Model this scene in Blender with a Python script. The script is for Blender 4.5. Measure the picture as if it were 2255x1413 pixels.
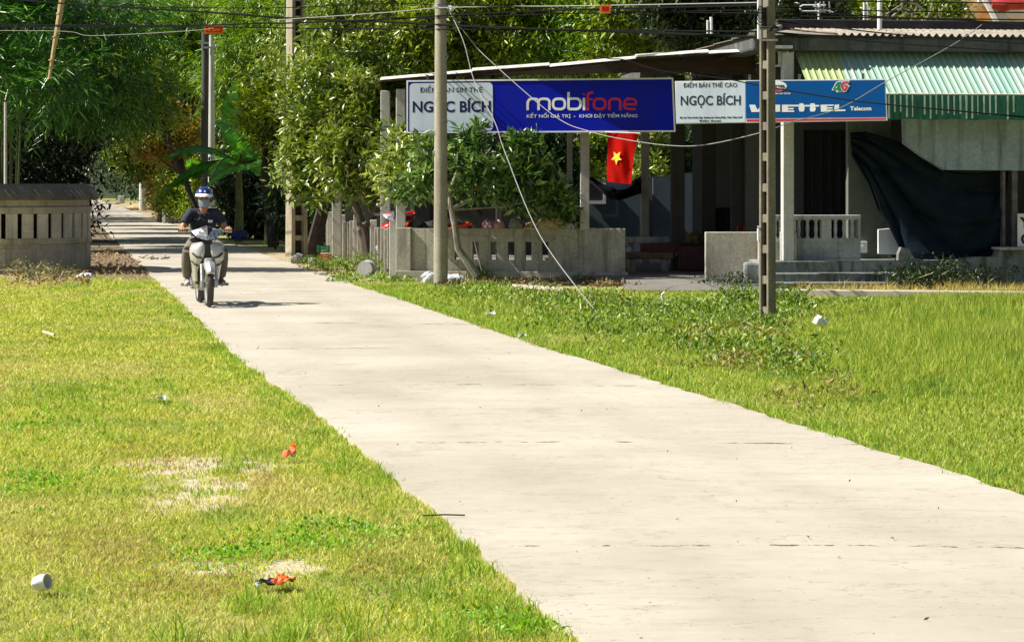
import bpy, bmesh, math, random
import numpy as np
from mathutils import Vector, Matrix, Euler
for o in list(bpy.data.objects): bpy.data.objects.remove(o, do_unlink=True)
SC = bpy.context.scene
COL = SC.collection
R = math.radians
# ---------------------------------------------------------------- camera
F = 5000.0; HZ = 410.0; CX = 1127.5; CAMH = 1.6        # focal length, horizon row, centre column (photo pixels), eye height
cam = bpy.data.cameras.new('camera'); co = bpy.data.objects.new('camera', cam); COL.objects.link(co)
co.location = (0, 0, CAMH); co.rotation_euler = (R(90), 0, 0)
cam.sensor_width = 36; cam.lens = 36 * F / 2255; cam.shift_y = -(706.5 - HZ) / 2255
cam.clip_start = 0.1; cam.clip_end = 2000
SC.camera = co
# ---------------------------------------------------------------- light
SUN_EL = R(46); SUN_AZ = R(-94)                       # azimuth from +Y, clockwise; the sun stands left, almost in the plane of the facades
w = bpy.data.worlds.new('World'); SC.world = w; w.use_nodes = True
nt = w.node_tree; bg = nt.nodes['Background']
sky = nt.nodes.new('ShaderNodeTexSky'); sky.sky_type = 'NISHITA'; sky.sun_disc = False
sky.sun_elevation = SUN_EL; sky.sun_rotation = SUN_AZ; sky.air_density = 1.0; sky.dust_density = 1.5; sky.ozone_density = 1.0
nt.links.new(sky.outputs[0], bg.inputs[0]); bg.inputs[1].default_value = 0.05
sl = bpy.data.lights.new('sun', 'SUN'); so = bpy.data.objects.new('sun', sl); COL.objects.link(so)
sl.energy = 5.0; sl.angle = R(0.5); sl.color = (1.0, 0.95, 0.86)
sd = Vector((math.sin(SUN_AZ) * math.cos(SUN_EL), math.cos(SUN_AZ) * math.cos(SUN_EL), math.sin(SUN_EL)))
so.rotation_euler = sd.to_track_quat('Z', 'Y').to_euler()
SC.view_settings.view_transform = 'Standard'; SC.view_settings.look = 'None'
SC.view_settings.exposure = 0.85; SC.view_settings.gamma = 1.0
SC.render.engine = 'CYCLES'
SC.cycles.max_bounces = 6; SC.cycles.transparent_max_bounces = 8

# ---------------------------------------------------------------- helpers
def P(x, y, D):
    """world point seen at photo pixel (x,y) at distance D"""
    return Vector(((x - CX) * D / F, D, CAMH + (HZ - y) * D / F))
def DG(y): return F * CAMH / (y - HZ)                  # distance of a ground point at row y
def G(x, y): D = DG(y); return Vector(((x - CX) * D / F, D, 0))
def roadL(D): return 1.70 - 0.2 * D + 0.16 * np.clip((22 - D) / 8, 0, 1)
def roadR(D): return roadL(D) + 3.14
# ---------------------------------------------------------------- materials
def lin(c):
    return tuple(((v / 255) / 12.92 if v / 255 <= 0.04045 else (((v / 255) + 0.055) / 1.055) ** 2.4) for v in c)
class NT:
    def __init__(s, name):
        s.m = bpy.data.materials.new(name); s.m.use_nodes = True; s.t = s.m.node_tree
        s.b = s.t.nodes['Principled BSDF']; s.out = s.t.nodes['Material Output']
    def n(s, kind, **kw):
        o = s.t.nodes.new('ShaderNode' + kind)
        for k, v in kw.items(): setattr(o, k, v)
        return o
    def l(s, a, b): s.t.links.new(a, b)
    def pos(s): return s.n('NewGeometry').outputs['Position']
    def mapping(s, src, sc):
        mp = s.n('Mapping'); s.l(src, mp.inputs[0]); mp.inputs['Scale'].default_value = sc; return mp.outputs[0]
    def noise(s, src, scale, detail=4, rough=0.55, dist=0.0):
        o = s.n('TexNoise'); s.l(src, o.inputs['Vector']); o.inputs['Scale'].default_value = scale
        o.inputs['Detail'].default_value = detail; o.inputs['Roughness'].default_value = rough; o.inputs['Distortion'].default_value = dist
        return o.outputs[0]
    def ramp(s, src, stops):
        o = s.n('ValToRGB'); s.l(src, o.inputs[0]); e = o.color_ramp.elements
        while len(e) < len(stops): e.new(0.5)
        for i, (p, c) in enumerate(stops):
            e[i].position = p; e[i].color = (c[0], c[1], c[2], 1) if hasattr(c, '__len__') else (c, c, c, 1)
        return o.outputs[0]
    def mix(s, f, a, b, blend='MIX'):
        o = s.n('Mix', data_type='RGBA', blend_type=blend)
        for i, v in ((0, f), (6, a), (7, b)):
            if hasattr(v, 'is_linked'): s.l(v, o.inputs[i])
            elif i == 0: o.inputs[0].default_value = v
            else: o.inputs[i].default_value = (v[0], v[1], v[2], 1)
        return o.outputs[2]
    def math(s, op, a, b=0.0, c=0.0):
        o = s.n('Math', operation=op)
        for i, v in enumerate((a, b, c)):
            if hasattr(v, 'is_linked'): s.l(v, o.inputs[i])
            else: o.inputs[i].default_value = v
        return o.outputs[0]
    def bump(s, h, strength=0.4, dist=0.02):
        o = s.n('Bump'); s.l(h, o.inputs['Height']); o.inputs['Strength'].default_value = strength; o.inputs['Distance'].default_value = dist
        s.l(o.outputs[0], s.b.inputs['Normal'])
def simple(name, c1, c2=None, scale=6, rough=0.7, metal=0.0, bump=0.15, spec=0.5, stretch=(1, 1, 1), coat=0):
    """two-tone weathered surface"""
    n = NT(name); c2 = c2 or tuple(v * 0.8 for v in c1)
    p = n.mapping(n.pos(), stretch)
    a = n.noise(p, scale, 5, 0.6)
    n.l(n.ramp(a, [(0.36, c1), (0.66, c2)]), n.b.inputs['Base Color'])
    n.b.inputs['Roughness'].default_value = rough; n.b.inputs['Metallic'].default_value = metal
    n.b.inputs['Specular IOR Level'].default_value = spec; n.b.inputs['Coat Weight'].default_value = coat
    if bump: n.bump(n.noise(p, scale * 7, 3), bump, 0.01)
    return n.m
def concrete(name, base, dark, stain=0.5, streak=True, moss=None):
    """weathered concrete: mottling, vertical run-off streaks, fine grain"""
    n = NT(name); p = n.pos()
    a = n.noise(p, 1.6, 6, 0.65); b = n.noise(p, 22, 4, 0.7)
    c = n.ramp(a, [(0.35, base), (0.65, tuple((x + y) / 2 for x, y in zip(base, dark)))])
    c = n.mix(n.ramp(b, [(0.45, 0.0), (0.75, 0.55)]), c, dark)
    if streak:
        sv = n.noise(n.mapping(p, (7, 7, 0.55)), 1.0, 5, 0.6)
        c = n.mix(n.ramp(sv, [(0.50, 0.0), (0.70, stain)]), c, dark)
    if moss:
        mv = n.noise(n.mapping(p, (2.2, 2.2, 1.2)), 1.3, 6, 0.7)
        c = n.mix(n.ramp(mv, [(0.52, 0.0), (0.64, 0.8)]), c, moss)
    n.l(c, n.b.inputs['Base Color']); n.b.inputs['Roughness'].default_value = 0.88
    n.bump(n.noise(p, 45, 5, 0.7), 0.45, 0.012)
    return n.m
def leafmat(name, cols, rough=0.42, trans=0.38, patch=0.5, spec=0.5):
    """leaves: each leaf its own tone, patches of tone over the crown, light passing through"""
    n = NT(name); g = n.n('NewGeometry')
    pv = n.ramp(n.noise(g.outputs['Position'], patch * 1.3, 3), [(0.33, 0.0), (0.68, 1.0)])
    f_ = n.math('ADD', n.math('MULTIPLY', g.outputs['Random Per Island'], 0.62), n.math('MULTIPLY', pv, 0.38))
    c = n.ramp(f_, [(i / (len(cols) - 1), col) for i, col in enumerate(cols)])
    n.l(c, n.b.inputs['Base Color']); n.b.inputs['Roughness'].default_value = rough
    n.b.inputs['Specular IOR Level'].default_value = spec
    tr = n.n('BsdfTranslucent'); mx = n.n('MixShader'); mx.inputs[0].default_value = trans
    hs = n.n('HueSaturation'); hs.inputs['Value'].default_value = 1.6; hs.inputs['Saturation'].default_value = 1.15; n.l(c, hs.inputs['Color'])
    n.l(hs.outputs[0], tr.inputs[0]); n.l(n.b.outputs[0], mx.inputs[1]); n.l(tr.outputs[0], mx.inputs[2]); n.l(mx.outputs[0], n.out.inputs[0])
    return n.m
# ---------------------------------------------------------------- mesh builder
class MB:
    def __init__(s): s.v = []; s.f = []
    def add(s, vs, fs):
        k = len(s.v); s.v += [tuple(v) for v in vs]; s.f += [tuple(i + k for i in f) for f in fs]; return s
    def hexa(s, c8):
        """8 corners: bottom 4 ccw, top 4 ccw"""
        return s.add(c8, [(3, 2, 1, 0), (4, 5, 6, 7), (0, 1, 5, 4), (1, 2, 6, 5), (2, 3, 7, 6), (3, 0, 4, 7)])
    def box(s, x0, x1, y0, y1, z0, z1, fr=None):
        c = [(x0, y0, z0), (x1, y0, z0), (x1, y1, z0), (x0, y1, z0), (x0, y0, z1), (x1, y0, z1), (x1, y1, z1), (x0, y1, z1)]
        if fr is not None: c = [fr @ Vector(p) for p in c]
        return s.hexa(c)
    def bevbox(s, x0, x1, y0, y1, z0, z1, b=0.01, fr=None):
        bm = bmesh.new(); bmesh.ops.create_cube(bm, size=1)
        for v in bm.verts: v.co = Vector(((x0 + x1) / 2 + v.co.x * (x1 - x0), (y0 + y1) / 2 + v.co.y * (y1 - y0), (z0 + z1) / 2 + v.co.z * (z1 - z0)))
        bmesh.ops.bevel(bm, geom=list(bm.edges), offset=b, segments=2, profile=0.5, affect='EDGES')
        bm.verts.ensure_lookup_table()
        s.add([(fr @ v.co) if fr is not None else v.co.copy() for v in bm.verts], [[v.index for v in f.verts] for f in bm.faces]); bm.free(); return s
    def tube(s, pts, rad, n=8, cap=True, flat=None):
        """sweep of circles (or ellipses: flat = (a,b) multipliers) along pts"""
        pts = [Vector(p) for p in pts]; m = len(pts)
        if not hasattr(rad, '__len__'): rad = [rad] * m
        rings = []; prev = None
        for i, p in enumerate(pts):
            t = (pts[min(i + 1, m - 1)] - pts[max(i - 1, 0)])
            t = t.normalized() if t.length > 1e-9 else Vector((0, 0, 1))
            if prev is None: a = t.orthogonal().normalized() if abs(t.z) < 0.9 else Vector((1, 0, 0))
            else: a = prev
            a = (a - t * a.dot(t)).normalized(); b = t.cross(a); prev = a
            fa, fb = flat if flat else (1, 1)
            rings.append([p + a * (math.cos(2 * math.pi * k / n) * rad[i] * fa) + b * (math.sin(2 * math.pi * k / n) * rad[i] * fb) for k in range(n)])
        vs = [v for r in rings for v in r]; fs = []
        for i in range(m - 1):
            for k in range(n):
                k2 = (k + 1) % n; fs.append((i * n + k, i * n + k2, (i + 1) * n + k2, (i + 1) * n + k))
        if cap: fs += [tuple(range(n - 1, -1, -1)), tuple((m - 1) * n + k for k in range(n))]
        return s.add(vs, fs)
    def lathe(s, prof, n=24, c=(0, 0, 0), a0=0, a1=360, M=None):
        """revolve (r,z) profile about Z"""
        full = abs(a1 - a0) >= 359.9; cols = n if full else n + 1; vs = []; c = Vector(c)
        for k in range(cols):
            a = R(a0 + (a1 - a0) * k / n)
            for r, z in prof:
                v = Vector((r * math.cos(a), r * math.sin(a), z)); v = (M @ v) if M is not None else v; vs.append(v + c)
        m = len(prof); fs = []
        for k in range(n):
            k2 = (k + 1) % cols
            for i in range(m - 1): fs.append((k * m + i, k2 * m + i, k2 * m + i + 1, k * m + i + 1))
        return s.add(vs, fs)
    def ball(s, c, r, n=10, M=None):
        r = r if hasattr(r, '__len__') else (r, r, r); vs = []; fs = []; c = Vector(c)
        for i in range(n + 1):
            t = math.pi * i / n
            for k in range(2 * n):
                a = math.pi * k / n
                v = Vector((r[0] * math.sin(t) * math.cos(a), r[1] * math.sin(t) * math.sin(a), r[2] * math.cos(t)))
                vs.append(((M @ v) if M is not None else v) + c)
        for i in range(n):
            for k in range(2 * n):
                k2 = (k + 1) % (2 * n); fs.append((i * 2 * n + k, (i + 1) * 2 * n + k, (i + 1) * 2 * n + k2, i * 2 * n + k2))
        return s.add(vs, fs)
    def prism(s, poly, t, fr):
        """flat outline (u,w) in frame fr (x=u, z=w), thickness t along +y of frame"""
        n = len(poly)
        vs = [fr @ Vector((u, 0, w_)) for u, w_ in poly] + [fr @ Vector((u, t, w_)) for u, w_ in poly]
        fs = [tuple(range(n)), tuple(range(2 * n - 1, n - 1, -1))] + [(k, k + n, (k + 1) % n + n, (k + 1) % n) for k in range(n)]
        return s.add(vs, fs)
def mkobj(name, me, mat, parent=None, loc=None):
    o = bpy.data.objects.new(name, me); COL.objects.link(o)
    if mat: me.materials.append(mat)
    if parent is not None: o.parent = parent
    if loc is not None: o.location = loc
    return o
def rootloc(p):
    while p.parent is not None: p = p.parent
    return Vector(p.location)
def build(mb, name, mat, parent=None, loc=None, smooth=False, local=False, bevel=0, sharp=35):
    """parent given: a part (vertices are world coordinates unless local). loc given: a thing of one mesh with its origin at loc"""
    off = Vector((0, 0, 0))
    if not local:
        if parent is not None: off = rootloc(parent)
        elif loc is not None: off = Vector(loc)
    me = bpy.data.meshes.new(name)
    me.from_pydata([(v[0] - off.x, v[1] - off.y, v[2] - off.z) for v in mb.v], [], mb.f); me.validate()
    bm = bmesh.new(); bm.from_mesh(me); bmesh.ops.remove_doubles(bm, verts=bm.verts, dist=1e-5)
    bmesh.ops.recalc_face_normals(bm, faces=bm.faces)
    if bevel:
        es = [e for e in bm.edges if len(e.link_faces) == 2 and e.calc_face_angle(0) > R(40)]
        bmesh.ops.bevel(bm, geom=es, offset=bevel, segments=1, affect='EDGES')
    if smooth:
        for f in bm.faces: f.smooth = True
        for e in bm.edges:
            if len(e.link_faces) == 2 and e.calc_face_angle(0) > R(sharp): e.smooth = False
    bm.to_mesh(me); bm.free()
    return mkobj(name, me, mat, parent, loc if parent is None else None)
def tag(o, label=None, cat=None, group=None, kind=None):
    if label: o['label'] = label
    if cat: o['category'] = cat
    if group: o['group'] = group
    if kind: o['kind'] = kind
    return o
def thing(name, label, cat, loc=(0, 0, 0), group=None, rz=0):
    o = bpy.data.objects.new(name, None); o.empty_display_size = 0.2; COL.objects.link(o)
    o.location = loc; o.rotation_euler = (0, 0, rz)
    return tag(o, label, cat, group)
def copy_tree(o, parent=None):
    c = o.copy(); COL.objects.link(c)
    if parent is not None: c.parent = parent
    for ch in list(o.children): copy_tree(ch, c)
    return c
def fastmesh(name, V, FV, mat, parent=None, loc=None, off=None, attr=None):
    """V (n,3) array, FV (m,k) array of equal-size polygons"""
    V = np.asarray(V, dtype=np.float32)
    if off is not None: V = V - np.asarray(off, dtype=np.float32)
    FV = np.asarray(FV, dtype=np.int32); m, k = FV.shape
    me = bpy.data.meshes.new(name); me.vertices.add(len(V)); me.vertices.foreach_set('co', V.ravel())
    me.loops.add(m * k); me.loops.foreach_set('vertex_index', FV.ravel())
    me.polygons.add(m); me.polygons.foreach_set('loop_start', np.arange(0, m * k, k, dtype=np.int32))
    me.polygons.foreach_set('loop_total', np.full(m, k, dtype=np.int32))
    me.update(calc_edges=True)
    return mkobj(name, me, mat, parent, loc)
def frame(o, ux):
    """local frame: x axis along ux (horizontal), z up, y away from the viewer"""
    ux = Vector(ux).normalized(); uz = Vector((0, 0, 1)); uy = uz.cross(ux).normalized()
    M = Matrix((ux, uy, uz)).transposed().to_4x4(); M.translation = Vector(o); return M
def evalmesh(o):
    dg = bpy.context.evaluated_depsgraph_get(); return bpy.data.meshes.new_from_object(o.evaluated_get(dg))
def textmb(txt, size, bold=0.0, width=None, shear=0.0, space=1.0):
    """flat lettering as (verts2d, faces) from the built-in font, optionally fitted to a width; origin at its lower left"""
    cu = bpy.data.curves.new('t', 'FONT'); cu.body = txt; cu.size = size; cu.offset = bold; cu.shear = shear; cu.space_character = space
    cu.resolution_u = 3; cu.extrude = 0.0015
    o = bpy.data.objects.new('t', cu); COL.objects.link(o); bpy.context.view_layer.update()
    me = evalmesh(o); vs = [v.co.copy() for v in me.vertices]; fs = [tuple(p.vertices) for p in me.polygons]
    bpy.data.objects.remove(o); bpy.data.curves.remove(cu); bpy.data.meshes.remove(me)
    if not vs: return [], []
    x0 = min(v.x for v in vs); x1 = max(v.x for v in vs)
    k = width / (x1 - x0) if width else 1
    return [Vector(((v.x - x0) * k, v.y, v.z)) for v in vs], fs
def puttext(mb, txt, fr, u, w_, size, width=None, bold=0.0, center=False, y=-0.004, **kw):
    vs, fs = textmb(txt, size, bold, width, **kw)
    if not vs: return
    x1 = max(v.x for v in vs); d = -x1 / 2 if center else 0
    mb.add([fr @ Vector((u + d + v.x, y - v.z - 0.0, w_ + v.y)) for v in vs], fs)
def stroke(mb, fr, pts, wd, y=-0.004, t=0.003, closed=False):
    """flat ribbon of constant width with mitred joints along pts (u,w)"""
    p = [Vector((a, b)) for a, b in pts]; n = len(p); L = []; Rr = []
    for i in range(n):
        a = p[(i - 1) % n] if (closed or i > 0) else None; b = p[(i + 1) % n] if (closed or i < n - 1) else None
        d1 = (p[i] - a).normalized() if a is not None else None; d2 = (b - p[i]).normalized() if b is not None else None
        if d1 is None: d1 = d2
        if d2 is None: d2 = d1
        n1 = Vector((-d1.y, d1.x)); n2 = Vector((-d2.y, d2.x)); m = (n1 + n2)
        m = m.normalized() if m.length > 1e-6 else n1; k = min(1 / max(m.dot(n1), 0.4), 2.0)
        L.append(p[i] + m * wd / 2 * k); Rr.append(p[i] - m * wd / 2 * k)
    vs = []
    for l_, r_ in zip(L, Rr):
        for q in (l_, r_): vs += [fr @ Vector((q.x, y, q.y)), fr @ Vector((q.x, y + t, q.y))]
    fs = []; rng = range(n if closed else n - 1)
    for i in rng:
        a = 4 * i; b = 4 * ((i + 1) % n)
        fs += [(a, a + 2, b + 2, b), (a + 1, b + 1, b + 3, a + 3), (a, b, b + 1, a + 1), (a + 2, a + 3, b + 3, b + 2)]
    mb.add(vs, fs)
def arc(cx, cy, r, a0, a1, n=6, ry=None):
    ry = ry or r
    return [(cx + r * math.cos(R(a0 + (a1 - a0) * k / n)), cy + ry * math.sin(R(a0 + (a1 - a0) * k / n))) for k in range(n + 1)]
# ================================================================ GROUND, ROAD
rng = np.random.default_rng(7); random.seed(7)
def vnoise(x, y, sc, seed=0):
    """smooth value noise on numpy arrays, 0..1"""
    x = np.asarray(x) * sc + 37.3 * seed; y = np.asarray(y) * sc + 91.7 * seed
    xi = np.floor(x).astype(int); yi = np.floor(y).astype(int); xf = x - xi; yf = y - yi
    def h(a, b):
        n = (a * 374761393 + b * 668265263 + seed * 1442695) & 0x7fffffff; n = ((n ^ (n >> 13)) * 1274126177) & 0x7fffffff
        return ((n ^ (n >> 16)) & 0xffff) / 65535.0
    u = xf * xf * (3 - 2 * xf); v = yf * yf * (3 - 2 * yf)
    return (h(xi, yi) * (1 - u) + h(xi + 1, yi) * u) * (1 - v) + (h(xi, yi + 1) * (1 - u) + h(xi + 1, yi + 1) * u) * v
# one ground sheet to the horizon
n = NT('earth_and_turf'); p = n.pos()
a = n.noise(p, 0.55, 6, 0.6); b = n.noise(p, 9, 5, 0.7); c3 = n.noise(p, 60, 3)
c = n.ramp(a, [(0.36, (0.20, 0.23, 0.045)), (0.52, (0.28, 0.27, 0.075)), (0.68, (0.38, 0.33, 0.15))])
c = n.mix(n.ramp(b, [(0.5, 0.0), (0.72, 0.5)]), c, (0.50, 0.42, 0.25)); c = n.mix(n.ramp(c3, [(0.35, 0.4), (0.6, 0.0)]), c, (0.14, 0.14, 0.04))
# worn sandy soil showing through the left lawn
BARE = [(G(400, 1015), .62, .28), (G(430, 1085), .35, .28), (G(500, 1050), .3, .2), (G(610, 1235), .22, .16), (G(480, 1235), .25, .10), (G(455, 1040), .4, .3)]
sq = n.n('SeparateXYZ'); n.l(p, sq.inputs[0]); tot = 0.0
for q, rx, ry in BARE[:5]:
    ex = n.math('POWER', n.math('DIVIDE', n.math('SUBTRACT', sq.outputs[0], q.x), rx * 1.1), 2); ey = n.math('POWER', n.math('DIVIDE', n.math('SUBTRACT', sq.outputs[1], q.y), ry * 2.4), 2)
    tot = n.math('MAXIMUM', tot, n.math('SUBTRACT', 1.0, n.math('ADD', ex, ey)))
msk = n.ramp(n.math('ADD', tot, n.math('MULTIPLY', n.math('SUBTRACT', b, 0.5), 2.2)), [(0.25, 0.0), (0.6, 1.0)])
c = n.mix(msk, c, n.mix(c3, (0.40, 0.34, 0.21), (0.52, 0.45, 0.31)))
n.l(c, n.b.inputs['Base Color']); n.b.inputs['Roughness'].default_value = 0.95; n.bump(b, 0.6, 0.03); M_ground = n.m
mb = MB(); S = 900
mb.add([(-S, -60, -0.03), (S, -60, -0.03), (S, S, -0.03), (-S, S, -0.03)], [(0, 1, 2, 3)])
tag(build(mb, 'ground', M_ground), 'flat ground of short turf and bare earth', 'ground', kind='structure')
# concrete road: pale, slightly pink-cream, mottled, with cross joints every 4.05 m filled with dark grit
n = NT('road_concrete'); p = n.pos(); sx = n.n('SeparateXYZ'); n.l(p, sx.inputs[0])
a = n.noise(p, 0.45, 6, 0.6); b = n.noise(p, 7, 6, 0.7); g_ = n.noise(p, 90, 4, 0.8); d_ = n.noise(n.mapping(p, (1.1, 3.0, 1)), 2.4, 5, 0.7)
c = n.ramp(a, [(0.32, (0.37, 0.33, 0.265)), (0.5, (0.43, 0.39, 0.318)), (0.7, (0.49, 0.45, 0.375))])
c = n.mix(n.ramp(b, [(0.50, 0.0), (0.8, 0.45)]), c, (0.28, 0.245, 0.19)); st2 = n.noise(n.mapping(p, (0.5, 2.6, 1)), 2.0, 6, 0.75); c = n.mix(n.ramp(st2, [(0.52, 0.0), (0.70, 0.35)]), c, (0.29, 0.25, 0.19))
c = n.mix(n.ramp(d_, [(0.60, 0.0), (0.72, 0.30)]), c, (0.56, 0.51, 0.42))
c = n.mix(n.ramp(g_, [(0.62, 0.0), (0.74, 0.5)]), c, (0.24, 0.215, 0.18)); pit = n.math('MULTIPLY', n.ramp(n.noise(n.mapping(p, (1.0, .7, 1)), 36, 3, .6), [(0.66, 0.0), (0.70, 1.0)]), n.ramp(n.noise(p, 1.3, 3, .6), [(0.50, 0.0), (0.62, 0.85)])); c = n.mix(pit, c, (0.13, 0.115, 0.10)); blot = n.ramp(n.noise(n.mapping(p, (.8, .5, 1)), 1.0, 6, .7, .6), [(0.60, 0.0), (0.66, .30)]); c = n.mix(blot, c, (0.25, 0.22, 0.18)); hair = n.math('ABSOLUTE', n.math('SUBTRACT', n.noise(n.mapping(p, (.5, 1.3, 1)), 1.1, 6, .62), 0.5)); c = n.mix(n.ramp(hair, [(0.0, 0.55), (0.0035, 0.0)]), c, (0.17, 0.15, 0.12))
lat = n.math('ADD', sx.outputs[0], n.math('MULTIPLY', sx.outputs[1], 0.2)); nr = n.n('MapRange'); n.l(sx.outputs[1], nr.inputs[0]); nr.inputs[1].default_value = 14; nr.inputs[2].default_value = 22; nr.inputs[3].default_value = .16; nr.inputs[4].default_value = 0; lat = n.math('SUBTRACT', lat, nr.outputs[0]); tn = n.noise(n.mapping(p, (1, .25, 1)), 1.5, 4, .6)
for off in (2.45, 3.75):
    bd = n.math('ABSOLUTE', n.math('SUBTRACT', n.math('ADD', lat, n.math('MULTIPLY', tn, .3)), off + .15)); c = n.mix(n.math('MULTIPLY', n.ramp(bd, [(0.05, .30), (0.30, 0.0)]), tn), c, (0.24, 0.215, 0.18))
edge = n.math('ABSOLUTE', n.math('SUBTRACT', n.math('ADD', lat, n.math('MULTIPLY', n.math('SUBTRACT', b, .5), .5)), 3.27)); c = n.mix(n.ramp(edge, [(1.36, 0.0), (1.56, .55)]), c, (0.42, 0.34, 0.21))
wob = n.math('MULTIPLY', n.math('SUBTRACT', n.noise(n.mapping(p, (2.5, 0.2, 1)), 1.0, 5, 0.7), 0.5), 0.16)
yy = n.math('ADD', n.math('ADD', sx.outputs[1], wob), n.math('MULTIPLY', sx.outputs[0], 0.03))
m_ = n.math('ABSOLUTE', n.math('SUBTRACT', n.math('FRACT', n.math('DIVIDE', n.math('ADD', yy, -10.10 + 4.05 * 20 + 2.025), 4.05)), 0.5))
wd = n.ramp(n.noise(n.mapping(p, (1.7, 0.5, 1)), 1.0, 5, 0.75), [(0.50, 0.0), (0.57, 0.005), (0.72, 0.014)])
gap = n.math('LESS_THAN', m_, wd)
grit = n.mix(n.noise(p, 40, 2), (0.03, 0.028, 0.022), (0.16, 0.14, 0.09))
c = n.mix(gap, c, grit)
n.l(c, n.b.inputs['Base Color']); n.b.inputs['Roughness'].default_value = 0.9; n.b.inputs['Specular IOR Level'].default_value = 0.2
hh = n.math('SUBTRACT', n.math('ADD', n.math('MULTIPLY', b, 0.5), n.math('MULTIPLY', g_, 0.25)), n.math('MULTIPLY', gap, 1.2)); n.bump(hh, 0.35, 0.012)
M_road = n.m
vs = []; fs = []; ds = list(np.arange(3, 60, 0.12)) + list(np.arange(60, 330, 2.0)); W = 0.0
for i, d in enumerate(ds):
    e1 = (vnoise(d, 0, 1.1, 1) - .5) * .05 + (vnoise(d, 0, 5, 2) - .5) * .05; e2 = (vnoise(d, 9, 1.1, 3) - .5) * .05 + (vnoise(d, 9, 5, 4) - .5) * .05
    xl = roadL(d) + e1; xr = roadR(d) + e2 + max(0, (9 - d)) * 0.0
    vs += [(xl, d, -0.06), (xl, d, 0.0), ((xl + xr) / 2, d, 0.012), (xr, d, 0.0), (xr, d, -0.06)]
    if i:
        k = 5 * (i - 1)
        for j in range(4): fs.append((k + j, k + j + 1, k + j + 6, k + j + 5))
mb = MB(); mb.add(vs, fs); tag(build(mb, 'road', M_road), 'pale concrete village lane with dark cross joints', 'road', kind='structure')
# trodden dirt apron right of the lane, a sheet just above the ground
M_dirt = simple('dry_dirt', (0.44, 0.34, 0.20), (0.30, 0.23, 0.13), 3, 0.95, bump=0.5)
pts = [G(640, 603), G(770, 618), G(860, 612), G(760, 590), G(700, 566), G(640, 556), G(560, 545), G(480, 525), G(420, 498), G(370, 470), G(300, 449)]
in_ = [(roadR(d) - 0.15, d) for d in (230, 150, 100, 70, 55, 47, 43, 39)]
mb = MB(); poly = [(q.x, q.y) for q in pts] + in_; vs = [(x, y, -0.022) for x, y in poly]
mb.add(vs, [tuple(range(len(vs)))]); tag(build(mb, 'dirt_apron', M_dirt), 'bare sandy dirt beside the lane', 'dirt', kind='structure')
pts = [(roadL(d) + .12, d) for d in (39.5, 42, 46, 52, 60, 75, 95, 120)] + [(roadL(120) - 2.5, 120), (roadL(95) - 3, 95), (-17.5, 70), (-14.5, 58), (-12.5, 50), (-11.5, 46), (-9.5, 42.2), (-8.1, 41.2), (-7.5, 40.2)]
mb = MB(); mb.add([(x, y, -0.0225) for x, y in pts], [tuple(range(len(pts)))]); tag(build(mb, 'dirt_apron', simple('brown_earth', (0.20, 0.15, 0.09), (0.12, 0.09, 0.055), 3, .95, bump=.6)), 'brown leaf strewn earth between the round wall and the lane', 'dirt', kind='structure')
# yard floor of the shop (concrete, in front and under the roof)
M_floor = concrete('yard_concrete', (0.20, 0.19, 0.165), (0.10, 0.095, 0.08), 0.3, False)  # floor toned down, part of the shop's shade in its colour
mb = MB(); a, b, c_, d = P(868, 610, 39.3), P(1560, 610, 36.6), P(1800, 0, 50), P(700, 0, 56)
mb.hexa([(a.x, a.y, -0.03), (b.x + 2.5, b.y + .2, -0.03), (c_.x, 50, -0.03), (d.x, 56, -0.03), (a.x, a.y, 0.10), (b.x + 2.5, b.y + .2, 0.10), (c_.x, 50, 0.10), (d.x, 56, 0.10)])
mb.hexa([(P(1365, 0, 37.6).x, 35.0, -0.03), (P(1690, 0, 36).x, 34.8, -0.03), (P(1690, 0, 36).x, 36.7, -0.03), (P(1365, 0, 37.6).x, 38, -0.03),
         (P(1365, 0, 37.6).x, 35.0, 0.0), (P(1690, 0, 36).x, 34.8, 0.0), (P(1690, 0, 36).x, 36.7, 0.096), (P(1365, 0, 37.6).x, 38, 0.096)])
tag(build(mb, 'yard_floor', M_floor), 'grey concrete yard floor and entry ramp of the shop', 'floor', kind='structure')
# thin kerb strip in front of the house
M_kerb = concrete('kerb_concrete', (0.50, 0.45, 0.36), (0.28, 0.25, 0.19), 0.2, False)
mb = MB(); a = G(1700, 650); b = G(2500, 658); mb.hexa([(a.x, a.y - .16, -.03), (b.x, b.y - .16, -.03), (b.x, b.y + .16, -.03), (a.x, a.y + .16, -.03), (a.x, a.y - .16, .09), (b.x, b.y - .16, .09), (b.x, b.y + .16, .09), (a.x, a.y + .16, .09)])
a = G(1125, 633); b = G(1240, 640); mb.hexa([(a.x, a.y - .2, -.03), (b.x, b.y - .2, -.03), (b.x, b.y + .2, -.03), (a.x, a.y + .2, -.03), (a.x, a.y - .2, .05), (b.x, b.y - .2, .05), (b.x, b.y + .2, .05), (a.x, a.y + .2, .05)])
tag(build(mb, 'kerb', M_kerb, bevel=0.01), 'pale narrow concrete kerb in front of the house', 'kerb', kind='structure')
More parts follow.
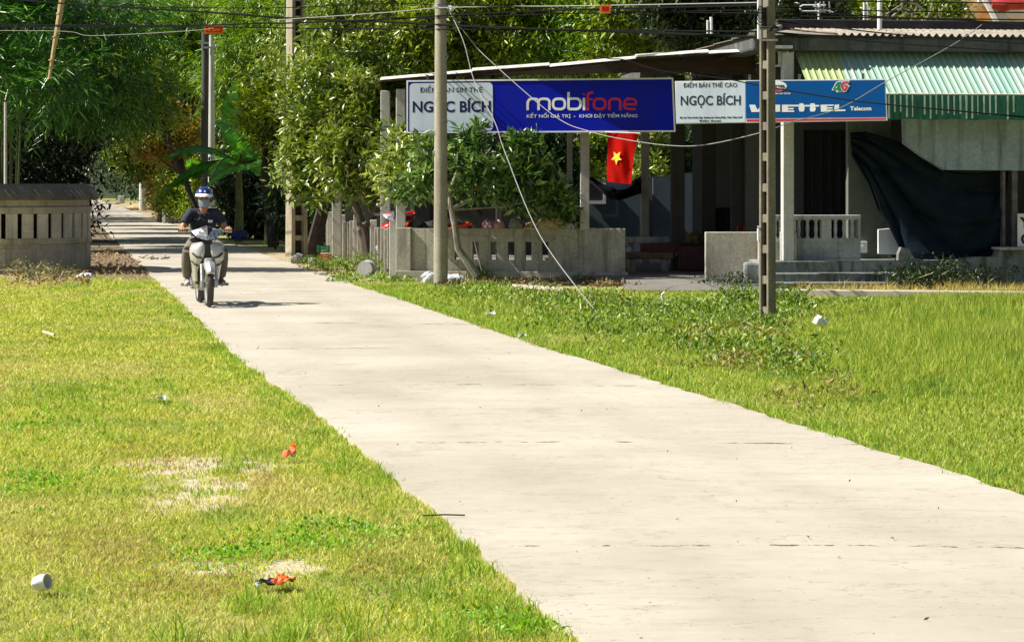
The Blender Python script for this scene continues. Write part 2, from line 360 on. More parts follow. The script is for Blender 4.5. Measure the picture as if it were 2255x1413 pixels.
# wooded rise far behind, closes the view
M_hill = simple('hill_scrub', (0.035, 0.06, 0.015), (0.012, 0.02, 0.006), 0.8, 0.95, bump=1.0)
vs = []; fs = []; nx = 60; ny = 10
for j in range(ny):
    for i in range(nx):
        X = -220 + 440 * i / (nx - 1); t = j / (ny - 1)
        vs.append((X, 300 + 120 * t, -0.1 + 46 * math.sin(t * math.pi / 2) + 5 * float(vnoise(X, j * 9, 0.05, 5)) * min(1, t * 4)))
for j in range(ny - 1):
    for i in range(nx - 1): k = j * nx + i; fs.append((k, k + 1, k + nx + 1, k + nx))
mb = MB(); mb.add(vs, fs); tag(build(mb, 'hill', M_hill, smooth=True), 'dark wooded rise far beyond the lane', 'hill', kind='structure')

# ---------------------------------------------------------------- grass
def blades(X, Y, L, W, lean, Z=-0.03, seed=0):
    """one bent pointed blade per root: 5 verts, quad + tri merged as 3 triangles"""
    r = np.random.default_rng(seed); n = len(X); az = r.uniform(0, 2 * np.pi, n); la = r.uniform(0, 2 * np.pi, n)
    wx = np.cos(az) * W / 2; wy = np.sin(az) * W / 2
    dx = np.cos(la) * lean * L; dy = np.sin(la) * lean * L; hz = L * np.sqrt(np.clip(1 - lean ** 2 * 0.8, 0.1, 1))
    V = np.zeros((n, 5, 3)); Z = np.full(n, Z)
    V[:, 0] = np.stack([X - wx, Y - wy, Z], 1); V[:, 1] = np.stack([X + wx, Y + wy, Z], 1)
    mx = X + dx * 0.35; my = Y + dy * 0.35; mz = Z + hz * 0.62
    V[:, 2] = np.stack([mx - wx * .8, my - wy * .8, mz], 1); V[:, 3] = np.stack([mx + wx * .8, my + wy * .8, mz], 1)
    V[:, 4] = np.stack([X + dx, Y + dy, Z + hz], 1)
    k = (np.arange(n) * 5)[:, None]
    Fc = np.concatenate([k + np.array([[0, 1, 3]]), k + np.array([[0, 3, 2]]), k + np.array([[2, 3, 4]])], 1).reshape(-1, 3)
    return V.reshape(-1, 3), Fc
def grassmat(name, cols, dry, thr=(0.42, 0.62), patch=0.55):
    n = NT(name); g = n.n('NewGeometry'); p = g.outputs['Position']
    c = n.ramp(g.outputs['Random Per Island'], [(i / (len(cols) - 1), col) for i, col in enumerate(cols)])
    dc = n.ramp(g.outputs['Random Per Island'], [(0.0, dry[0]), (1.0, dry[1])])
    pv = n.noise(n.mapping(p, (1, 0.6, 1)), patch, 4, 0.6)
    c = n.mix(n.ramp(pv, [(thr[0], 0.0), (thr[1], 0.9)]), c, dc)
    gv = n.noise(n.mapping(p, (1, 0.7, 1)), patch * 1.9, 3, 0.6); c = n.mix(n.ramp(gv, [(0.55, 0.0), (0.72, 0.75)]), c, cols[0])
    n.l(c, n.b.inputs['Base Color']); n.b.inputs['Roughness'].default_value = 0.55; n.b.inputs['Specular IOR Level'].default_value = 0.3
    tr = n.n('BsdfTranslucent'); mx = n.n('MixShader'); mx.inputs[0].default_value = 0.35
    hs = n.n('HueSaturation'); hs.inputs['Value'].default_value = 1.45; n.l(c, hs.inputs['Color'])
    n.l(hs.outputs[0], tr.inputs[0]); n.l(n.b.outputs[0], mx.inputs[1]); n.l(tr.outputs[0], mx.inputs[2]); n.l(mx.outputs[0], n.out.inputs[0])
    return n.m
M_grassL = grassmat('lawn_blades', [(0.14, 0.27, 0.015), (0.32, 0.40, 0.025), (0.50, 0.51, 0.05), (0.68, 0.63, 0.17)], [(0.40, 0.34, 0.07), (0.66, 0.57, 0.24)], (0.47, 0.70))
M_grassR = grassmat('verge_blades', [(0.09, 0.21, 0.013), (0.22, 0.33, 0.022), (0.36, 0.42, 0.04), (0.52, 0.51, 0.12)], [(0.30, 0.33, 0.06), (0.54, 0.49, 0.17)], (0.56, 0.74))
M_tuft = grassmat('tall_blades', [(0.14, 0.28, 0.018), (0.27, 0.40, 0.03), (0.42, 0.50, 0.07)], [(0.44, 0.46, 0.10), (0.62, 0.58, 0.22)], (0.55, 0.75))
def inv(X, Y): return CX + X / Y * F
def scatter(dens, y0, y1, side, seed, taper=1.0):
    r = np.random.default_rng(seed); X_ = []; Y_ = []
    step = 0.5; y = y0
    while y < y1:
        if side == 'L': xa, xb = (-30 - CX) * y / F - 0.9, roadL(y + step / 2) + 0.10
        else: xa, xb = roadR(y + step / 2) - 0.10, (2285 - CX) * y / F + 0.9
        if xb > xa:
            n_ = int(dens(y) * step * (xb - xa)); X_.append(r.uniform(xa, xb, n_)); Y_.append(r.uniform(y, y + step, n_))
        y += step
    X = np.concatenate(X_); Y = np.concatenate(Y_)
    if side == 'L':
        e = roadL(Y) + (vnoise(Y, 0, 1.1, 1) - .5) * .05 + (vnoise(Y, 0, 5, 2) - .5) * .12 + (vnoise(Y, 3, 14, 8) - .5) * .12 + 0.01
        k = X < e
        # worn patches
        for q, rx, ry in BARE:
            dd = ((X - q.x) / rx) ** 2 + ((Y - q.y) / (ry * 2.2)) ** 2 + (vnoise(X, Y, 7, 9) - .5) * 1.8
            k &= ~((dd < 0.75) & (r.uniform(0, 1, len(X)) < .90 - .7 * np.clip(dd, 0, 1)))
        k &= ~(((X + 9.55) ** 2 + (Y - 44.0) ** 2) < 1.95 ** 2)
        k &= ~((Y > 38.3) & (r.uniform(0, 1, len(X)) < np.clip((Y - 38.3) / 2.2, .6, .97)))
    else:
        e = roadR(Y) + (vnoise(Y, 9, 1.1, 3) - .5) * .05 + (vnoise(Y, 9, 5, 4) - .5) * .14 - 0.02
        k = X > e
        sxp = inv(X, Y)
        lim = np.where(sxp < 1100, 37.9, np.where(sxp < 1420, 35.3, np.where(sxp < 1760, 34.7, 33.2)))
        k &= Y < lim
    k &= vnoise(X, Y, 6, 11) * 0.5 + vnoise(X, Y, 22, 12) * 0.5 + r.uniform(0, 0.55, len(X)) > 0.36
    return X[k], Y[k]
def dL(y): return 6800 * min(1.0, (10.5 / y) ** 1.55)
# left lawn
X, Y = scatter(dL, 6.8, 44, 'L', 1); r = np.random.default_rng(2)
Ls = (0.012 + 0.022 * r.random(len(X)) + 0.014 * vnoise(X, Y, 1.2, 21)) * (1 + 0.022 * (Y - 8)); Wd = 0.0042 * (1 + 0.075 * (Y - 8)) * (0.6 + 0.8 * r.random(len(X)))
V, Fc = blades(X, Y, Ls, Wd, r.uniform(0.5, 1.1, len(X)), seed=3)
fastmesh('grass', V, Fc, M_grassL); tag(bpy.data.objects['grass'], 'short yellow green lawn grass left of the lane', 'grass', kind='stuff')
# right verge
X, Y = scatter(lambda y: 4300 * min(1.0, (11.5 / y) ** 1.5), 9.5, 38, 'R', 5); r = np.random.default_rng(6)
sxp = inv(X, Y); syp = HZ + F * CAMH / Y
tall = np.clip((sxp - 1750) / 300, 0, 1) * np.clip((900 - syp) / 120, 0, 1) * np.clip((syp - 655) / 25, 0, 1)
mid = np.clip(1 - np.abs(syp - (690 + (sxp - 1100) * 0.13)) / 75, 0, 1) * (sxp > 1050) * (sxp < 2000)
Ls = (0.016 + 0.026 * r.random(len(X)) + 0.018 * vnoise(X, Y, 1.2, 22)) * (1 + 0.018 * (Y - 8)) + tall * r.uniform(.08, .27, len(X)) + mid * r.uniform(0, .09, len(X))
Wd = 0.0045 * (1 + 0.07 * (Y - 8)) * (0.6 + 0.8 * r.random(len(X)))
V, Fc = blades(X, Y, Ls, Wd, np.clip(r.uniform(0.3, 1.0, len(X)) - tall * 0.45, 0.05, 1), seed=7)
o = fastmesh('grass', V, Fc, M_grassR); tag(o, 'green verge grass right of the lane, taller towards the house', 'grass', kind='stuff')
# tufts: taller blades in clumps, edge of lane, foreground
def tufts(centres, per, Lr, rad, seed, name, label, mat, wd=0.005):
    r = np.random.default_rng(seed); C = np.repeat(np.array(centres), per, 0); n_ = len(C)
    a = r.uniform(0, 2 * np.pi, n_); q = rad * np.sqrt(r.random(n_)); X = C[:, 0] + q * np.cos(a); Y = C[:, 1] + q * np.sin(a) * 1.3
    L = r.uniform(*Lr, n_) * (1.15 - 0.5 * q / rad); V, Fc = blades(X, Y, L, wd * (0.6 + .8 * r.random(n_)) * (1 + .05 * (Y - 8)), r.uniform(0.15, 0.95, n_), seed=seed + 1)
    o = fastmesh(name, V, Fc, mat); tag(o, label, 'grass', kind='stuff')
r = np.random.default_rng(11); cs = []
for _ in range(260):
    d = r.uniform(8, 40); d = 8 + (d - 8) * r.random() ** 0.4; cs.append((roadL(d) - abs(r.normal(0.04, 0.16)) - .02, d))
for x, y in [(560, 1320), (640, 1390), (1000, 1390), (1060, 1340), (800, 1400), (640, 1340), (130, 1390), (690, 1300), (980, 1320), (520, 1400), (900, 1380), (1150, 1395), (505, 1020), (490, 1075)]:
    g = G(x, y); cs += [(g.x + r.normal(0, .06), g.y + r.normal(0, .1)) for _ in range(3)]
for _ in range(90):
    g = G(r.uniform(20, 420), r.uniform(830, 900)); cs.append((g.x, g.y))
for _ in range(120):
    g = G(r.uniform(160, 420), r.uniform(608, 720)); cs.append((g.x, g.y))
cs = [c for c in cs if c[0] < roadL(c[1]) + .02]
tufts(cs, 30, (0.03, 0.085), 0.085, 12, 'grass_tufts', 'taller grass tufts along the left edge of the lane', M_tuft)
cs = []
for _ in range(150):
    d = r.uniform(11.5, 38); cs.append((roadR(d) + abs(r.normal(0.03, 0.15)), d))
for _ in range(420):
    x = r.uniform(1080, 2255); y = r.uniform(668, 740) + (x - 1080) * 0.13 * r.random(); g = G(x, y); cs.append((g.x, g.y))
tufts(cs, 30, (0.05, 0.14), 0.10, 14, 'grass_tufts', 'taller grass tufts on the verge right of the lane', M_tuft)
# sun-dried brownish turf in the left lawn
M_brownturf = grassmat('dried_turf_blades', [(0.26, 0.20, 0.05), (0.40, 0.32, 0.09), (0.54, 0.45, 0.17)], [(0.34, 0.26, 0.09), (0.58, 0.48, 0.22)])
cs = []
for (x, y, sx_, sy_, k) in [(250, 1190, 110, 34, 300), (330, 985, 90, 22, 170), (620, 740, 90, 14, 170), (420, 1280, 90, 20, 110), (170, 735, 90, 12, 110), (560, 1050, 60, 26, 90), (860, 1230, 60, 22, 90)]: cs += [G(r.normal(x, sx_), r.normal(y, sy_)) for _ in range(k)]
cs = [c for c in cs if c[0] < roadL(c[1]) - .1]
tufts(cs, 14, (0.016, 0.042), 0.06, 18, 'dry_turf', 'brownish sun dried turf patches in the left lawn', M_brownturf, .0045)
cs = []
for (x, y, k) in [(560, 1330, 5), (640, 1390, 7), (690, 1340, 4), (1000, 1392, 5), (1090, 1340, 4), (505, 1030, 3), (230, 960, 2), (380, 1395, 5), (930, 1300, 3), (780, 1380, 4)]: cs += [G(r.normal(x, 14), min(1410, r.normal(y, 10))) for _ in range(k)]
tufts(cs, 22, (0.07, 0.17), 0.07, 20, 'grass_tufts', 'long bent grass stems standing out of the foreground lawn', M_tuft, .004)
# dry straw below the house plinth
cs = [tuple(G(r.uniform(1750, 2280), r.uniform(634, 648)))[:2] for _ in range(130)]
M_straw = grassmat('straw_blades', [(0.42, 0.30, 0.08), (0.52, 0.40, 0.13), (0.30, 0.33, 0.06)], [(0.50, 0.36, 0.10), (0.60, 0.48, 0.2)])
tufts(cs, 26, (0.10, 0.26), 0.16, 16, 'dry_grass', 'dry yellow straw grass at the foot of the house plinth', M_straw)
# low leafy weeds: broad small leaves lying through the verge (one uncountable cover)
def weeds(centres, per, rad, h, Lr, Wf, seed, name, label, mat, kind='stuff', cat='weeds'):
    r = np.random.default_rng(seed); C = np.repeat(np.array([(c[0], c[1]) for c in centres]), per, 0); n_ = len(C)
    a = r.uniform(0, 2 * np.pi, n_); q = rad * np.sqrt(r.random(n_)); B = np.stack([C[:, 0] + q * np.cos(a), C[:, 1] + q * np.sin(a), h * r.random(n_) * (1.1 - q / rad)], 1)
    V, Fc = leafquads(B, r, Lr, Wf, up=0.55, droop=0.0); o = fastmesh(name, V, Fc, mat); return tag(o, label, cat, kind=kind)
def leafquads(B, r, Lr, Wf, up=0.3, droop=0.3, out=None, outw=0.0):
    """folded pointed leaves rooted at B. Returns verts, tris (4 verts, 2 tris each)"""
    n_ = len(B); d = r.normal(0, 1, (n_, 3)); d /= np.linalg.norm(d, axis=1)[:, None]
    if out is not None: d = d * (1 - outw) + out * outw
    d[:, 2] += up - droop; d /= np.linalg.norm(d, axis=1)[:, None]
    t = r.normal(0, 0.5, (n_, 3)); t[:, 2] += 1.0
    s = np.cross(d, t); s /= (np.linalg.norm(s, axis=1)[:, None] + 1e-9); nn = np.cross(s, d)
    L = r.uniform(*Lr, n_)[:, None]; W = L * Wf
    mid = B + d * L * 0.48 - nn * L * 0.02
    V = np.stack([B, mid + s * W / 2 + nn * W * 0.18, B + d * L - nn * L * 0.10, mid - s * W / 2 + nn * W * 0.18], 1)
    k = (np.arange(n_) * 4)[:, None]
    return V.reshape(-1, 3), np.concatenate([k + np.array([[0, 1, 2]]), k + np.array([[0, 2, 3]])], 1).reshape(-1, 3)
M_weed = leafmat('weed_leaves', [(0.03, 0.07, 0.008), (0.09, 0.17, 0.015), (0.22, 0.31, 0.035), (0.46, 0.48, 0.14)], 0.5, 0.25, 2.0)
r = np.random.default_rng(21); cs = []
for _ in range(330):
    t = r.random(); x = 1000 + 720 * t; cs.append(G(x + r.normal(0, 30), 640 + 75 * t + r.normal(0, 14)))
for _ in range(230):
    t = r.random(); cs.append(G(1180 + 640 * t + r.normal(0, 40), 690 + 110 * t + r.normal(0, 22)))
for _ in range(110): cs.append(G(r.uniform(1500, 2255), r.uniform(664, 690)))
for _ in range(60): cs.append(G(r.uniform(1600, 1760), r.uniform(650, 700)))
weeds(cs, 30, 0.26, 0.15, (0.03, 0.085), 0.42, 22, 'weeds', 'leafy green weeds spread over the verge by the poles', M_weed)
cs = [G(r.uniform(735, 900), r.uniform(606, 622)) for _ in range(45)]
weeds(cs, 30, 0.22, 0.10, (0.04, 0.10), 0.4, 23, 'weeds', 'low weeds at the corner where lane meets dirt', M_weed)
cs = [G(r.uniform(940, 1420), r.uniform(618, 632)) for _ in range(50)]
weeds(cs, 26, 0.2, 0.08, (0.05, 0.10), 0.4, 24, 'weeds', 'weeds and fallen leaves at the foot of the slotted wall', leafmat('litter_leaves', [(0.06, 0.10, 0.02), (0.16, 0.09, 0.03), (0.22, 0.15, 0.06), (0.10, 0.16, 0.03)], 0.6, 0.1, 1))
cs = []
for (x, y, sx_, sy_, k) in [(1640, 790, 70, 16, 26), (1560, 740, 60, 14, 20), (1700, 740, 50, 14, 16), (1290, 665, 60, 10, 18), (1900, 700, 120, 12, 14), (1830, 860, 80, 18, 9)]: cs += [G(r.normal(x, sx_), r.normal(y, sy_)) for _ in range(k)]
cs = [c for c in cs if c[0] > roadR(c[1]) + .1 and c[1] < 36]
weeds(cs, 30, 0.2, 0.14, (0.03, 0.07), 0.4, 27, 'weeds', 'reddish brown half dry weeds mixed in the verge', leafmat('reddish_weed_leaves', [(0.10, 0.07, 0.02), (0.22, 0.14, 0.05), (0.26, 0.24, 0.06), (0.42, 0.36, 0.16)], .55, .2, 2))
# patches of darker clover in the lawn
M_clover = leafmat('clover_leaves', [(0.09, 0.24, 0.015), (0.17, 0.36, 0.02), (0.27, 0.45, 0.04)], 0.5, 0.35, 2)
cs = []
for (x, y, sx_, sy_, k) in [(730, 1175, 70, 16, 26), (505, 1222, 45, 14, 12), (60, 1060, 80, 22, 20), (1160, 1370, 60, 16, 14), (250, 640, 90, 16, 30), (130, 940, 90, 25, 14)]:
    cs += [G(r.normal(x, sx_ * 1.0), r.normal(y, sy_ * .9)) for _ in range(k)]
cs = [c for c in cs if c[0] < roadL(c[1]) - .12]
weeds(cs, 34, 0.13, 0.03, (0.012, 0.03), 0.6, 25, 'clover', 'darker green clover patches in the left lawn', M_clover)
# ================================================================ BUILDINGS
M_conc = concrete('old_concrete', (0.52, 0.49, 0.40), (0.13, 0.115, 0.09), 0.85, True)
M_conc_w = concrete('whitewashed_concrete', (0.52, 0.53, 0.52), (0.16, 0.16, 0.15), 0.8, True)
M_conc_y = concrete('plinth_concrete', (0.26, 0.28, 0.26), (0.04, 0.045, 0.035), 0.9, True, moss=(0.03, 0.04, 0.02))
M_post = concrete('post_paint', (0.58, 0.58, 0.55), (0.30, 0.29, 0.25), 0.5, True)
M_postdark = concrete('grey_pillar', (0.085, 0.085, 0.075), (0.04, 0.04, 0.035), 0.5, True)  # pillar colour lowered to carry the shade under the shop roof
M_cem = concrete('gutter_cement', (0.12, 0.125, 0.125), (0.02, 0.02, 0.022), 0.9, True)
M_fibro = concrete('fibre_cement_sheet', (0.36, 0.32, 0.25), (0.07, 0.06, 0.05), 0.8, False, moss=(0.10, 0.09, 0.07))
M_wallblue = concrete('blue_grey_wall', (0.09, 0.125, 0.155), (0.05, 0.065, 0.08), 0.4, True)
M_wallgrey = concrete('grey_green_wall', (0.055, 0.065, 0.062), (0.025, 0.03, 0.028), 0.5, True)  # wall colour lowered to put the porch shade into it
M_black = simple('dark_void_wood', (0.012, 0.013, 0.014), (0.006, 0.006, 0.007), 3, 0.8)
M_brownwood = simple('brown_board', (0.045, 0.024, 0.015), (0.02, 0.012, 0.008), 6, 0.9, stretch=(0.6, 0.6, 6))
M_redwood = simple('red_brown_wood', (0.11, 0.022, 0.014), (0.05, 0.015, 0.01), 8, 0.6)
M_tin = simple('white_tin_edge', (0.75, 0.74, 0.70), (0.45, 0.42, 0.36), 5, 0.5, bump=0.1)
M_white = simple('white_paint', (0.76, 0.77, 0.78), (0.62, 0.62, 0.62), 4, 0.55, bump=0.05)
M_tarp = simple('navy_shade_net', (0.006, 0.014, 0.026), (0.003, 0.007, 0.013), 2, .75, bump=0.6, spec=0.15)

def Sx(x, D): return (x - CX) * D / F
def Zy(y, D): return CAMH + (HZ - y) * D / F
HO = (4.446, 36.0, 0.0); ca, sa = math.cos(R(7)), math.sin(R(7)); HF = frame(HO, (ca, sa, 0))
def HU(x, d=0.0):
    k = (x - CX) / F; return (k * (36 + d * ca) - HO[0] + d * sa) / (ca - k * sa)
def HZd(x, y, d=0.0):
    u = HU(x, d); D = 36 + u * sa + d * ca; return u, Zy(y, D)
house = thing('house', 'single storey grey house with a green corrugated awning, terrace and mossy plinth', 'house', HF @ Vector((0, 0, 0)))
# roof: corrugated fibre cement sheets over the front slope, hip to the left
U0 = HU(1652, -0.3); U1 = 9.0
def corr(mb, fr, u0, u1, pitch, amp, prof, t=0.01, kind='wave', skew=None):
    """corrugated sheet between u0..u1; prof = [(d,z)...] down the slope"""
    per = 8; n_ = int((u1 - u0) / pitch * per); vs = []; fs = []; m = len(prof)
    for i in range(n_ + 1):
        u = u0 + (u1 - u0) * i / n_; ph = (u / pitch) % 1.0
        if kind == 'wave': h = amp * math.cos(2 * math.pi * ph)
        else: h = amp * (1 if ph < .22 else (0 if 0.34 < ph < 0.88 else (1 - (ph - .22) / .12 if ph <= .34 else (ph - .88) / .12)))
        for (d, z) in prof: vs.append(fr @ Vector((u, d - h * 0.25, z + h)))
    for i in range(n_):
        for j in range(m - 1): k = i * m + j; fs.append((k, k + m, k + m + 1, k + 1))
    mb.add(vs, fs)
mb = MB(); zr = Zy(66, 39.0)
prof = [(2.8, zr), (1.6, zr - .13), (0.6, 4.06), (-0.34, 3.985)]
corr(mb, HF, HU(1735, 2.8), U1, 0.125, 0.028, prof)
roof = build(mb, 'roof', M_fibro, house, smooth=True, sharp=70)
tag(roof, 'corrugated fibre cement roof sheets')
# hip surfaces (flat sheets with seams)
mb = MB(); ur = HU(1718, 2.8)
A = HF @ Vector((U0, -0.42, 3.97)); B = HF @ Vector((HU(1735, 2.8) + .05, -0.42, 3.97)); C_ = HF @ Vector((HU(1735, 2.8) + .05, 2.8, zr - .02)); D_ = HF @ Vector((ur, 2.8, zr)); E_ = HF @ Vector((ur, 11, zr)); F_ = HF @ Vector((U0, 12.5, 3.97))
mb.add([A, B, C_, D_], [(0, 1, 2, 3)]); mb.add([A, D_, E_, F_], [(0, 1, 2, 3)])
for v in ((A, D_),): mb.tube([v[0] + Vector((0, 0, .02)), v[1] + Vector((0, 0, .03))], 0.05, 8)
for k in range(1, 9):
    a = A.lerp(F_, k / 9); b = D_.lerp(E_, max(0, (k / 9 * 1.15 - .1))); mb.tube([a + Vector((0, 0, .01)), b + Vector((0, 0, .01))], 0.02, 5)
build(mb, 'hip', M_fibro, roof)
mb = MB(); mb.box(ur - .05, U1, 2.78, 3.0, zr - .05, zr + 0.17, HF); build(mb, 'ridge_beam', simple('dark_ridge', (0.05, 0.045, 0.05), (0.025, 0.02, 0.025), 3, .9), roof, bevel=.01)
mb = MB(); g0 = 3.73; g1 = 3.955                       # concrete gutter round front and left
mb.bevbox(U0 + .05, U1, -0.27, 0.05, g0, g1, .04, HF); mb.bevbox(U0 + .05, U0 + .40, 0.06, 12, g0, g1, .04, HF)
build(mb, 'gutter', M_cem, house)
# outer walls and the back of the terrace
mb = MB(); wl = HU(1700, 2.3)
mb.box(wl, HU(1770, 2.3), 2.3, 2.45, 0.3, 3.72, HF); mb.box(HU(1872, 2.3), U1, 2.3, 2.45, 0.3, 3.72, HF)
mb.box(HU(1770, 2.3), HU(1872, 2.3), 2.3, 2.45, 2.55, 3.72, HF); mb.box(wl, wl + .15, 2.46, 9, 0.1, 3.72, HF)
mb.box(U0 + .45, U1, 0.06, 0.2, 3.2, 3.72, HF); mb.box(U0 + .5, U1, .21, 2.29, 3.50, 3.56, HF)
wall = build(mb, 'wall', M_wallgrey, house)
mb = MB(); mb.box(HU(1770, 2.3), HU(1872, 2.3), 2.40, 2.44, 0.42, 2.55, HF)
for k in range(6): u = HU(1770, 2.3) + (HU(1872, 2.3) - HU(1770, 2.3)) * k / 5.0; mb.box(u - .02, u + .02, 2.36, 2.395, 0.45, 2.5, HF)
build(mb, 'door', M_black, house)
# terrace slab, steps
u2 = HU(1992, -0.3)
mb = MB(); mb.box(HU(1700, -.3) - .15, U1, -0.30, 2.3, -0.03, 0.425, HF)
terr = build(mb, 'terrace', M_conc_y, house, bevel=.012)
mb = MB(); mb.box(HU(1700, -.6), u2 - .03, -0.66, -0.302, -0.03, 0.245, HF); mb.box(HU(1700, -1), u2 + .02, -1.02, -0.662, -0.03, 0.115, HF)
build(mb, 'steps', M_conc_y, house, bevel=.012)
mb = MB(); mb.bevbox(HU(1722, -.18), HU(1746, -.18), -0.26, -0.09, 0.425, 3.70, .012, HF); build(mb, 'column', M_post, house)
# balustrade with concrete balusters between solid panels
mb = MB(); b0 = HU(1700, .1); b1 = HU(1893, .1); z = lambda y: Zy(y, 36.4)
mb.bevbox(b0, b1, 0.02, 0.20, z(483), z(473), .01, HF); mb.box(b0, b1, 0.05, 0.17, 0.425, z(524), HF)
for xa, xb in ((1746, 1751), (1808, 1829), (1889, 1893)): mb.box(HU(xa, .1), HU(xb, .1), .05, .17, z(524), z(483), HF)
mb.box(b0, b1, .03, .049, z(533), z(529), HF)
bal = build(mb, 'balustrade', M_conc_w, house)
for xs in (1707, 1719, 1731, 1759, 1778.5, 1797, 1840, 1859, 1877):
    mb = MB(); u = HU(xs, .1); h0 = z(524); h1 = z(483); H_ = h1 - h0
    mb.lathe([(.0, 0), (.040, 0), (.040, .04 * H_), (.022, .16 * H_), (.032, .5 * H_), (.022, .84 * H_), (.040, .96 * H_), (.040, H_), (0, H_)], 10, HF @ Vector((u, .11, h0)))
    build(mb, 'baluster', M_conc_w, bal, smooth=True)
# stained pilaster wall right of the door
mb = MB(); mb.box(HU(1868, .6), HU(1962, .6), 0.6, 0.75, 0.425, 3.2, HF); build(mb, 'pilaster', concrete('stained_plaster', (0.14, 0.16, 0.135), (0.07, 0.075, 0.065), .5), house)
mb = MB(); mb.bevbox(HU(1888, .5), HU(1911, .5), 0.52, 0.598, Zy(556, 36.8), Zy(531, 36.8), .008, HF); mb.lathe([(0, 0), (.016, 0), (.016, .03), (0, .03)], 8, HF @ Vector((HU(1901, .5), .52, Zy(541, 36.8))), M=Matrix.Rotation(R(90), 3, 'X'))
build(mb, 'meter_box', M_white, house)
# chamfered concrete parapet panel under the awning
mb = MB(); poly = [HZd(x, y, -0.25) for x, y in ((1991, 255), (1993, 316), (2032, 345), (2080, 374), (2500, 378), (2500, 255))]
mb.prism([(u, zz) for u, zz in poly], 0.16, HF @ Matrix.Translation((0, -0.25, 0))); build(mb, 'parapet_panel', concrete('blue_grey_render', (0.34, 0.43, 0.56), (0.11, 0.13, 0.16), .8, True), house)
# plinth to the right, ragged top at its left end
mb = MB(); poly = [HZd(x, y, -.35) for x, y in ((1986, 640), (1986, 560), (1992, 545), (2002, 548), (2012, 566), (2060, 580), (2110, 572), (2150, 566), (2198, 566), (2203, 549), (2520, 549), (2520, 645))]
mb.prism([(u, zz) for u, zz in poly], 0.3, HF @ Matrix.Translation((0, -0.35, 0))); build(mb, 'plinth', M_conc_y, house)
mb = MB(); mb.bevbox(HU(2200, -.4), U1, -.42, -.02, HZd(2203, 549)[1], HZd(2203, 543)[1], .01, HF); build(mb, 'sill', M_conc_w, house)
mb = MB()
for xa, xb in ((2207, 2213), (2228, 2240)): mb.box(HU(xa, -.1), HU(xb, -.1), -.12, 0.0, 0.6, 3.2, HF)
build(mb, 'door_frame', simple('dark_frame', (0.13, 0.12, 0.13), (0.05, 0.04, 0.05), 5, .7), house)
# lettered white board at the frame edge
bd = thing('notice_board', 'white board with black letters standing on the sill at the right edge', 'sign', HF @ Vector((HU(2240, -.2), -.2, .65)))
mb = MB(); ub = HU(2240, -.2); mb.bevbox(ub, ub + .62, -.225, -.2, Zy(543, 36.4), Zy(470, 36.4), .005, HF); build(mb, 'board', M_white, bd)
M_ink = simple('black_ink', (0.012, 0.013, 0.02), None, 5, .6, bump=0); mb = MB()
puttext(mb, 'Y', HF, ub + .03, Zy(500, 36.4), .22, None, .012, y=-.2275); puttext(mb, 'C', HF, ub + .05, Zy(536, 36.4), .22, None, .012, y=-.2275); build(mb, 'lettering', M_ink, bd)
# awning: pale green corrugated slope, dark green valance
n = NT('awning_sheet'); p = n.pos(); sx = n.n('SeparateXYZ'); n.l(p, sx.inputs[0])
st = n.noise(n.mapping(p, (2.3, 0.01, 0.01)), 1.0, 1, 0.3); dr = n.noise(n.mapping(p, (9, 1, 1)), 2, 5, .7)
c = n.ramp(st, [(0.30, (0.26, 0.42, 0.34)), (0.45, (0.31, 0.45, 0.34)), (0.56, (0.24, 0.41, 0.33)), (0.64, (0.38, 0.45, 0.39)), (0.75, (0.30, 0.44, 0.35))])
yl = n.math('LESS_THAN', sx.outputs[0], Sx(1853, 35.9)); c = n.mix(yl, c, (0.36, 0.44, 0.20))
c = n.mix(n.ramp(dr, [(0.58, 0.0), (0.75, 0.35)]), c, (0.20, 0.28, 0.22))
n.l(c, n.b.inputs['Base Color']); n.b.inputs['Roughness'].default_value = .5; M_awn = n.m
n = NT('valance_sheet'); p = n.pos(); s_ = n.noise(n.mapping(p, (6, 1, 1.2)), 2, 4, .7)
n.l(n.ramp(s_, [(0.4, (0.008, 0.11, 0.07)), (0.6, (0.012, 0.15, 0.095)), (0.75, (0.12, 0.26, 0.21))]), n.b.inputs['Base Color']); n.b.inputs['Roughness'].default_value = .55; M_val = n.m
aw = thing('awning', 'green corrugated metal awning with a dark green valance on the house front', 'awning', HF @ Vector((2, -.9, 2.7)))
ua = HU(1750, 0.0); d0, z0, d1, z1 = 0.02, Zy(118, 36.5), -1.05, Zy(211, 35.3)
mb = MB(); per = 0.105
n_ = int((U1 - ua) / per * 8); vs = []; fs = []
for i in range(n_ + 1):
    u = ua + i * per / 8; ph = (u / per) % 1.0; h = .022 * (1 if ph < .18 else (0 if .32 < ph < .86 else (1 - (ph - .18) / .14 if ph <= .32 else (ph - .86) / .14)))
    for t in (0, .5, 1): vs.append(HF @ Vector((u, d0 + (d1 - d0) * t - h * .5, z0 + (z1 - z0) * t + h)))
for i in range(n_):
    for j in range(2): k = i * 3 + j; fs.append((k, k + 3, k + 4, k + 1))
mb.add(vs, fs); build(mb, 'awning_sheet', M_awn, aw)
mb = MB(); uv = HU(1900, d1); per2 = 0.095; zb = Zy(264, 35.3); n_ = int((U1 - uv) / per2 * 8); vs = []; fs = []
for i in range(n_ + 1):
    u = uv + i * per2 / 8; ph = (u / per2) % 1.0; h = .020 * (1 if ph < .12 else (0 if .2 < ph < .92 else (1 - (ph - .12) / .08 if ph <= .2 else (ph - .92) / .08)))
    for zz in (z1 + .012, zb): vs.append(HF @ Vector((u, d1 - .03 - h, zz + (0.008 * math.sin(u * 9) if zz == zb else 0))))
for i in range(n_): k = i * 2; fs.append((k, k + 2, k + 3, k + 1))
mb.add(vs, fs); vl = build(mb, 'valance', M_val, aw)
mb = MB()
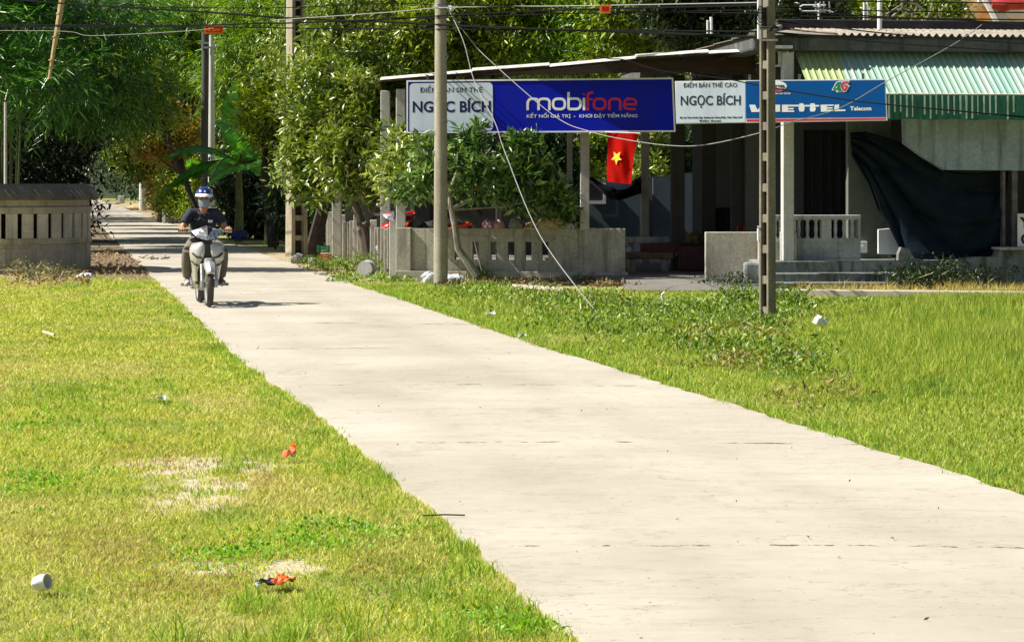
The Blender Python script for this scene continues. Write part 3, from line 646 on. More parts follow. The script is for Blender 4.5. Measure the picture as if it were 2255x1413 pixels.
M_seam = simple('pale_seam', (0.62, 0.75, 0.68), (0.35, 0.5, 0.42), 9, .6)
for i in range(min(70, int((U1 - uv) / per2))):
    u = (math.ceil(uv / per2) + i) * per2 + .008
    if random.random() < .8: mb = MB(); mb.box(u - .008, u + random.uniform(.008, .022), d1 - .056, d1 - .052, zb + random.uniform(0, .12), z1, HF); build(mb, 'seam', M_seam, vl)
mb = MB(); mb.tube([HF @ Vector((uv, d1 - .03, z1 + .02)), HF @ Vector((U1, d1 - .03, z1 + .02))], .014, 6); build(mb, 'edge_trim', M_tin, aw)
mb = MB()                                                   # carrying frame by the gutter
for x in (1716, 1740): u = HU(x, -.1); mb.box(u - .02, u + .02, -.14, -.1, Zy(148, 36.2), Zy(117, 36.2), HF)
mb.box(HU(1700, -.1), HU(1745, -.1), -.145, -.1, Zy(150, 36.2), Zy(146, 36.2), HF); mb.box(HU(1690, -.1), HU(1735, -.1), -.42, -.1, Zy(110, 36.0), Zy(104, 36.0), HF)
build(mb, 'bracket', M_tin, aw)
# navy shade net slung below the parapet
top = [(1872, 292), (1905, 290), (1945, 300), (1993, 318), (2040, 352), (2085, 376), (2140, 382), (2205, 376), (2222, 374)]
bot = [(1876, 345), (1915, 415), (1938, 470), (1958, 500), (1986, 560), (2030, 574), (2090, 580), (2150, 570), (2212, 425)]
mid = [(1874, 318), (1906, 340), (1938, 372), (1975, 410), (2015, 450), (2070, 480), (2120, 482), (2178, 470), (2217, 400)]
bot[-1] = (2208, 556); mid[-1] = (2213, 460)
def bez(a, b, c, t): return tuple((1 - t) ** 2 * a[i] + 2 * t * (1 - t) * (2 * b[i] - (a[i] + c[i]) / 2) + t * t * c[i] for i in (0, 1))
vs = []; fs = []; nu = 84; nv = 40
for i in range(nu + 1):
    q = i / nu * (len(top) - 1); k = min(int(q), len(top) - 2); f = q - k
    T_, M_, B_ = [tuple(a[k][j] * (1 - f) + a[k + 1][j] * f for j in (0, 1)) for a in (top, mid, bot)]
    for j in range(nv + 1):
        t = j / nv; x, y = bez(T_, M_, B_, t); s = i / nu
        cr_ = abs(math.sin(6.5 * s + 3.2 * t * (1.2 - s))) ; d = 0.0 - .10 * math.sin(t * math.pi) * (1 - .5 * s) + .13 * math.sin(math.pi * t) ** .6 * (1 - cr_) ** 3 + .07 * (1 - abs(math.sin(14 * t * (1.1 - s) + 3 * s))) ** 3 + .06 * (1 - abs(math.sin(10 * t * s + 7 * (1 - s)))) ** 3 + .03 * abs(math.sin(11 * (t + .35 * s))) * math.sin(math.pi * s) + .05 * math.sin(9 * s + 5 * t) + .03 * math.sin(17 * t - 8 * s + 2) * math.sin(math.pi * t) + .3 * (1 - s) * .6
        u, zz = HZd(x, y, d); vs.append(HF @ Vector((u, d, zz)))
for i in range(nu):
    for j in range(nv): k = i * (nv + 1) + j; fs.append((k, k + 1, k + nv + 2, k + nv + 1))
mb = MB(); mb.add(vs, fs); o = build(mb, 'shade_net', M_tarp, loc=HF @ Vector((3, 0, 1)), smooth=True); tag(o, 'dark navy shade net hanging in folds below the parapet', 'shade net')
sm = o.modifiers.new('s', 'SOLIDIFY'); sm.thickness = .006
# white board leaning by the net
mb = MB(); poly = [HZd(x, y, .35) for x, y in ((1934, 559), (1934, 505), (1958, 503), (1972, 508), (1981, 522), (1985, 540), (1985, 561))]
mb.prism(poly, .05, HF @ Matrix.Translation((0, .35, 0))); tag(build(mb, 'plastic_board', M_white, loc=HF @ Vector((HU(1960, .35), .35, .43)), bevel=.006), 'white rounded plastic board leaning beside the dark net', 'board')
# roof clutter
def pole_px(name, x, ya, yb, D, r, mat, label, cat, group=None):
    mb = MB(); mb.tube([P(x, yb, D), P(x, ya, D)], r, 8); o = build(mb, name, mat, loc=P(x, yb, D), smooth=True); return tag(o, label, cat, group)
pole_px('vent_pipe', 1558, 45, 76, 40.5, .018, M_white, 'left and shorter of two thin white pipes on the hip roof', 'pipe', 'white pipes on the roof')
pole_px('vent_pipe', 1566, 38, 76, 40.5, .026, M_white, 'right and taller of two thin white pipes on the hip roof', 'pipe', 'white pipes on the roof')
pole_px('mast', 1937, -60, 66, 38.2, .04, M_white, 'slim white mast rising from the corrugated roof', 'mast')
an = thing('antenna', 'pale rooftop antenna with looped dipole above the ridge', 'antenna', P(1803, 52, 40))
mb = MB(); mb.tube([P(1803, 56, 40), P(1803, 8, 40)], .022, 8); build(mb, 'mast', M_white, an)
mb = MB(); L_ = [(1818, 12), (1768, 12), (1763, 15), (1762, 21), (1768, 25), (1818, 25)]; mb.tube([P(x, y, 40) for x, y in L_], .014, 6, cap=True)
for x in (1796, 1806, 1814, 1826): mb.tube([P(x, 4, 39.8), P(x + 2, 30, 40.2)], .012, 6)
mb.tube([P(1790, 14, 40), P(1835, 28, 40)], .014, 6); build(mb, 'dipole', M_white, an)
for x, yb, lab in ((1903, 52, 'left of the two white posts standing behind the ridge'), (1910, 52, 'right of the two white posts standing behind the ridge')):
    pole_px('concrete_post', x, 6, yb, 46, .025, M_white, lab, 'post', 'white posts behind the ridge')

# ================================================================ SHOP (lean-to with pillars)
shop = thing('shop_shelter', 'open fronted shop shelter with a tin lean-to roof on pale pillars', 'shelter', (Sx(1250, 40), 40, 0.1))
# roof sheet rising to the right, dark board underneath, pale tin edge
e = [(P(838, 175, 38.9)), P(1040, 158, 38.35), P(1210, 146, 37.9), P(1400, 128, 37.4), P(1560, 117, 36.9), P(1690, 110, 36.45)]
mb = MB(); vs = []; 
for q in e: vs += [q + Vector((0, 0, 0)), q + Vector((0, 0, -.03)), q + Vector((-.6, 8.5, .34)), q + Vector((-.6, 8.5, .30))]
fs = []
for i in range(len(e) - 1):
    a = 4 * i; b = a + 4; fs += [(a, b, b + 1, a + 1), (a, a + 2, b + 2, b), (a + 1, b + 1, b + 3, a + 3), (a + 2, a + 3, b + 3, b + 2)]
fs += [(0, 1, 3, 2), (4 * len(e) - 4, 4 * len(e) - 2, 4 * len(e) - 1, 4 * len(e) - 3)]
mb.add(vs, fs); rf = build(mb, 'roof', M_brownwood, shop)
mb = MB()
for i in range(len(e) - 1):
    a, b = e[i], e[i + 1]; st = .012 * ((i % 2) * 2 - 1)
    mb.hexa([a + Vector((0, -.06, .0 + st)), b + Vector((0, -.06, .0 + st)), b + Vector((0, .2, .045 + st)), a + Vector((0, .2, .045 + st)), a + Vector((0, -.05, .03 + st)), b + Vector((0, -.05, .03 + st)), b + Vector((0, .2, .06 + st)), a + Vector((0, .2, .06 + st))])
build(mb, 'tin_edge', M_tin, rf)
mb = MB()
for i in range(1, 10): a = e[0].lerp(e[-1], i / 10); mb.tube([a + Vector((0, .25, -.06)), a + Vector((-.6, 8, .25))], .03, 6)
build(mb, 'rafter', M_brownwood, rf)
# brown fascia boards under the edge, right part, and sagging cloth
mb = MB(); D = 37.4; fr = frame((0, D, 0), (1, -.11, 0))
def PU(x, y, D=37.4): return (Sx(x, D), Zy(y, D))
mb.prism([PU(1050, 164), PU(1200, 152), PU(1400, 134), PU(1665, 116), PU(1668, 165), PU(1560, 160), PU(1480, 157), PU(1380, 160), PU(1240, 163)], .03, Matrix.Translation((0, D + .15, 0)))
build(mb, 'fascia_board', M_brownwood, shop)
# pillars
def pillar(x0, x1, ya, D, mat, zb=0.1, depth=None):
    mb = MB(); a, b = Sx(x0, D), Sx(x1, D); dp = depth or (b - a); mb.bevbox(a, b, D, D + dp, zb, Zy(ya, D), .012); return build(mb, 'pillar', mat, shop)
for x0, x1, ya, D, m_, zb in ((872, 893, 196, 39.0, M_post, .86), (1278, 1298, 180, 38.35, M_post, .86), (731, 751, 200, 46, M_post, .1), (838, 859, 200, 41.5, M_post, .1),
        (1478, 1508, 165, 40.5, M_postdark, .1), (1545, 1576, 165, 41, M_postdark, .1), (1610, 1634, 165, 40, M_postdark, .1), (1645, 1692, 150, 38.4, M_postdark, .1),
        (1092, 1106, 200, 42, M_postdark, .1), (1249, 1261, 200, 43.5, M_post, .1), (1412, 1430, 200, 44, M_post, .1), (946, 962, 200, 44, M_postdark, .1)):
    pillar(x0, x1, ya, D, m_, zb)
# inner building: blue-grey wall with a window, dark openings
inner = thing('back_building', 'blue grey walled room behind the shop shelter', 'building', (Sx(1350, 47), 47, .1))
mb = MB(); D = 47
mb.box(Sx(1296, D), Sx(1411, D), D, D + .15, .1, Zy(398, D)); mb.box(Sx(1440, D), Sx(1480, D), D + .3, D + .45, .1, Zy(392, D)); mb.box(Sx(1500, D), Sx(1550, D), D + 1, D + 1.1, .1, Zy(380, D))
mb.box(Sx(1398, D), Sx(1411, D), D + .16, D + 3, .1, Zy(398, D))
build(mb, 'wall', M_wallblue, inner)
mb = MB(); mb.box(Sx(1296, D), Sx(1328, D), D - .02, D - .001, Zy(442, D), Zy(404, D)); build(mb, 'window', M_black, inner)
mb = MB(); mb.box(Sx(1294, D), Sx(1334, D), D - .05, D - .021, Zy(449, D), Zy(442, D)); mb.box(Sx(1328, D), Sx(1334, D), D - .05, D - .021, Zy(441.9, D), Zy(402, D)); build(mb, 'window_frame', M_white, inner)
# sagging black sheet hung between pillars behind the flag
mb = MB(); vs = []; fs = []
for i in range(25):
    s = i / 24; x = 1299 + (1412 - 1299) * s; ya = 385 + 26 * math.sin(math.pi * s); 
    for j in range(5): vs.append(P(x, ya + j * (4 + 6 * s) + 2 * math.sin(9 * s + j), 44 + .15 * math.sin(j * 1.7 + 4 * s)))
for i in range(24):
    for j in range(4): k = i * 5 + j; fs.append((k, k + 1, k + 6, k + 5))
mb.add(vs, fs); o = build(mb, 'black_sheet', simple('black_plastic', (0.012, 0.012, 0.012), (0.02, 0.02, 0.02), 6, .35), loc=P(1355, 400, 44), smooth=True); tag(o, 'black plastic sheet sagging behind the red flag', 'sheet')
# white broken wall glimpsed between the pillars
far = thing('far_hut', 'sunlit white hut with black shadow bars glimpsed between the dark pillars', 'hut', (Sx(1592, 58), 58, 0))
mb = MB(); D = 58; mb.hexa([(Sx(1560, D), D, 0), (Sx(1640, D), D - 1.5, 0), (Sx(1640, D), D + 2, 0), (Sx(1560, D), D + 2, 0), (Sx(1560, D), D, Zy(352, D)), (Sx(1640, D), D - 1.5, Zy(352, D)), (Sx(1640, D), D + 2, Zy(352, D)), (Sx(1560, D), D + 2, Zy(352, D))])
mb2 = MB(); mb2.hexa([(Sx(1572, D), D - 1.6, Zy(432, D)), (Sx(1625, D), D - 2.6, Zy(432, D)), (Sx(1625, D), D - .4, Zy(350, D)), (Sx(1572, D), D - .4, Zy(350, D)), (Sx(1572, D), D - 1.63, Zy(430, D)), (Sx(1625, D), D - 2.63, Zy(430, D)), (Sx(1625, D), D - .43, Zy(348, D)), (Sx(1572, D), D - .43, Zy(348, D))])
build(mb, 'wall', M_white, far); build(mb2, 'roof', simple('whitewashed_tin', (.85, .85, .85), (.7, .7, .7), 2, .6), far)
mb = MB(); mb.tube([P(1578, 372, 56), P(1600, 398, 56), P(1616, 404, 56)], .05, 6); mb.tube([P(1578, 418, 56), P(1616, 432, 56)], .04, 6); mb.tube([P(1600, 396, 56), P(1596, 440, 56)], .045, 6); build(mb, 'shadow_bar', M_black, far)  # black tubes stand in for diagonal shadows on the hut
# dark low wall behind, closing the room under the roof
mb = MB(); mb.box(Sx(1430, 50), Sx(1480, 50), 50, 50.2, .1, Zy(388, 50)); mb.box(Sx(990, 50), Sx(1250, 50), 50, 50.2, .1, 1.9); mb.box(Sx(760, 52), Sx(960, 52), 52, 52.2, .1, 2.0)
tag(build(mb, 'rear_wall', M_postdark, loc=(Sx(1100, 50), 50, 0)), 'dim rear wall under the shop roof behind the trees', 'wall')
# ---- front wall with slots
wallf = thing('slotted_wall', 'low grey concrete wall with six narrow slots in front of the shop', 'wall', (Sx(1120, 38.4), 38.4, 0))
a = P(872, 0, 38.75); b = P(1377, 0, 38.35); fw = frame((a.x, a.y, 0), (b.x - a.x, b.y - a.y, 0)); Wl = math.hypot(b.x - a.x, b.y - a.y)
def WU(x): k = (x - CX) / F; ux = fw.to_3x3() @ Vector((1, 0, 0)); return (k * a.y - a.x) / (ux.x - k * ux.y)
zt = Zy(504, 38.4); sb, st_ = Zy(574, 38.4), Zy(533, 38.4); z1_ = Zy(596, 38.4)
slots = [1008, 1047, 1087, 1125, 1163, 1200]; xs = [WU(905)]
mb = MB(); u0_, uE = WU(905), WU(1275)
mb.box(u0_, uE, 0.02, .20, 0.0, sb, fw); mb.box(u0_, uE, 0.02, .20, st_, zt, fw)
cur = u0_
for s_ in slots: mb.box(cur, WU(s_ - 7), .02, .20, sb, st_, fw); cur = WU(s_ + 7)
mb.box(cur, uE, .02, .20, sb, st_, fw)
# raised panel borders, end piers
mb.box(WU(983), WU(1262), 0.0, .019, Zy(528, 38.4), Zy(520, 38.4), fw)
build(mb, 'panel', M_conc, wallf)
mb = MB(); mb.bevbox(0, u0_, -.03, .24, 0, zt + .012, .01, fw); mb.bevbox(uE, Wl, -.02, .24, 0, zt + .008, .01, fw); build(mb, 'pier', M_conc, wallf)
mb = MB(); mb.bevbox(0, Wl + .05, -.09, -.032, -.03, Zy(598, 38.4), .008, fw); build(mb, 'plinth', M_conc, wallf)
# block wall right of the entry
wb = thing('block_wall', 'plain grey concrete wall block right of the shop entry', 'wall', P(1640, 600, 36.6))
mb = MB(); D = 36.6; mb.bevbox(Sx(1554, D), Sx(1673, D), D, D + .2, .05, Zy(511, D), .012); build(mb, 'slab', M_conc, wb)
mb = MB(); D = 36.3; mb.bevbox(Sx(1672, D), Sx(1709, D), D, D + .25, .05, Zy(512, D), .012); mb.bevbox(Sx(1712, D), Sx(1746, D), D - .5, D - .28, .42, Zy(509, D), .012); build(mb, 'pier', M_conc, wb)
mb = MB(); mb.bevbox(Sx(1640, 35.9), Sx(1690, 35.9), 35.9, 36.2, .0, Zy(578, 35.9), .04); mb.bevbox(Sx(1625, 35.6), Sx(1680, 35.6), 35.5, 35.75, .0, .07, .03); build(mb, 'rubble_block', M_conc_y, wb)
# ---- picket fence of concrete slats running back from the corner
pk = thing('picket_fence', 'row of weathered concrete pickets running back beside the shop', 'fence', (Sx(800, 44), 44, 0))
p0 = Vector((Sx(866, 39.1), 39.1, 0)); p1 = Vector((Sx(722, 53), 53, 0)); N_ = 26
for i in range(N_):
    q = p0.lerp(p1, i / (N_ - 1)); 
    big = i % 6 == 0; h = (1.0 if big else .86) + random.uniform(-.03, .03); w_ = .13 if big else .085
    mb = MB(); mb.bevbox(q.x - w_ / 2, q.x + w_ / 2, q.y - .05, q.y + .05, 0, h, .01, None); build(mb, 'picket', M_post if big else M_conc, pk)
mb = MB(); d_ = (p1 - p0).normalized(); 
for zz in (.25, .70): mb.tube([p0 + Vector((0.05, 0, zz)), p1 + Vector((.05, 0, zz))], .03, 6)
build(mb, 'rail', M_conc, pk)

# ================================================================ ROUND WALL (left)
M_round = concrete('round_wall_render', (0.56, 0.49, 0.39), (0.16, 0.13, 0.10), .7, True)
M_cap = concrete('mossy_cap', (0.17, 0.16, 0.13), (0.055, 0.055, 0.045), .8, True)
M_bal = concrete('pale_baluster', (0.72, 0.65, 0.54), (0.25, 0.21, 0.16), .7, True)
rw = thing('round_wall', 'round weathered concrete enclosure with balusters and a sloping cap', 'wall', (-9.93, 44.0, 0)); rc = Vector((-9.93, 44.0, 0))
Rr_ = 1.74; zz = lambda y: Zy(y, 42.3)
mb = MB(); mb.lathe([(Rr_, -.05), (Rr_, zz(548)), (Rr_ - .16, zz(548)), (Rr_ - .16, -.05)], 72, rc)
mb.lathe([(Rr_ + .02, zz(572) - .40), (Rr_ + .05, zz(572) - .40), (Rr_ + .05, -.05)], 72, rc)
base = build(mb, 'base', M_round, rw, smooth=True)
mb = MB(); mb.lathe([(Rr_ - .13, zz(540)), (Rr_ + .005, zz(540)), (Rr_ + .02, zz(538)), (Rr_ + .02, zz(526)), (Rr_ - .13, zz(526)), (Rr_ - .13, zz(540))], 72, rc); mb.lathe([(Rr_ - .13, zz(548) + .001), (Rr_ - .02, zz(548) + .001), (Rr_ - .02, zz(540)), (Rr_ - .13, zz(540))], 72, rc); build(mb, 'lower_ring', M_round, rw, smooth=True)
mb = MB(); mb.lathe([(Rr_ - .13, zz(471)), (Rr_ + .02, zz(471)), (Rr_ + .02, zz(457)), (Rr_ - .03, zz(454)), (Rr_ - .03, zz(440)), (Rr_ - .16, zz(440)), (Rr_ - .13, zz(471))], 72, rc); build(mb, 'upper_ring', M_round, rw, smooth=True)
for k in range(36):
    th = 10 * k; a_ = R(-90 + th); 
    mb = MB(); r0, r1 = Rr_ - .05, Rr_ + .005
    fr = Matrix.Translation(rc) @ Matrix.Rotation(a_, 4, 'Z'); hw = R(10) * Rr_ * .36
    mb.bevbox(r0, r1, -hw, hw, zz(526.2), zz(471), .008, fr)
    if abs(((th + 180) % 360) - 180) < 100: build(mb, 'baluster', M_bal, rw)
mb = MB(); mb.lathe([(Rr_ + .13, zz(441)), (Rr_ + .155, zz(438)), (Rr_ + .15, zz(434)), (Rr_ + .11, zz(424)), (Rr_ + .05, zz(413)), (Rr_ - .0, zz(407)), (Rr_ - .07, zz(404.8)), (Rr_ - .25, zz(405.5)), (Rr_ - .25, zz(441)), (Rr_ + .13, zz(441))], 72, rc); cap = build(mb, 'cap', M_cap, rw, smooth=True)
mb = MB(); mb.lathe([(1.42, 0), (1.42, zz(441))], 48, rc); build(mb, 'shade_drum', M_black, rw, smooth=True)  # black drum added behind the balusters in place of inner shade
# pale scrape marks: thin mortar ribs on the cap
mb = MB()
for k in range(26):
    if random.random() < .45: continue
    a_ = R(-100 + k * 4.4 + random.uniform(-1, 1)); sl_ = .03
    q0 = rc + Vector(((Rr_ + .145) * math.cos(a_ + sl_), (Rr_ + .145) * math.sin(a_ + sl_), zz(434 - random.uniform(0, 3)))); q1 = rc + Vector(((Rr_ + .085) * math.cos(a_ - sl_), (Rr_ + .085) * math.sin(a_ - sl_), zz(420 - random.uniform(0, 4)))); mb.tube([q0, q1], .006, 5)
build(mb, 'mortar_rib', M_round, cap)

# ================================================================ FAR BUILDINGS
ob = thing('orange_house', 'orange and cream house wall behind the right end of the roof', 'house', (Sx(2190, 75), 75, 0))
D = 75; mb = MB(); mb.box(Sx(2096, D), Sx(2400, D), D, D + 8, 0, 12); 
n = NT('orange_plaster'); p = n.pos(); s_ = n.noise(n.mapping(p, (1, 1, .35)), 1.1, 5, .7); n.l(n.ramp(s_, [(.38, (0.80, 0.33, 0.09)), (.5, (0.80, .50, .27)), (.62, (.78, .64, .48))]), n.b.inputs['Base Color']); n.b.inputs['Roughness'].default_value = .8
build(mb, 'wall', n.m, ob)
mb = MB(); mb.hexa([(Sx(2152, D), D - .25, Zy(8, D)), (Sx(2420, D), D - .25, Zy(58, D) - 1.2), (Sx(2420, D), D - .01, Zy(58, D) - 1.2), (Sx(2152, D), D - .01, Zy(8, D)), (Sx(2150, D), D - .25, Zy(-40, D)), (Sx(2420, D), D - .25, Zy(-10, D)), (Sx(2420, D), D - .01, Zy(-10, D)), (Sx(2150, D), D - .01, Zy(-40, D))])
build(mb, 'stair_parapet', simple('cream_wall', (.78, .70, .62), (.62, .52, .45), 1.2, .8), ob)
mb = MB(); mb.tube([P(2168, -5, 74.5), P(2200, 55, 74.5)], .12, 6)
for k in range(5): mb.tube([P(2176 + k * 7, 8 + k * 3, 74.5), P(2196 + k * 7, 46 + k * 2, 74.5)], .05, 6)
build(mb, 'handrail', M_white, ob)
mb = MB(); mb.tube([P(2184, 10, 74.3), P(2206, 12, 74.3), P(2226, 9, 74.3), P(2262, 12, 74.3)], [.12, .25, .2, .15], 8); build(mb, 'red_cloth', simple('red_cloth', (.5, .04, .03), (.25, .02, .02), 2, .8), ob, smooth=True)
mb = MB(); mb.box(Sx(2034, 80), Sx(2062, 80), 80, 84, 0, 9); tag(build(mb, 'green_house', simple('green_plaster', (.12, .42, .07), (.18, .5, .1), 1, .8), loc=(Sx(2048, 80), 80, 0)), 'narrow bright green house wall glimpsed beyond the roof', 'house')
# ================================================================ SIGNS
def flat(name, c, rough=.45, em=0): return simple(name, c, tuple(v * .80 + .004 for v in c), 1.6, rough, bump=.04, spec=.15, stretch=(1.4, 1.4, .5))
M_blue = flat('royal_blue_print', (0.000, 0.008, 0.42)); M_signwhite = flat('pale_print', (0.62, 0.70, 0.82)); M_red = flat('red_print', (0.62, 0.03, 0.09)); M_navy = flat('navy_print', (0.012, 0.015, 0.09))
M_pure = flat('white_print', (0.82, 0.84, 0.85)); M_teal = flat('blue_print', (0.000, 0.085, 0.32)); M_green = flat('green_print', (0.01, 0.25, 0.12)); M_grey = flat('grey_print', (0.12, 0.14, 0.2))
# long blue sign
a = P(896, 0, 38.35); b = P(1486, 0, 37.85); fs_ = frame((a.x, a.y - .10, 0), (b.x - a.x, b.y - a.y, 0)); ux = fs_.to_3x3() @ Vector((1, 0, 0)); org = Vector((a.x, a.y - .10, 0))
def SU(x, o_=None, u_=None):
    o_ = o_ or org; u_ = u_ or ux; k = (x - CX) / F; return (k * o_.y - o_.x) / (u_.x - k * u_.y)
def SD(x, o_=None, u_=None): o_ = o_ or org; u_ = u_ or ux; return o_.y + SU(x, o_, u_) * u_.y
def SP(x, y, o_=None, u_=None): return (SU(x, o_, u_), Zy(y, SD(x, o_, u_)))
s1 = thing('shop_sign', 'long royal blue shop sign with white and red lettering and a pale left panel', 'sign', (Sx(1190, 38), 38, 3))
mb = MB(); mb.prism([SP(896, 293), SP(1487, 290), SP(1482, 172), SP(896, 178)], .05, fs_); build(mb, 'board', M_blue, s1)
mb = MB(); stroke(mb, fs_, [SP(897, 292), SP(1486, 289), SP(1481, 173), SP(897, 179)], .026, y=-.012, t=.011, closed=True); build(mb, 'frame', M_pure, s1)
q = lambda x, y: SP(x, y)
mb = MB(); L0 = SP(902, 289); L1 = SP(1086, 288); T1 = SP(1085, 182); T0 = SP(902, 184); rr = .07
poly = [L0, (L1[0] - rr, L1[1])] + arc(L1[0] - rr, L1[1] + rr, rr, -90, 0, 4) + arc(T1[0] - rr, T1[1] - rr, rr, 0, 90, 4) + [(T0[0] + rr, T0[1])] + arc(T0[0] + rr, T0[1] - rr, rr, 90, 180, 4)
mb.prism(poly, .006, fs_ @ Matrix.Translation((0, -.0075, 0))); build(mb, 'pale_panel', M_signwhite, s1)
mb = MB(); u, z_ = q(925, 204); puttext(mb, 'ĐIỂM BÁN SIM THẺ', fs_, u, z_, .115, SU(1063) - u, 0, y=-.009); build(mb, 'top_lettering', M_navy, s1); mb = MB()
u, z_ = q(909, 247); puttext(mb, 'NGỌC BÍCH', fs_, u, z_, .255, SU(1081) - u, .006, y=-.009); build(mb, 'name_lettering', M_navy, s1)
# rounded wordmark drawn as strokes: px -> sign coordinates
def wm(pts): return [SP(x, y) for x, y in pts]
wdt = .042
def rrect(x0, x1, y0, y1, r=7):
    return arc(x1 - r, y0 + r, r, -90, 0, 4) + arc(x1 - r, y1 - r, r, 0, 90, 4) + arc(x0 + r, y1 - r, r, 90, 180, 4) + arc(x0 + r, y0 + r, r, 180, 270, 4)
mb = MB(); X0, X1 = 216, 240.5
stroke(mb, fs_, wm([(1162, 243), (1162, 226)] + arc(1171, 225, 8, 180, 270, 4, 7) + [(1177, 218)] + arc(1178, 225, 8, 270, 360, 4, 7) + [(1186, 243)]), wdt, y=-.005)
stroke(mb, fs_, wm([(1186, 232), (1186, 226)] + arc(1194, 225, 8, 180, 270, 4, 7) + [(1201, 218)] + arc(1202, 225, 8, 270, 360, 4, 7) + [(1210, 243)]), wdt, y=-.0055)
stroke(mb, fs_, wm(rrect(1218, 1244, 218, 240.5, 9)), wdt, y=-.005, closed=True)
stroke(mb, fs_, wm([(1252, 203), (1252, 240.5)]), wdt, y=-.005); stroke(mb, fs_, wm([(1252, 240.5), (1268, 240.5)] + arc(1269, 231, 9.5, 90, 0, 4) + arc(1269, 227, 9.5, 0, -90, 4) + [(1252, 217.5)]), wdt, y=-.0055)
stroke(mb, fs_, wm([(1286, 216), (1286, 243)]), wdt, y=-.005); build(mb, 'wordmark_white', M_pure, s1)
mb = MB(); stroke(mb, fs_, wm([(1306, 204), (1300, 204.5), (1296, 207), (1294.5, 211), (1294.5, 243)]), wdt, y=-.005); stroke(mb, fs_, wm([(1288, 219), (1305, 219)]), .032, y=-.0055)
stroke(mb, fs_, wm([(1284, 208), (1288, 208)]), .03, y=-.0055)
stroke(mb, fs_, wm(rrect(1308, 1333, 218, 240.5, 9)), wdt, y=-.005, closed=True)
stroke(mb, fs_, wm([(1342, 243), (1342, 226)] + arc(1350, 225, 8, 180, 270, 4, 7) + [(1357, 218)] + arc(1358, 225, 8, 270, 360, 4, 7) + [(1366, 243)]), wdt, y=-.005)
stroke(mb, fs_, wm([(1375, 230), (1400, 230), (1400, 226)] + arc(1392, 226, 8.5, 0, -90, 4, 8) + [(1384, 218)] + arc(1384, 227, 9, 270, 180, 4) + [(1375, 232)] + arc(1384, 232, 9, 180, 90, 4, 8.5) + [(1400, 240.5)]), wdt * .9, y=-.005)
build(mb, 'wordmark_red', M_red, s1)
mb = MB(); u, z_ = q(1160, 259.5); puttext(mb, 'KẾT NỐI GIÁ TRỊ', fs_, u, z_, .075, SU(1257) - u, .001, y=-.004); build(mb, 'slogan', M_pure, s1); mb = MB(); u, z_ = q(1264, 259); puttext(mb, '-', fs_, u, z_, .075, None, .002, y=-.004); build(mb, 'slogan_dash', M_pure, s1); mb = MB()
u, z_ = q(1276, 259); puttext(mb, 'KHƠI DẬY TIỀM NĂNG', fs_, u, z_, .075, SU(1404) - u, .001, y=-.004); build(mb, 'slogan', M_pure, s1)
mb = MB()
for x in (940, 1110, 1290, 1440):
    u_ = SU(x); mb.box(u_ - .02, u_ + .02, .051, .11, Zy(292, 38.2), Zy(165, 38.2), fs_)
build(mb, 'bracket', M_postdark, s1)
# second sign
o2 = Vector((Sx(1487, 35.22), 35.22, 0)); b2 = Vector((Sx(1953, 34.56), 34.56, 0)); f2 = frame(o2, (b2 - o2)); u2_ = f2.to_3x3() @ Vector((1, 0, 0))
def Q(x, y): return SP(x, y, o2, u2_)
s2 = thing('shop_sign', 'shorter blue shop sign with red bottom stripe, round emblem and white left panel', 'sign', (Sx(1720, 35), 35, 3))
mb = MB(); mb.prism([Q(1489, 273), Q(1954, 266), Q(1950, 174), Q(1486, 179)], .04, f2); build(mb, 'board', M_pure, s2)
mb = MB(); mb.prism([Q(1643, 261), Q(1951, 258), Q(1948, 176.5), Q(1642, 179)], .003, f2 @ Matrix.Translation((0, -.004, 0))); build(mb, 'blue_field', M_teal, s2)
mb = MB(); mb.prism([Q(1644, 268), Q(1951, 264), Q(1951, 260.5), Q(1644, 263.5)], .003, f2 @ Matrix.Translation((0, -.004, 0))); build(mb, 'red_stripe', M_red, s2)
mb = MB(); mb.prism([Q(1489, 271), Q(1641, 269), Q(1641, 180.5), Q(1488, 181.5)], .003, f2 @ Matrix.Translation((0, -.004, 0))); build(mb, 'pale_panel', M_signwhite, s2)
M_slate = flat('slate_print', (0.02, 0.045, 0.075)); W_ = lambda x: SU(x, o2, u2_)
mb = MB(); u, z_ = Q(1505, 193); puttext(mb, 'ĐIỂM BÁN THẺ CÀO', f2, u, z_, .095, W_(1623) - u, 0, y=-.006); build(mb, 'top_lettering', M_slate, s2); mb = MB(); u, z_ = Q(1499, 232); puttext(mb, 'NGỌC BÍCH', f2, u, z_, .205, W_(1631) - u, .003, y=-.006)
build(mb, 'name_lettering', M_slate, s2)
mb = MB(); u, z_ = Q(1497, 261); puttext(mb, 'Địa chỉ: Thôn Phước Lập, Quảng Lợi, Quảng Điền, Thừa Thiên Huế', f2, u, z_, .034, W_(1634) - u, .0006, y=-.006); build(mb, 'small_print', M_slate, s2); mb = MB(); u, z_ = Q(1540, 268); puttext(mb, 'Điện thoại', f2, u, z_, .034, W_(1587) - u, .0006, y=-.006)
build(mb, 'small_print', M_slate, s2)
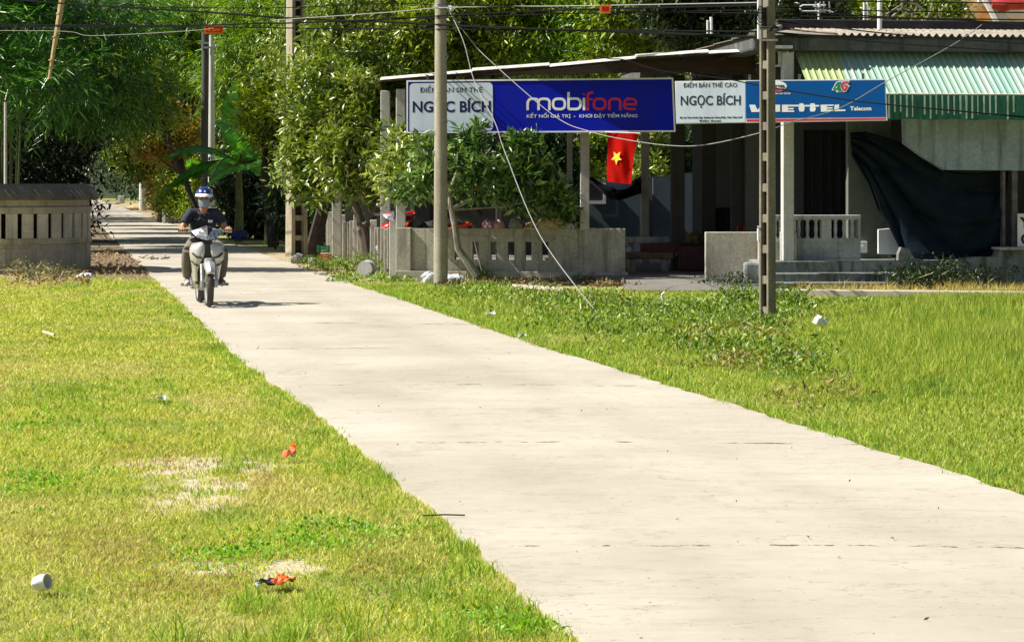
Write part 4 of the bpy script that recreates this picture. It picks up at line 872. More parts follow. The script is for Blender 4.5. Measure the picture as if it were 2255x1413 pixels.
# emblem: white oval with red swoosh, tiny name and line below
mb = MB(); c_ = Q(1710, 190.5); mb.prism(arc(c_[0], c_[1], .158, 0, 355, 28, .084), .003, f2 @ Matrix.Translation((0, -.008, 0))); u, z_ = Q(1690, 208); puttext(mb, 'Hãy nói theo cách của bạn', f2, u, z_, .04, W_(1741) - u, .0008, y=-.006)
build(mb, 'emblem_white', M_pure, s2)
mb = MB(); mb.prism([Q(1700, 201), Q(1712, 202), Q(1722, 199), Q(1731, 193), Q(1718, 196), Q(1704, 196), Q(1690, 193.5), Q(1692, 197)], .003, f2 @ Matrix.Translation((0, -.0115, 0))); build(mb, 'emblem_red', M_red, s2)
mb = MB(); u, z_ = Q(1692, 193); puttext(mb, 'VIETTEL', f2, u, z_, .05, W_(1729) - u, .002, y=-.011, shear=.2); build(mb, 'emblem_name', M_slate, s2)
# 4G
def outl(mb, poly, mat_w, y, t=.003): mb.prism([Q(x, yy) for x, yy in poly], t, f2 @ Matrix.Translation((0, y, 0)))
mb = MB(); outl(mb, [(1831.5, 199), (1841, 181), (1848, 178.5), (1871.5, 177.5), (1867.5, 188), (1872, 188.5), (1863.5, 203), (1842, 203.5), (1841, 200)], None, -.008); build(mb, 'mark_backing', M_pure, s2)
mb = MB(); outl(mb, [(1834, 197), (1843, 181.5), (1853, 180), (1850, 189), (1850, 193), (1852, 197), (1857, 201), (1845, 201.5), (1845.5, 198), (1835, 198)], None, -.0115); build(mb, 'mark_green', M_green, s2)
mb = MB(); outl(mb, [(1843, 195), (1844.5, 189), (1840, 195)], None, -.015); build(mb, 'mark_cut', M_pure, s2)
mb = MB(); stroke(mb, f2, [Q(1869, 181), Q(1858, 182), Q(1854, 187), Q(1854, 193), Q(1857, 197.5), Q(1861, 199), Q(1865, 190.5), Q(1860, 190.5)], .026, y=-.015); build(mb, 'mark_red', M_red, s2)
# wide blocky wordmark
mb = MB()
def blk(*poly): mb.prism([Q(x, y) for x, y in poly], .003, f2 @ Matrix.Translation((0, -.0075, 0)))
blk((1655, 247), (1675, 247), (1690, 231), (1679, 231), (1668, 242), (1663, 231), (1650, 231))
blk((1697, 231), (1718, 231), (1718, 246.5), (1706, 246.5), (1704, 240), (1694, 247), (1690, 246))
blk((1722, 231), (1760, 231), (1760, 235), (1735, 235), (1735, 238), (1748, 238), (1748, 241.5), (1735, 241.5), (1735, 243.5), (1749, 243.5), (1749, 247), (1722, 247))
blk((1759.8, 231.5), (1761, 228), (1769, 228), (1770.5, 231.5), (1784, 231.5), (1785, 228), (1794, 228), (1795, 231.5), (1804, 231.5), (1804, 235), (1795, 235.5), (1797, 240), (1794, 246), (1785, 246), (1783, 240), (1785, 235), (1771, 235), (1772, 240), (1770, 246), (1761, 246), (1758.5, 240))
blk((1807, 231), (1836, 230.5), (1836, 233.5), (1821, 234), (1821, 236.5), (1834, 236.5), (1834, 239.5), (1821, 240), (1821, 242), (1836, 242), (1836, 245.5), (1808, 246.5))
blk((1837.5, 231.5), (1848, 230), (1848, 241.5), (1862, 241.5), (1862, 245), (1837.5, 245.5)); build(mb, 'wordmark', M_pure, s2)
mb = MB(); u, z_ = Q(1872, 243.5); puttext(mb, 'Telecom', f2, u, z_, .085, W_(1919) - u, .003, y=-.006); build(mb, 'telecom_lettering', M_pure, s2)
mb = MB()
for x in (1520, 1650, 1760, 1900): u = W_(x); mb.box(u - .02, u + .02, .041, .09, Zy(270, 35.1), Zy(165, 35.1), f2)
build(mb, 'bracket', M_postdark, s2)
# height plate on the cable: orange rim, red field "5.5m"
M_or = flat('orange_print', (0.85, 0.22, 0.02)); M_rd = flat('signal_red', (0.60, 0.02, 0.006))
D = 48; hp = thing('height_plate', 'red and orange 5.5m clearance plate hanging on the cables', 'sign', P(471, 72, D)); fr = Matrix.Translation((0, D, 0))
def PX(x, y, D_=48): return (Sx(x, D_), Zy(y, D_))
mb = MB(); mb.prism([PX(450, 75), PX(491, 75), PX(491, 55), PX(450, 55)], .02, fr); build(mb, 'plate', M_or, hp)
mb = MB(); mb.prism([PX(453, 71), PX(488, 71), PX(488, 58.5), PX(453, 58.5)], .004, fr @ Matrix.Translation((0, -.005, 0))); build(mb, 'field', M_rd, hp)
mb = MB(); u, z_ = PX(458, 69); puttext(mb, '5.5m', fr, u, z_, .105, Sx(484, D) - u, .003, y=-.008); build(mb, 'lettering', M_or, hp)
D = 30; hp2 = thing('height_plate', 'small orange and red plate hanging from the cables in front of the trees', 'sign', P(1333, 28, D)); fr = Matrix.Translation((0, D, 0))
mb = MB(); mb.prism([PX(1321, 30, D), PX(1345, 30, D), PX(1345, 11, D), PX(1321, 11, D)], .012, fr); build(mb, 'plate', simple('orange_glow_paint', (.9, .35, .05), (.8, .2, .02), 3, .4), hp2)
mb = MB(); mb.prism([PX(1325, 26, D), PX(1341, 26, D), PX(1341, 14.5, D), PX(1325, 14.5, D)], .004, fr @ Matrix.Translation((0, -.005, 0))); build(mb, 'field', M_rd, hp2)
# red flag with yellow star hanging below the sign
fl = thing('flag', 'red flag with a yellow star hanging below the blue sign', 'flag', P(1368, 292, 37.5))
D = 37.5; vs = []; fs = []; nu = 14; nv = 16
Tl, Tr, Bl, Br = (1336, 291), (1405, 294), (1338, 400), (1388, 406)
def flagp(s, t, off=0):
    x = (Tl[0] * (1 - s) + Tr[0] * s) * (1 - t) + (Bl[0] * (1 - s) + Br[0] * s) * t; y = (Tl[1] * (1 - s) + Tr[1] * s) * (1 - t) + (Bl[1] * (1 - s) + Br[1] * s) * t
    return P(x + 1.5 * math.sin(6 * t + 2 * s), y, D - .17 * (s - .5) + .018 * math.sin(7 * s + 2.2 * t) + .012 * math.sin(13 * s - 5 * t) + off)
for i in range(nu + 1):
    for j in range(nv + 1): vs.append(flagp(i / nu, j / nv))
for i in range(nu):
    for j in range(nv): k = i * (nv + 1) + j; fs.append((k, k + nv + 1, k + nv + 2, k + 1))
mb = MB(); mb.add(vs, fs); o = build(mb, 'cloth', leafmat('flag_red', [(0.60, 0.008, 0.004), (0.68, 0.010, 0.006)], .8, .45, 1, .1), fl, smooth=True)
vs = [flagp(.36, .50, -.03)]; 
for k in range(10):
    a_ = R(93 + 36 * k); r_ = (.165 if k % 2 else .075); s = .36 + r_ * 1.25 * math.cos(a_) * 1.05; t = .50 - r_ * math.sin(a_) * .88; vs.append(flagp(s, t, -.03))
mb = MB(); mb.add(vs, [(0, 1 + k, 1 + (k + 1) % 10) for k in range(10)]); build(mb, 'star', simple('star_yellow', (0.85, 0.52, 0.02), None, 4, .7, bump=0), fl)
mb = MB(); mb.tube([P(1332, 291, 37.59), P(1410, 294, 37.41)], .010, 6); build(mb, 'hanging_rod', M_white, fl)
# ================================================================ POLES AND CABLES
M_pole = concrete('pole_concrete', (0.36, 0.33, 0.25), (0.16, 0.14, 0.10), .6, True)
M_poleH = concrete('ladder_pole_concrete', (0.40, 0.35, 0.24), (0.15, 0.13, 0.09), .6, True)
M_cable = simple('black_cable', (0.006, 0.006, 0.007), None, 5, .9, bump=0, spec=.1); M_rope = simple('grey_rope', (0.30, 0.29, 0.28), (0.20, 0.19, 0.18), 30, .7, bump=0)
M_steel = simple('galvanised_steel', (0.45, 0.45, 0.44), (0.3, 0.3, 0.3), 8, .5, .4, bump=.1)
# round pole in front of the blue sign
D = 37.0; b = G(970, 626); b.x = Sx(970.5, b.y)
p1 = thing('utility_pole', 'round tapered concrete pole standing in front of the blue sign', 'pole', b)
mb = MB(); mb.tube([b + Vector((0, 0, -.05)), b + Vector((0, 0, .8)), b + Vector((.0, 0, 1.2)), b + Vector((0.0, 0, 8))], [.116, .114, .110, .078], 28); build(mb, 'shaft', M_pole, p1, smooth=True)
zc = lambda y: CAMH + (HZ - y) * b.y / F
mb = MB()
for y, h in ((14, .03),): mb.lathe([(.100, -h), (.106, -h), (.106, h), (.100, h)], 24, b + Vector((0, 0, zc(y))))
mb.tube([b + Vector((.09, -.03, zc(18))), b + Vector((.17, -.05, zc(18)))], .012, 6); build(mb, 'clamp', M_steel, p1, smooth=True)
mb = MB(); mb.lathe([(0, -.05), (.035, -.05), (.045, -.02), (.028, 0), (.045, .02), (.035, .05), (0, .05)], 12, b + Vector((.17, -.05, zc(19)))); build(mb, 'insulator', M_white, p1, smooth=True)
mb = MB()
for y, s_ in ((285, -1), (262, 1), (330, -1), (120, 1)): mb.tube([b + Vector((s_ * .09, -.04, zc(y))), b + Vector((s_ * .125, -.05, zc(y) - .03)), b + Vector((s_ * .09, -.05, zc(y) - .10))], .008, 5)
mb.lathe([(.112, -.006), (.1165, -.006), (.1165, .006), (.112, .006)], 24, b + Vector((0, 0, zc(527)))); build(mb, 'step_iron', M_steel, p1)
M_recess = simple('painted_shade_recess', (0.05, 0.032, 0.022), (0.02, 0.014, 0.01), 8, .95)  # brown-black colour stands in for the shade inside the pole holes
# ladder pole: two flanges with a pierced web
def ladder_pole(name, base, h, wx, wy, rz, label, pitch=.30, tap=.75, group=None, mat=None, z0=.15):
    """wx = width of the pierced face, wy = depth of the solid flanges"""
    r_ = thing(name, label, 'pole', base, group, rz); fw_ = wx * .24
    mb = MB()
    for s_ in (-1, 1):
        x0, x1 = (s_ * wx / 2, s_ * (wx / 2 - fw_)); k = tap
        c = [(x0, -wy / 2, -.05), (x1, -wy / 2, -.05), (x1, wy / 2, -.05), (x0, wy / 2, -.05), (x0 * k, -wy / 2 * k, h), (x1 * k, -wy / 2 * k, h), (x1 * k, wy / 2 * k, h), (x0 * k, wy / 2 * k, h)]
        if s_ < 0: c = [c[1], c[0], c[3], c[2], c[5], c[4], c[7], c[6]]
        mb.hexa(c)
    build(mb, 'flange', mat or M_poleH, r_, local=True, bevel=.008)
    mb = MB(); hw = wx / 2 - fw_; mb.hexa([(-hw - .002, -.006, 0), (hw + .002, -.006, 0), (hw + .002, .006, 0), (-hw - .002, .006, 0), (-hw * tap - .002, -.005, h - .01), (hw * tap + .002, -.005, h - .01), (hw * tap + .002, .005, h - .01), (-hw * tap - .002, .005, h - .01)]); build(mb, 'recess_shade_plate', M_recess, r_, local=True)  # thin dark plate across the holes, painting their shade
    z = 0
    k_ = lambda z: 1 - (1 - tap) * z / h
    mb = MB(); mb.box(-(wx / 2 - fw_) - .002, wx / 2 - fw_ + .002, -wy * .34, wy * .34, -.05, z0); build(mb, 'web', mat or M_poleH, r_, local=True); z = z0 + pitch * .73
    while z < h:
        kk = k_(z); ww = (wx / 2 - fw_) * kk + .003; mb = MB(); mb.box(-ww, ww, -wy * .36 * kk, wy * .36 * kk, z, z + pitch * .27); build(mb, 'rung', mat or M_poleH, r_, local=True, bevel=.005); z += pitch
    return r_
b2_ = G(1690, 702)
ladder_pole('utility_pole', b2_, 8.2, .165, .135, R(-50), 'ladder pattern concrete pole with pierced sunlit side in front of the shorter sign', pitch=.37, tap=.86, mat=concrete('shade_toned_pole_concrete', (0.27, 0.235, 0.17), (0.09, 0.08, 0.06), .6, True))  # concrete colour darkened all over to deepen the pole's shaded face
pz = lambda y: CAMH + (HZ - y) * b2_.y / F
cl = thing('cable_bracket', 'steel clamps and cable coils fixed high on the ladder pole', 'bracket', b2_ + Vector((0, 0, pz(60))))
mb = MB()
for y in (63, 64.5, 90): mb.box(b2_.x - .11, b2_.x + .11, b2_.y - .13, b2_.y - .115, pz(y) - .012, pz(y) + .012)
build(mb, 'band', M_steel, cl)
mb = MB()
for k in range(3):
    c = b2_ + Vector((-.10, -.12, pz(30 + k * 7))); mb.tube([c + Vector((.03 * math.sin(a) * (1 + k * .3), -.01 * k, .08 * math.cos(a))) for a in np.linspace(0, 6.2, 14)], .006, 5)
mb.tube([b2_ + Vector((.02, -.12, pz(70))), b2_ + Vector((.07, -.14, pz(58))), b2_ + Vector((.12, -.13, pz(66)))], .012, 6); build(mb, 'cable_coil', M_cable, cl)
mb = MB(); mb.bevbox(b2_.x - .13, b2_.x - .085, b2_.y - .12, b2_.y - .06, pz(88), pz(0) , .008); build(mb, 'conduit', M_white, cl)
mb = MB(); mb.tube([P(1668, 499, 27.4), P(1674, 502, 27.4)], .013, 6); mb.bevbox(Sx(1667, 27.5), Sx(1674, 27.5), 27.4, 27.5, Zy(530, 27.5), Zy(503, 27.5), .005); build(mb, 'meter_tag', M_white, cl)
# second ladder pole by the leaning tree, solid side to the sun
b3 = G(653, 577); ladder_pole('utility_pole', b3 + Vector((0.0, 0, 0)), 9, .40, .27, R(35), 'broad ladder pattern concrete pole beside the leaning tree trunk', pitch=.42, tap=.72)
pole_px('utility_pole', 637, -60, 560, 49.8, .062, M_post, 'slim white pole close behind the broad ladder pole', 'pole')
bx_ = thing('junction_box', 'small grey junction box fixed on the slim white pole', 'box', P(626, 385, 49.5)); mb = MB(); mb.bevbox(Sx(620, 49.6), Sx(632, 49.6), 49.45, 49.6, Zy(398, 49.6), Zy(362, 49.6), .01); build(mb, 'housing', M_conc_w, bx_); mb = MB(); mb.box(Sx(622, 49.6), Sx(630, 49.6), 49.43, 49.449, Zy(392, 49.6), Zy(380, 49.6)); build(mb, 'door', M_steel, bx_)
# poles beyond the rider
def cpole(x0, ytop, D, r0, r1, label, mat=M_pole, lean=0):
    b_ = Vector((Sx(x0, D), D, 0)); o = thing('utility_pole', label, 'pole', b_); h = Zy(ytop, D)
    mb = MB(); mb.tube([b_ + Vector((0, 0, -.05)), b_ + Vector((lean, 0, h))], [r0, r1], 16); build(mb, 'shaft', mat, o, smooth=True)
    mb = MB(); mb.box(b_.x + lean - .25, b_.x + lean + .25, D - r1 - .05, D - r1, h - .45, h - .38); build(mb, 'crossarm', M_steel, o); return o
cpole(466, 78, 76, .135, .08, 'pale slender concrete pole rising behind the rider', M_post)
cpole(452, 70, 80, .16, .13, 'dim grey pole just left of the pale pole behind the rider', M_postdark)
cpole(314, 172, 150, .24, .16, 'small far pole standing at the right edge of the distant lane', M_post)
pole_px('thin_pole', 12, 225, 560, 50, .032, M_post, 'thin pale pole at the far left above the round wall', 'pole')
# cables: each through photo rows, at a distance running from 50 m (left) to 26 m (right)
def cdist(x): return 50 - (x + 50) * (50 - 27.6) / 1740 if x < 1690 else 27.6 - (x - 1690) * .004
def cable(pts, r, label, mat=M_cable, dist=None, name='cable', cat='cable', group='cables strung across the top'):
    dist = dist or cdist; q = [P(x, y, dist(x)) for x, y in pts]; out = []
    for i in range(len(q) - 1):                                  # Catmull-Rom
        a = q[max(i - 1, 0)]; b_ = q[i]; c = q[i + 1]; d = q[min(i + 2, len(q) - 1)]
        for t in np.linspace(0, 1, 8, endpoint=False): out.append(.5 * ((2 * b_) + (c - a) * t + (2 * a - 5 * b_ + 4 * c - d) * t * t + (3 * b_ - a - 3 * c + d) * t ** 3))
    out.append(q[-1]); mb = MB(); mb.tube(out, r, 6); o = build(mb, name, mat, loc=out[0], smooth=True); return tag(o, label, cat, group)
cable([(-150, -16), (124, 7), (450, 27), (648, 41), (850, 49), (1072, 60), (1350, 70), (1465, 74), (1675, 82)], .017, 'thickest black cable, sagging from the upper left corner to the ladder pole clamp')
cable([(-150, 52), (130, 56), (400, 57), (573, 52), (648, 51), (850, 43), (960, 36), (1200, 24), (1675, 12)], .013, 'black cable crossing just above the 5.5m plate and rising to the right')
cable([(-150, 60), (130, 59), (450, 60), (700, 63), (960, 65), (1200, 66), (1675, 70)], .011, 'black cable running level just below the thick cable at the round pole')
cable([(-150, 68), (130, 69), (205, 79), (420, 68), (470, 62)], .005, 'thin cable drooping left of the 5.5m plate', M_rope)
cable([(300, 16), (600, 18), (850, 8), (960, 11), (1200, 17), (1350, 25), (1675, 30)], .008, 'thin black cable near the top edge passing behind the small orange plate')
cable([(600, 45), (850, 28), (987, 17), (1293, 13), (1675, 6)], .007, 'thin grey cable above the small orange plate', M_rope)
cable([(800, 38), (992, 40), (1160, 33), (1316, 29), (1675, 22)], .008, 'thin black cable passing just under the small orange plate')
cable([(1676, 10), (1800, 3), (2255, 8), (2500, 14)], .008, 'topmost black cable right of the ladder pole')
cable([(1676, 16), (1800, 18), (1920, 24), (2255, 28), (2500, 30)], .008, 'second black cable from the top right of the ladder pole')
cable([(1676, 26), (1800, 29), (2000, 40), (2255, 44), (2500, 48)], .008, 'third black cable right of the ladder pole, crossing the antenna foot')
cable([(1676, 34), (1800, 37), (2100, 44), (2255, 56), (2500, 70)], .009, 'lowest level cable above the dark ridge')
cable([(1690, 70), (1800, 78), (2042, 83), (2255, 84), (2500, 88)], .009, 'black cable lying along the eaves of the corrugated roof')
cable([(1690, 45), (1800, 57), (2002, 79), (2255, 96), (2500, 112)], .008, 'black cable descending across the corrugated roof to the right')
cable([(1690, 72), (1961, 95), (2123, 106), (2300, 118)], .007, 'thin black cable crossing the cement gutter')
cable([(992, 40), (1300, 121), (1374, 132), (1460, 157), (1592, 173), (1680, 190), (1864, 220), (2014, 236), (2255, 258), (2400, 275)], .009, 'black drop cable slanting down in front of both shop signs', dist=lambda x: 37 if x < 1000 else (37 - (x - 1000) * .0085 if x < 2100 else 27.6))
cable([(985, 18), (1030, 80), (1075, 130), (1220, 255), (1300, 290), (1380, 308), (1480, 321), (1560, 318), (1680, 291), (1740, 270), (1850, 238), (1955, 178), (2100, 98), (2162, 55)], .0065, 'pale rope drooping from the round pole across the signs up to the right roof', M_rope, dist=lambda x: 36.8 - (x - 985) * .0075 if x < 1680 else 31.6 + (x - 1680) * .005, name='rope', cat='rope', group='ropes tied to the round pole')
cable([(986, 18), (1020, 90), (1045, 180), (1090, 270), (1112, 335), (1190, 520), (1325, 702)], .0068, 'pale guy wire running from the round pole down into the verge weeds', M_rope, dist=lambda x: 36.9 - (x - 986) * (36.9 - 27.6) / 339, name='guy_wire', cat='wire', group='ropes tied to the round pole')
# ================================================================ TREES
M_bark = simple('grey_bark', (0.16, 0.13, 0.10), (0.07, 0.055, 0.04), 9, .9, bump=.8, stretch=(1, 1, .3)); M_barkp = simple('pale_bark', (0.30, 0.27, 0.21), (0.15, 0.13, 0.10), 9, .9, bump=.6, stretch=(1, 1, .4))
M_barkd = simple('dark_bark', (0.06, 0.045, 0.035), (0.03, 0.022, 0.018), 9, .95, bump=.8)
M_bamL = leafmat('bamboo_leaves', [(0.006, 0.03, 0.004), (0.02, 0.09, 0.010), (0.08, 0.24, 0.022), (0.34, 0.52, 0.12)], .32, .25, 1.8, .55)
M_bamY = leafmat('light_bamboo_leaves', [(0.01, 0.04, 0.004), (0.08, 0.18, 0.012), (0.22, 0.35, 0.025), (0.38, 0.45, 0.07)], .38, .28, .9, .5)
M_mango = leafmat('glossy_leaves', [(0.012, 0.035, 0.006), (0.10, 0.17, 0.018), (0.27, 0.34, 0.05), (0.48, 0.50, 0.15)], .33, .20, 1.2, .7)
M_frang = leafmat('broad_grey_green_leaves', [(0.012, 0.045, 0.01), (0.05, 0.11, 0.02), (0.14, 0.24, 0.05), (0.50, 0.58, 0.26)], .33, .22, 1.4, .8)
M_back = leafmat('yellow_green_leaves', [(0.01, 0.03, 0.003), (0.09, 0.16, 0.010), (0.27, 0.35, 0.022), (0.46, 0.48, 0.07)], .4, .26, .9, .5)
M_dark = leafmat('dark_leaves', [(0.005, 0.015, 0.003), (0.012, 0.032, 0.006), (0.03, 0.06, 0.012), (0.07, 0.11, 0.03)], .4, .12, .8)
M_brown = leafmat('rusty_leaves', [(0.20, 0.10, 0.015), (0.26, 0.16, 0.02), (0.16, 0.17, 0.02), (0.30, 0.24, 0.05)], .45, .35, .8)
M_bananaleaf = leafmat('banana_leaf', [(0.03, 0.13, 0.012), (0.07, 0.24, 0.018), (0.16, 0.40, 0.03)], .45, .40, .8, .4)
def crown(blobs, nclus, per, Lr, Wf, seed, shell=.45, jit=.09, up=.15, droop=.25, outw=.35):
    r = np.random.default_rng(seed); B = np.array([list(b[0]) + list(b[1]) for b in blobs]); w_ = (B[:, 3] * B[:, 4] * B[:, 5]) ** .667; w_ /= w_.sum()
    k = r.choice(len(B), nclus, p=w_); d = r.normal(0, 1, (nclus, 3)); d /= np.linalg.norm(d, axis=1)[:, None]
    q = (shell + (1 - shell) * r.random(nclus) ** .7) * (1 + .16 * r.normal(0, 1, nclus)); C = B[k, :3] + d * B[k, 3:] * q[:, None]
    keep = C[:, 2] > .15; C = C[keep]; d = d[keep]
    Cr = np.repeat(C, per, 0); dr = np.repeat(d, per, 0); root = Cr + r.normal(0, jit, Cr.shape)
    return leafquads(root, r, Lr, Wf, up, droop, dr, outw)
def sprays(blobs, ntwig, per, Lr, Wf, seed, tw=.55, shell=.35):
    """bamboo: drooping twigs with narrow leaves in fans along them"""
    r = np.random.default_rng(seed); B = np.array([list(b[0]) + list(b[1]) for b in blobs]); w_ = (B[:, 3] * B[:, 4] * B[:, 5]) ** .667; w_ /= w_.sum()
    k = r.choice(len(B), ntwig, p=w_); d = r.normal(0, 1, (ntwig, 3)); d /= np.linalg.norm(d, axis=1)[:, None]
    C = B[k, :3] + d * B[k, 3:] * (shell + (1 - shell) * r.random(ntwig)[:, None] ** .6)
    td = d * .5 + r.normal(0, .55, (ntwig, 3)); td[:, 2] -= .25; td /= np.linalg.norm(td, axis=1)[:, None]
    t = np.tile(np.linspace(.05, 1, per), ntwig); Cr = np.repeat(C, per, 0); tr_ = np.repeat(td, per, 0); L = np.repeat(r.uniform(.6, 1.2, ntwig) * tw, per)
    root = Cr + tr_ * (t * L)[:, None]; root[:, 2] -= .35 * (t * L) ** 2; root += r.normal(0, .015, root.shape)
    side = np.cross(tr_, np.array([0, 0, 1.0])); side /= np.linalg.norm(side, axis=1)[:, None] + 1e-9
    sg = np.tile(np.where(np.arange(per) % 2, 1, -1), ntwig)[:, None]
    dd = tr_ * .75 + side * sg * .75; dd[:, 2] -= .35; dd += r.normal(0, .2, dd.shape)
    return leafquads(root, r, Lr, Wf, 0, 0, dd / np.linalg.norm(dd, axis=1)[:, None], .93)
def B_(x, y, D, rx, ry=None, rz=None): return (tuple(P(x, y, D)), (rx, ry or rx, rz or rx))
def limb_px(mb, pts, D, r, n=9):
    q = [P(p[0], p[1], p[2] if len(p) > 2 else D) for p in pts]; mb.tube(q, r, n)
def tree(name, label, cat, base, limbs, V, Fc, lm, bm_, group=None, crownname='crown', curl=True):
    o = thing(name, label, cat, base, group)
    if limbs: build(limbs, 'trunk', bm_, o, smooth=True)
    fastmesh(crownname, V, Fc, lm, o, off=tuple(base)); return o
def twigs(mb, start, blobs, r0, seed, n=3):
    """limbs from a fork to each clump of leaves and thinner ones inside it"""
    rr = random.Random(seed); s0 = Vector(start)
    for c, rad in blobs:
        c = Vector(c); m = s0.lerp(c, .5) + Vector((rr.uniform(-.15, .15), rr.uniform(-.15, .15), rr.uniform(-.05, .2))); mb.tube([s0, m, c], [r0, r0 * .6, r0 * .3], 7)
        for _ in range(n):
            e = c + Vector([rr.uniform(-.85, .85) * q for q in rad]); mb.tube([m.lerp(c, rr.uniform(.3, 1)), (c + e) / 2 + Vector((0, 0, .05)), e], [r0 * .35, r0 * .22, r0 * .1], 5)
# --- broadleaf tree by the corner
bl = [B_(720, 130, 43.5, .75), B_(800, 110, 43.7, .7), B_(680, 250, 43, .55), B_(745, 250, 43.2, .8), B_(830, 260, 43, .7), B_(770, 355, 42.6, .75, None, .6), B_(690, 350, 43, .5), B_(855, 350, 42.2, .55), B_(900, 300, 42, .42), B_(850, 180, 43.4, .5), B_(715, 40, 44, .6), B_(655, 300, 43.2, .4), B_(640, 225, 43.5, .4), B_(655, 180, 43.5, .4), B_(660, 400, 43, .35), B_(640, 345, 43, .35), B_(700, 420, 43, .4), B_(770, 200, 42, .6), B_(790, 290, 41.8, .6), B_(730, 330, 42, .5), B_(840, 330, 41.6, .5), B_(760, 400, 41.9, .4), B_(700, 160, 42.5, .5), B_(860, 250, 42.2, .4), B_(880, 395, 42, .4), B_(800, 0, 44.2, .6), B_(820, 420, 42.4, .35)]
base = P(808, 575, 43); base.z = 0; mb = MB(); base.x = Sx(808, 43)
limb_px(mb, [(812, 588), (806, 545), (800, 505)], 43, [.16, .13, .12]); limb_px(mb, [(800, 508), (788, 470), (775, 430), (750, 360), (735, 270), (720, 150)], 43, [.09, .075, .065, .055, .04, .02]); limb_px(mb, [(800, 508), (822, 475), (835, 450), (850, 390), (845, 280), (820, 150)], 43, [.085, .07, .065, .05, .035, .015]); limb_px(mb, [(800, 495), (818, 482), (834, 440)], 42.8, [.045, .035, .03])
twigs(mb, P(765, 400, 43), bl[3:8], .05, 1)
bl = [((c[0], c[1] + .9, c[2]), r_) for c, r_ in bl + [B_(862, 315, 38.2, .40), B_(900, 335, 37.7, .26), B_(850, 390, 38.3, .36), B_(893, 400, 37.6, .26), B_(925, 310, 37.6, .22)]]; V, Fc = crown(bl, 3300, 8, (.11, .21), .34, 31, .3, .07, .25, .2, .3); tree('broadleaf_tree', 'forked glossy leaved tree at the left corner of the shop', 'tree', base, mb, V, Fc, M_mango, M_bark)
# --- pale trunk tree in front of the slotted wall
bl = [B_(1042, 298, 37.8, .22), B_(1015, 345, 37.6, .36), B_(940, 325, 37.9, .26), B_(1140, 325, 37.7, .26), B_(1130, 385, 37.6, .45), B_(1055, 380, 37.4, .45), B_(935, 392, 37.8, .38), B_(1215, 425, 37.8, .33), B_(1190, 360, 37.9, .33), B_(1248, 452, 37.8, .2), B_(1010, 395, 37.7, .3), B_(1160, 318, 37.6, .16), B_(1180, 430, 38.2, .35, None, .25), B_(905, 420, 38.4, .35, None, .25), B_(1235, 440, 38.1, .28), B_(1110, 435, 38, .35, None, .22), B_(1185, 460, 38.3, .3, None, .2), B_(1255, 490, 38, .12)]
base = Vector((Sx(1045, 37.4), 37.4, 0)); mb = MB()
limb_px(mb, [(1050, 608), (1030, 578), (1008, 548), (1002, 500), (992, 455), (990, 425), (1005, 380)], 37.4, [.085, .07, .06, .052, .048, .04, .02]); limb_px(mb, [(997, 458), (1035, 440), (1075, 425), (1120, 400)], 37.4, [.045, .04, .032, .02]); limb_px(mb, [(1062, 595), (1052, 560), (1045, 530)], 37.5, [.02, .015, .01])
limb_px(mb, [(1000, 462), (1060, 458), (1110, 455), (1180, 440)], 37.6, [.02, .018, .015, .01]); twigs(mb, P(1035, 420, 37.5), bl[:9], .035, 2, 2)
V, Fc = crown(bl, 640, 9, (.12, .24), .30, 33, .2, .03, .35, .15, .35); tree('small_tree', 'small pale trunked tree with whorled leaves in front of the slotted wall', 'tree', base, mb, V, Fc, M_frang, M_barkp)
# --- leaning trunk
base = Vector((Sx(690, 50), 50, 0)); mb = MB(); limb_px(mb, [(684, 572), (697, 515), (712, 455), (728, 395), (735, 300)], 50, [.19, .16, .14, .11, .06]); limb_px(mb, [(712, 455), (745, 400), (800, 330)], 50, [.06, .05, .03])
bl = [B_(690, 340, 50, .8), B_(640, 380, 50.5, .5), B_(760, 300, 50.5, .9), B_(700, 220, 51, .9), B_(640, 100, 52, 1.0), B_(760, 400, 50.5, .6)]
V, Fc = crown(bl, 900, 8, (.10, .17), .34, 35, .3, .1, .2, .2); tree('leaning_tree', 'dark trunked tree leaning right beside the ladder pole', 'tree', base, mb, V, Fc, M_mango, M_barkd)
# --- bamboo: prototype clumps
M_culm = simple('bamboo_culm', (0.10, 0.12, 0.04), (0.05, 0.06, 0.02), 7, .5, stretch=(1, 1, .3))
def bamboo(base, h, spread, seed, label, ntw=1500, mat=M_bamL, low=.25, group='bamboo clumps along the lane', culms=9, Lr=(.22, .44), top_r=1.0, extra=None):
    rr = random.Random(seed); base = Vector(base); o = thing('bamboo', label, 'bamboo', base, group); blobs = []
    for k in range(culms):
        a = rr.uniform(0, 2 * math.pi); q = rr.uniform(.3, 1) * spread; hh = h * rr.uniform(.8, 1.08); pts = []
        for t in np.linspace(0, 1, 8): pts.append(base + Vector((math.cos(a) * (.25 + q * t ** 2.2), math.sin(a) * (.25 + q * t ** 2.2), hh * math.sin(t * math.pi / 2 * .95))))
        mb = MB(); mb.tube(pts, [.028 * (1 - .8 * t) + .005 for t in np.linspace(0, 1, 8)], 6); build(mb, 'culm', M_culm, o, smooth=True)
        for t in np.linspace(low, 1, 6):
            i = min(int(t * 7), 6); c = pts[i].lerp(pts[i + 1], t * 7 - i); blobs.append((tuple(c), (.75 * top_r, .75 * top_r, .6)))
    if extra: blobs += extra
    V, Fc = sprays(blobs, ntw, 8, Lr, .105, seed, .6, .1); fastmesh('foliage', V, Fc, mat, o, off=tuple(base)); return o
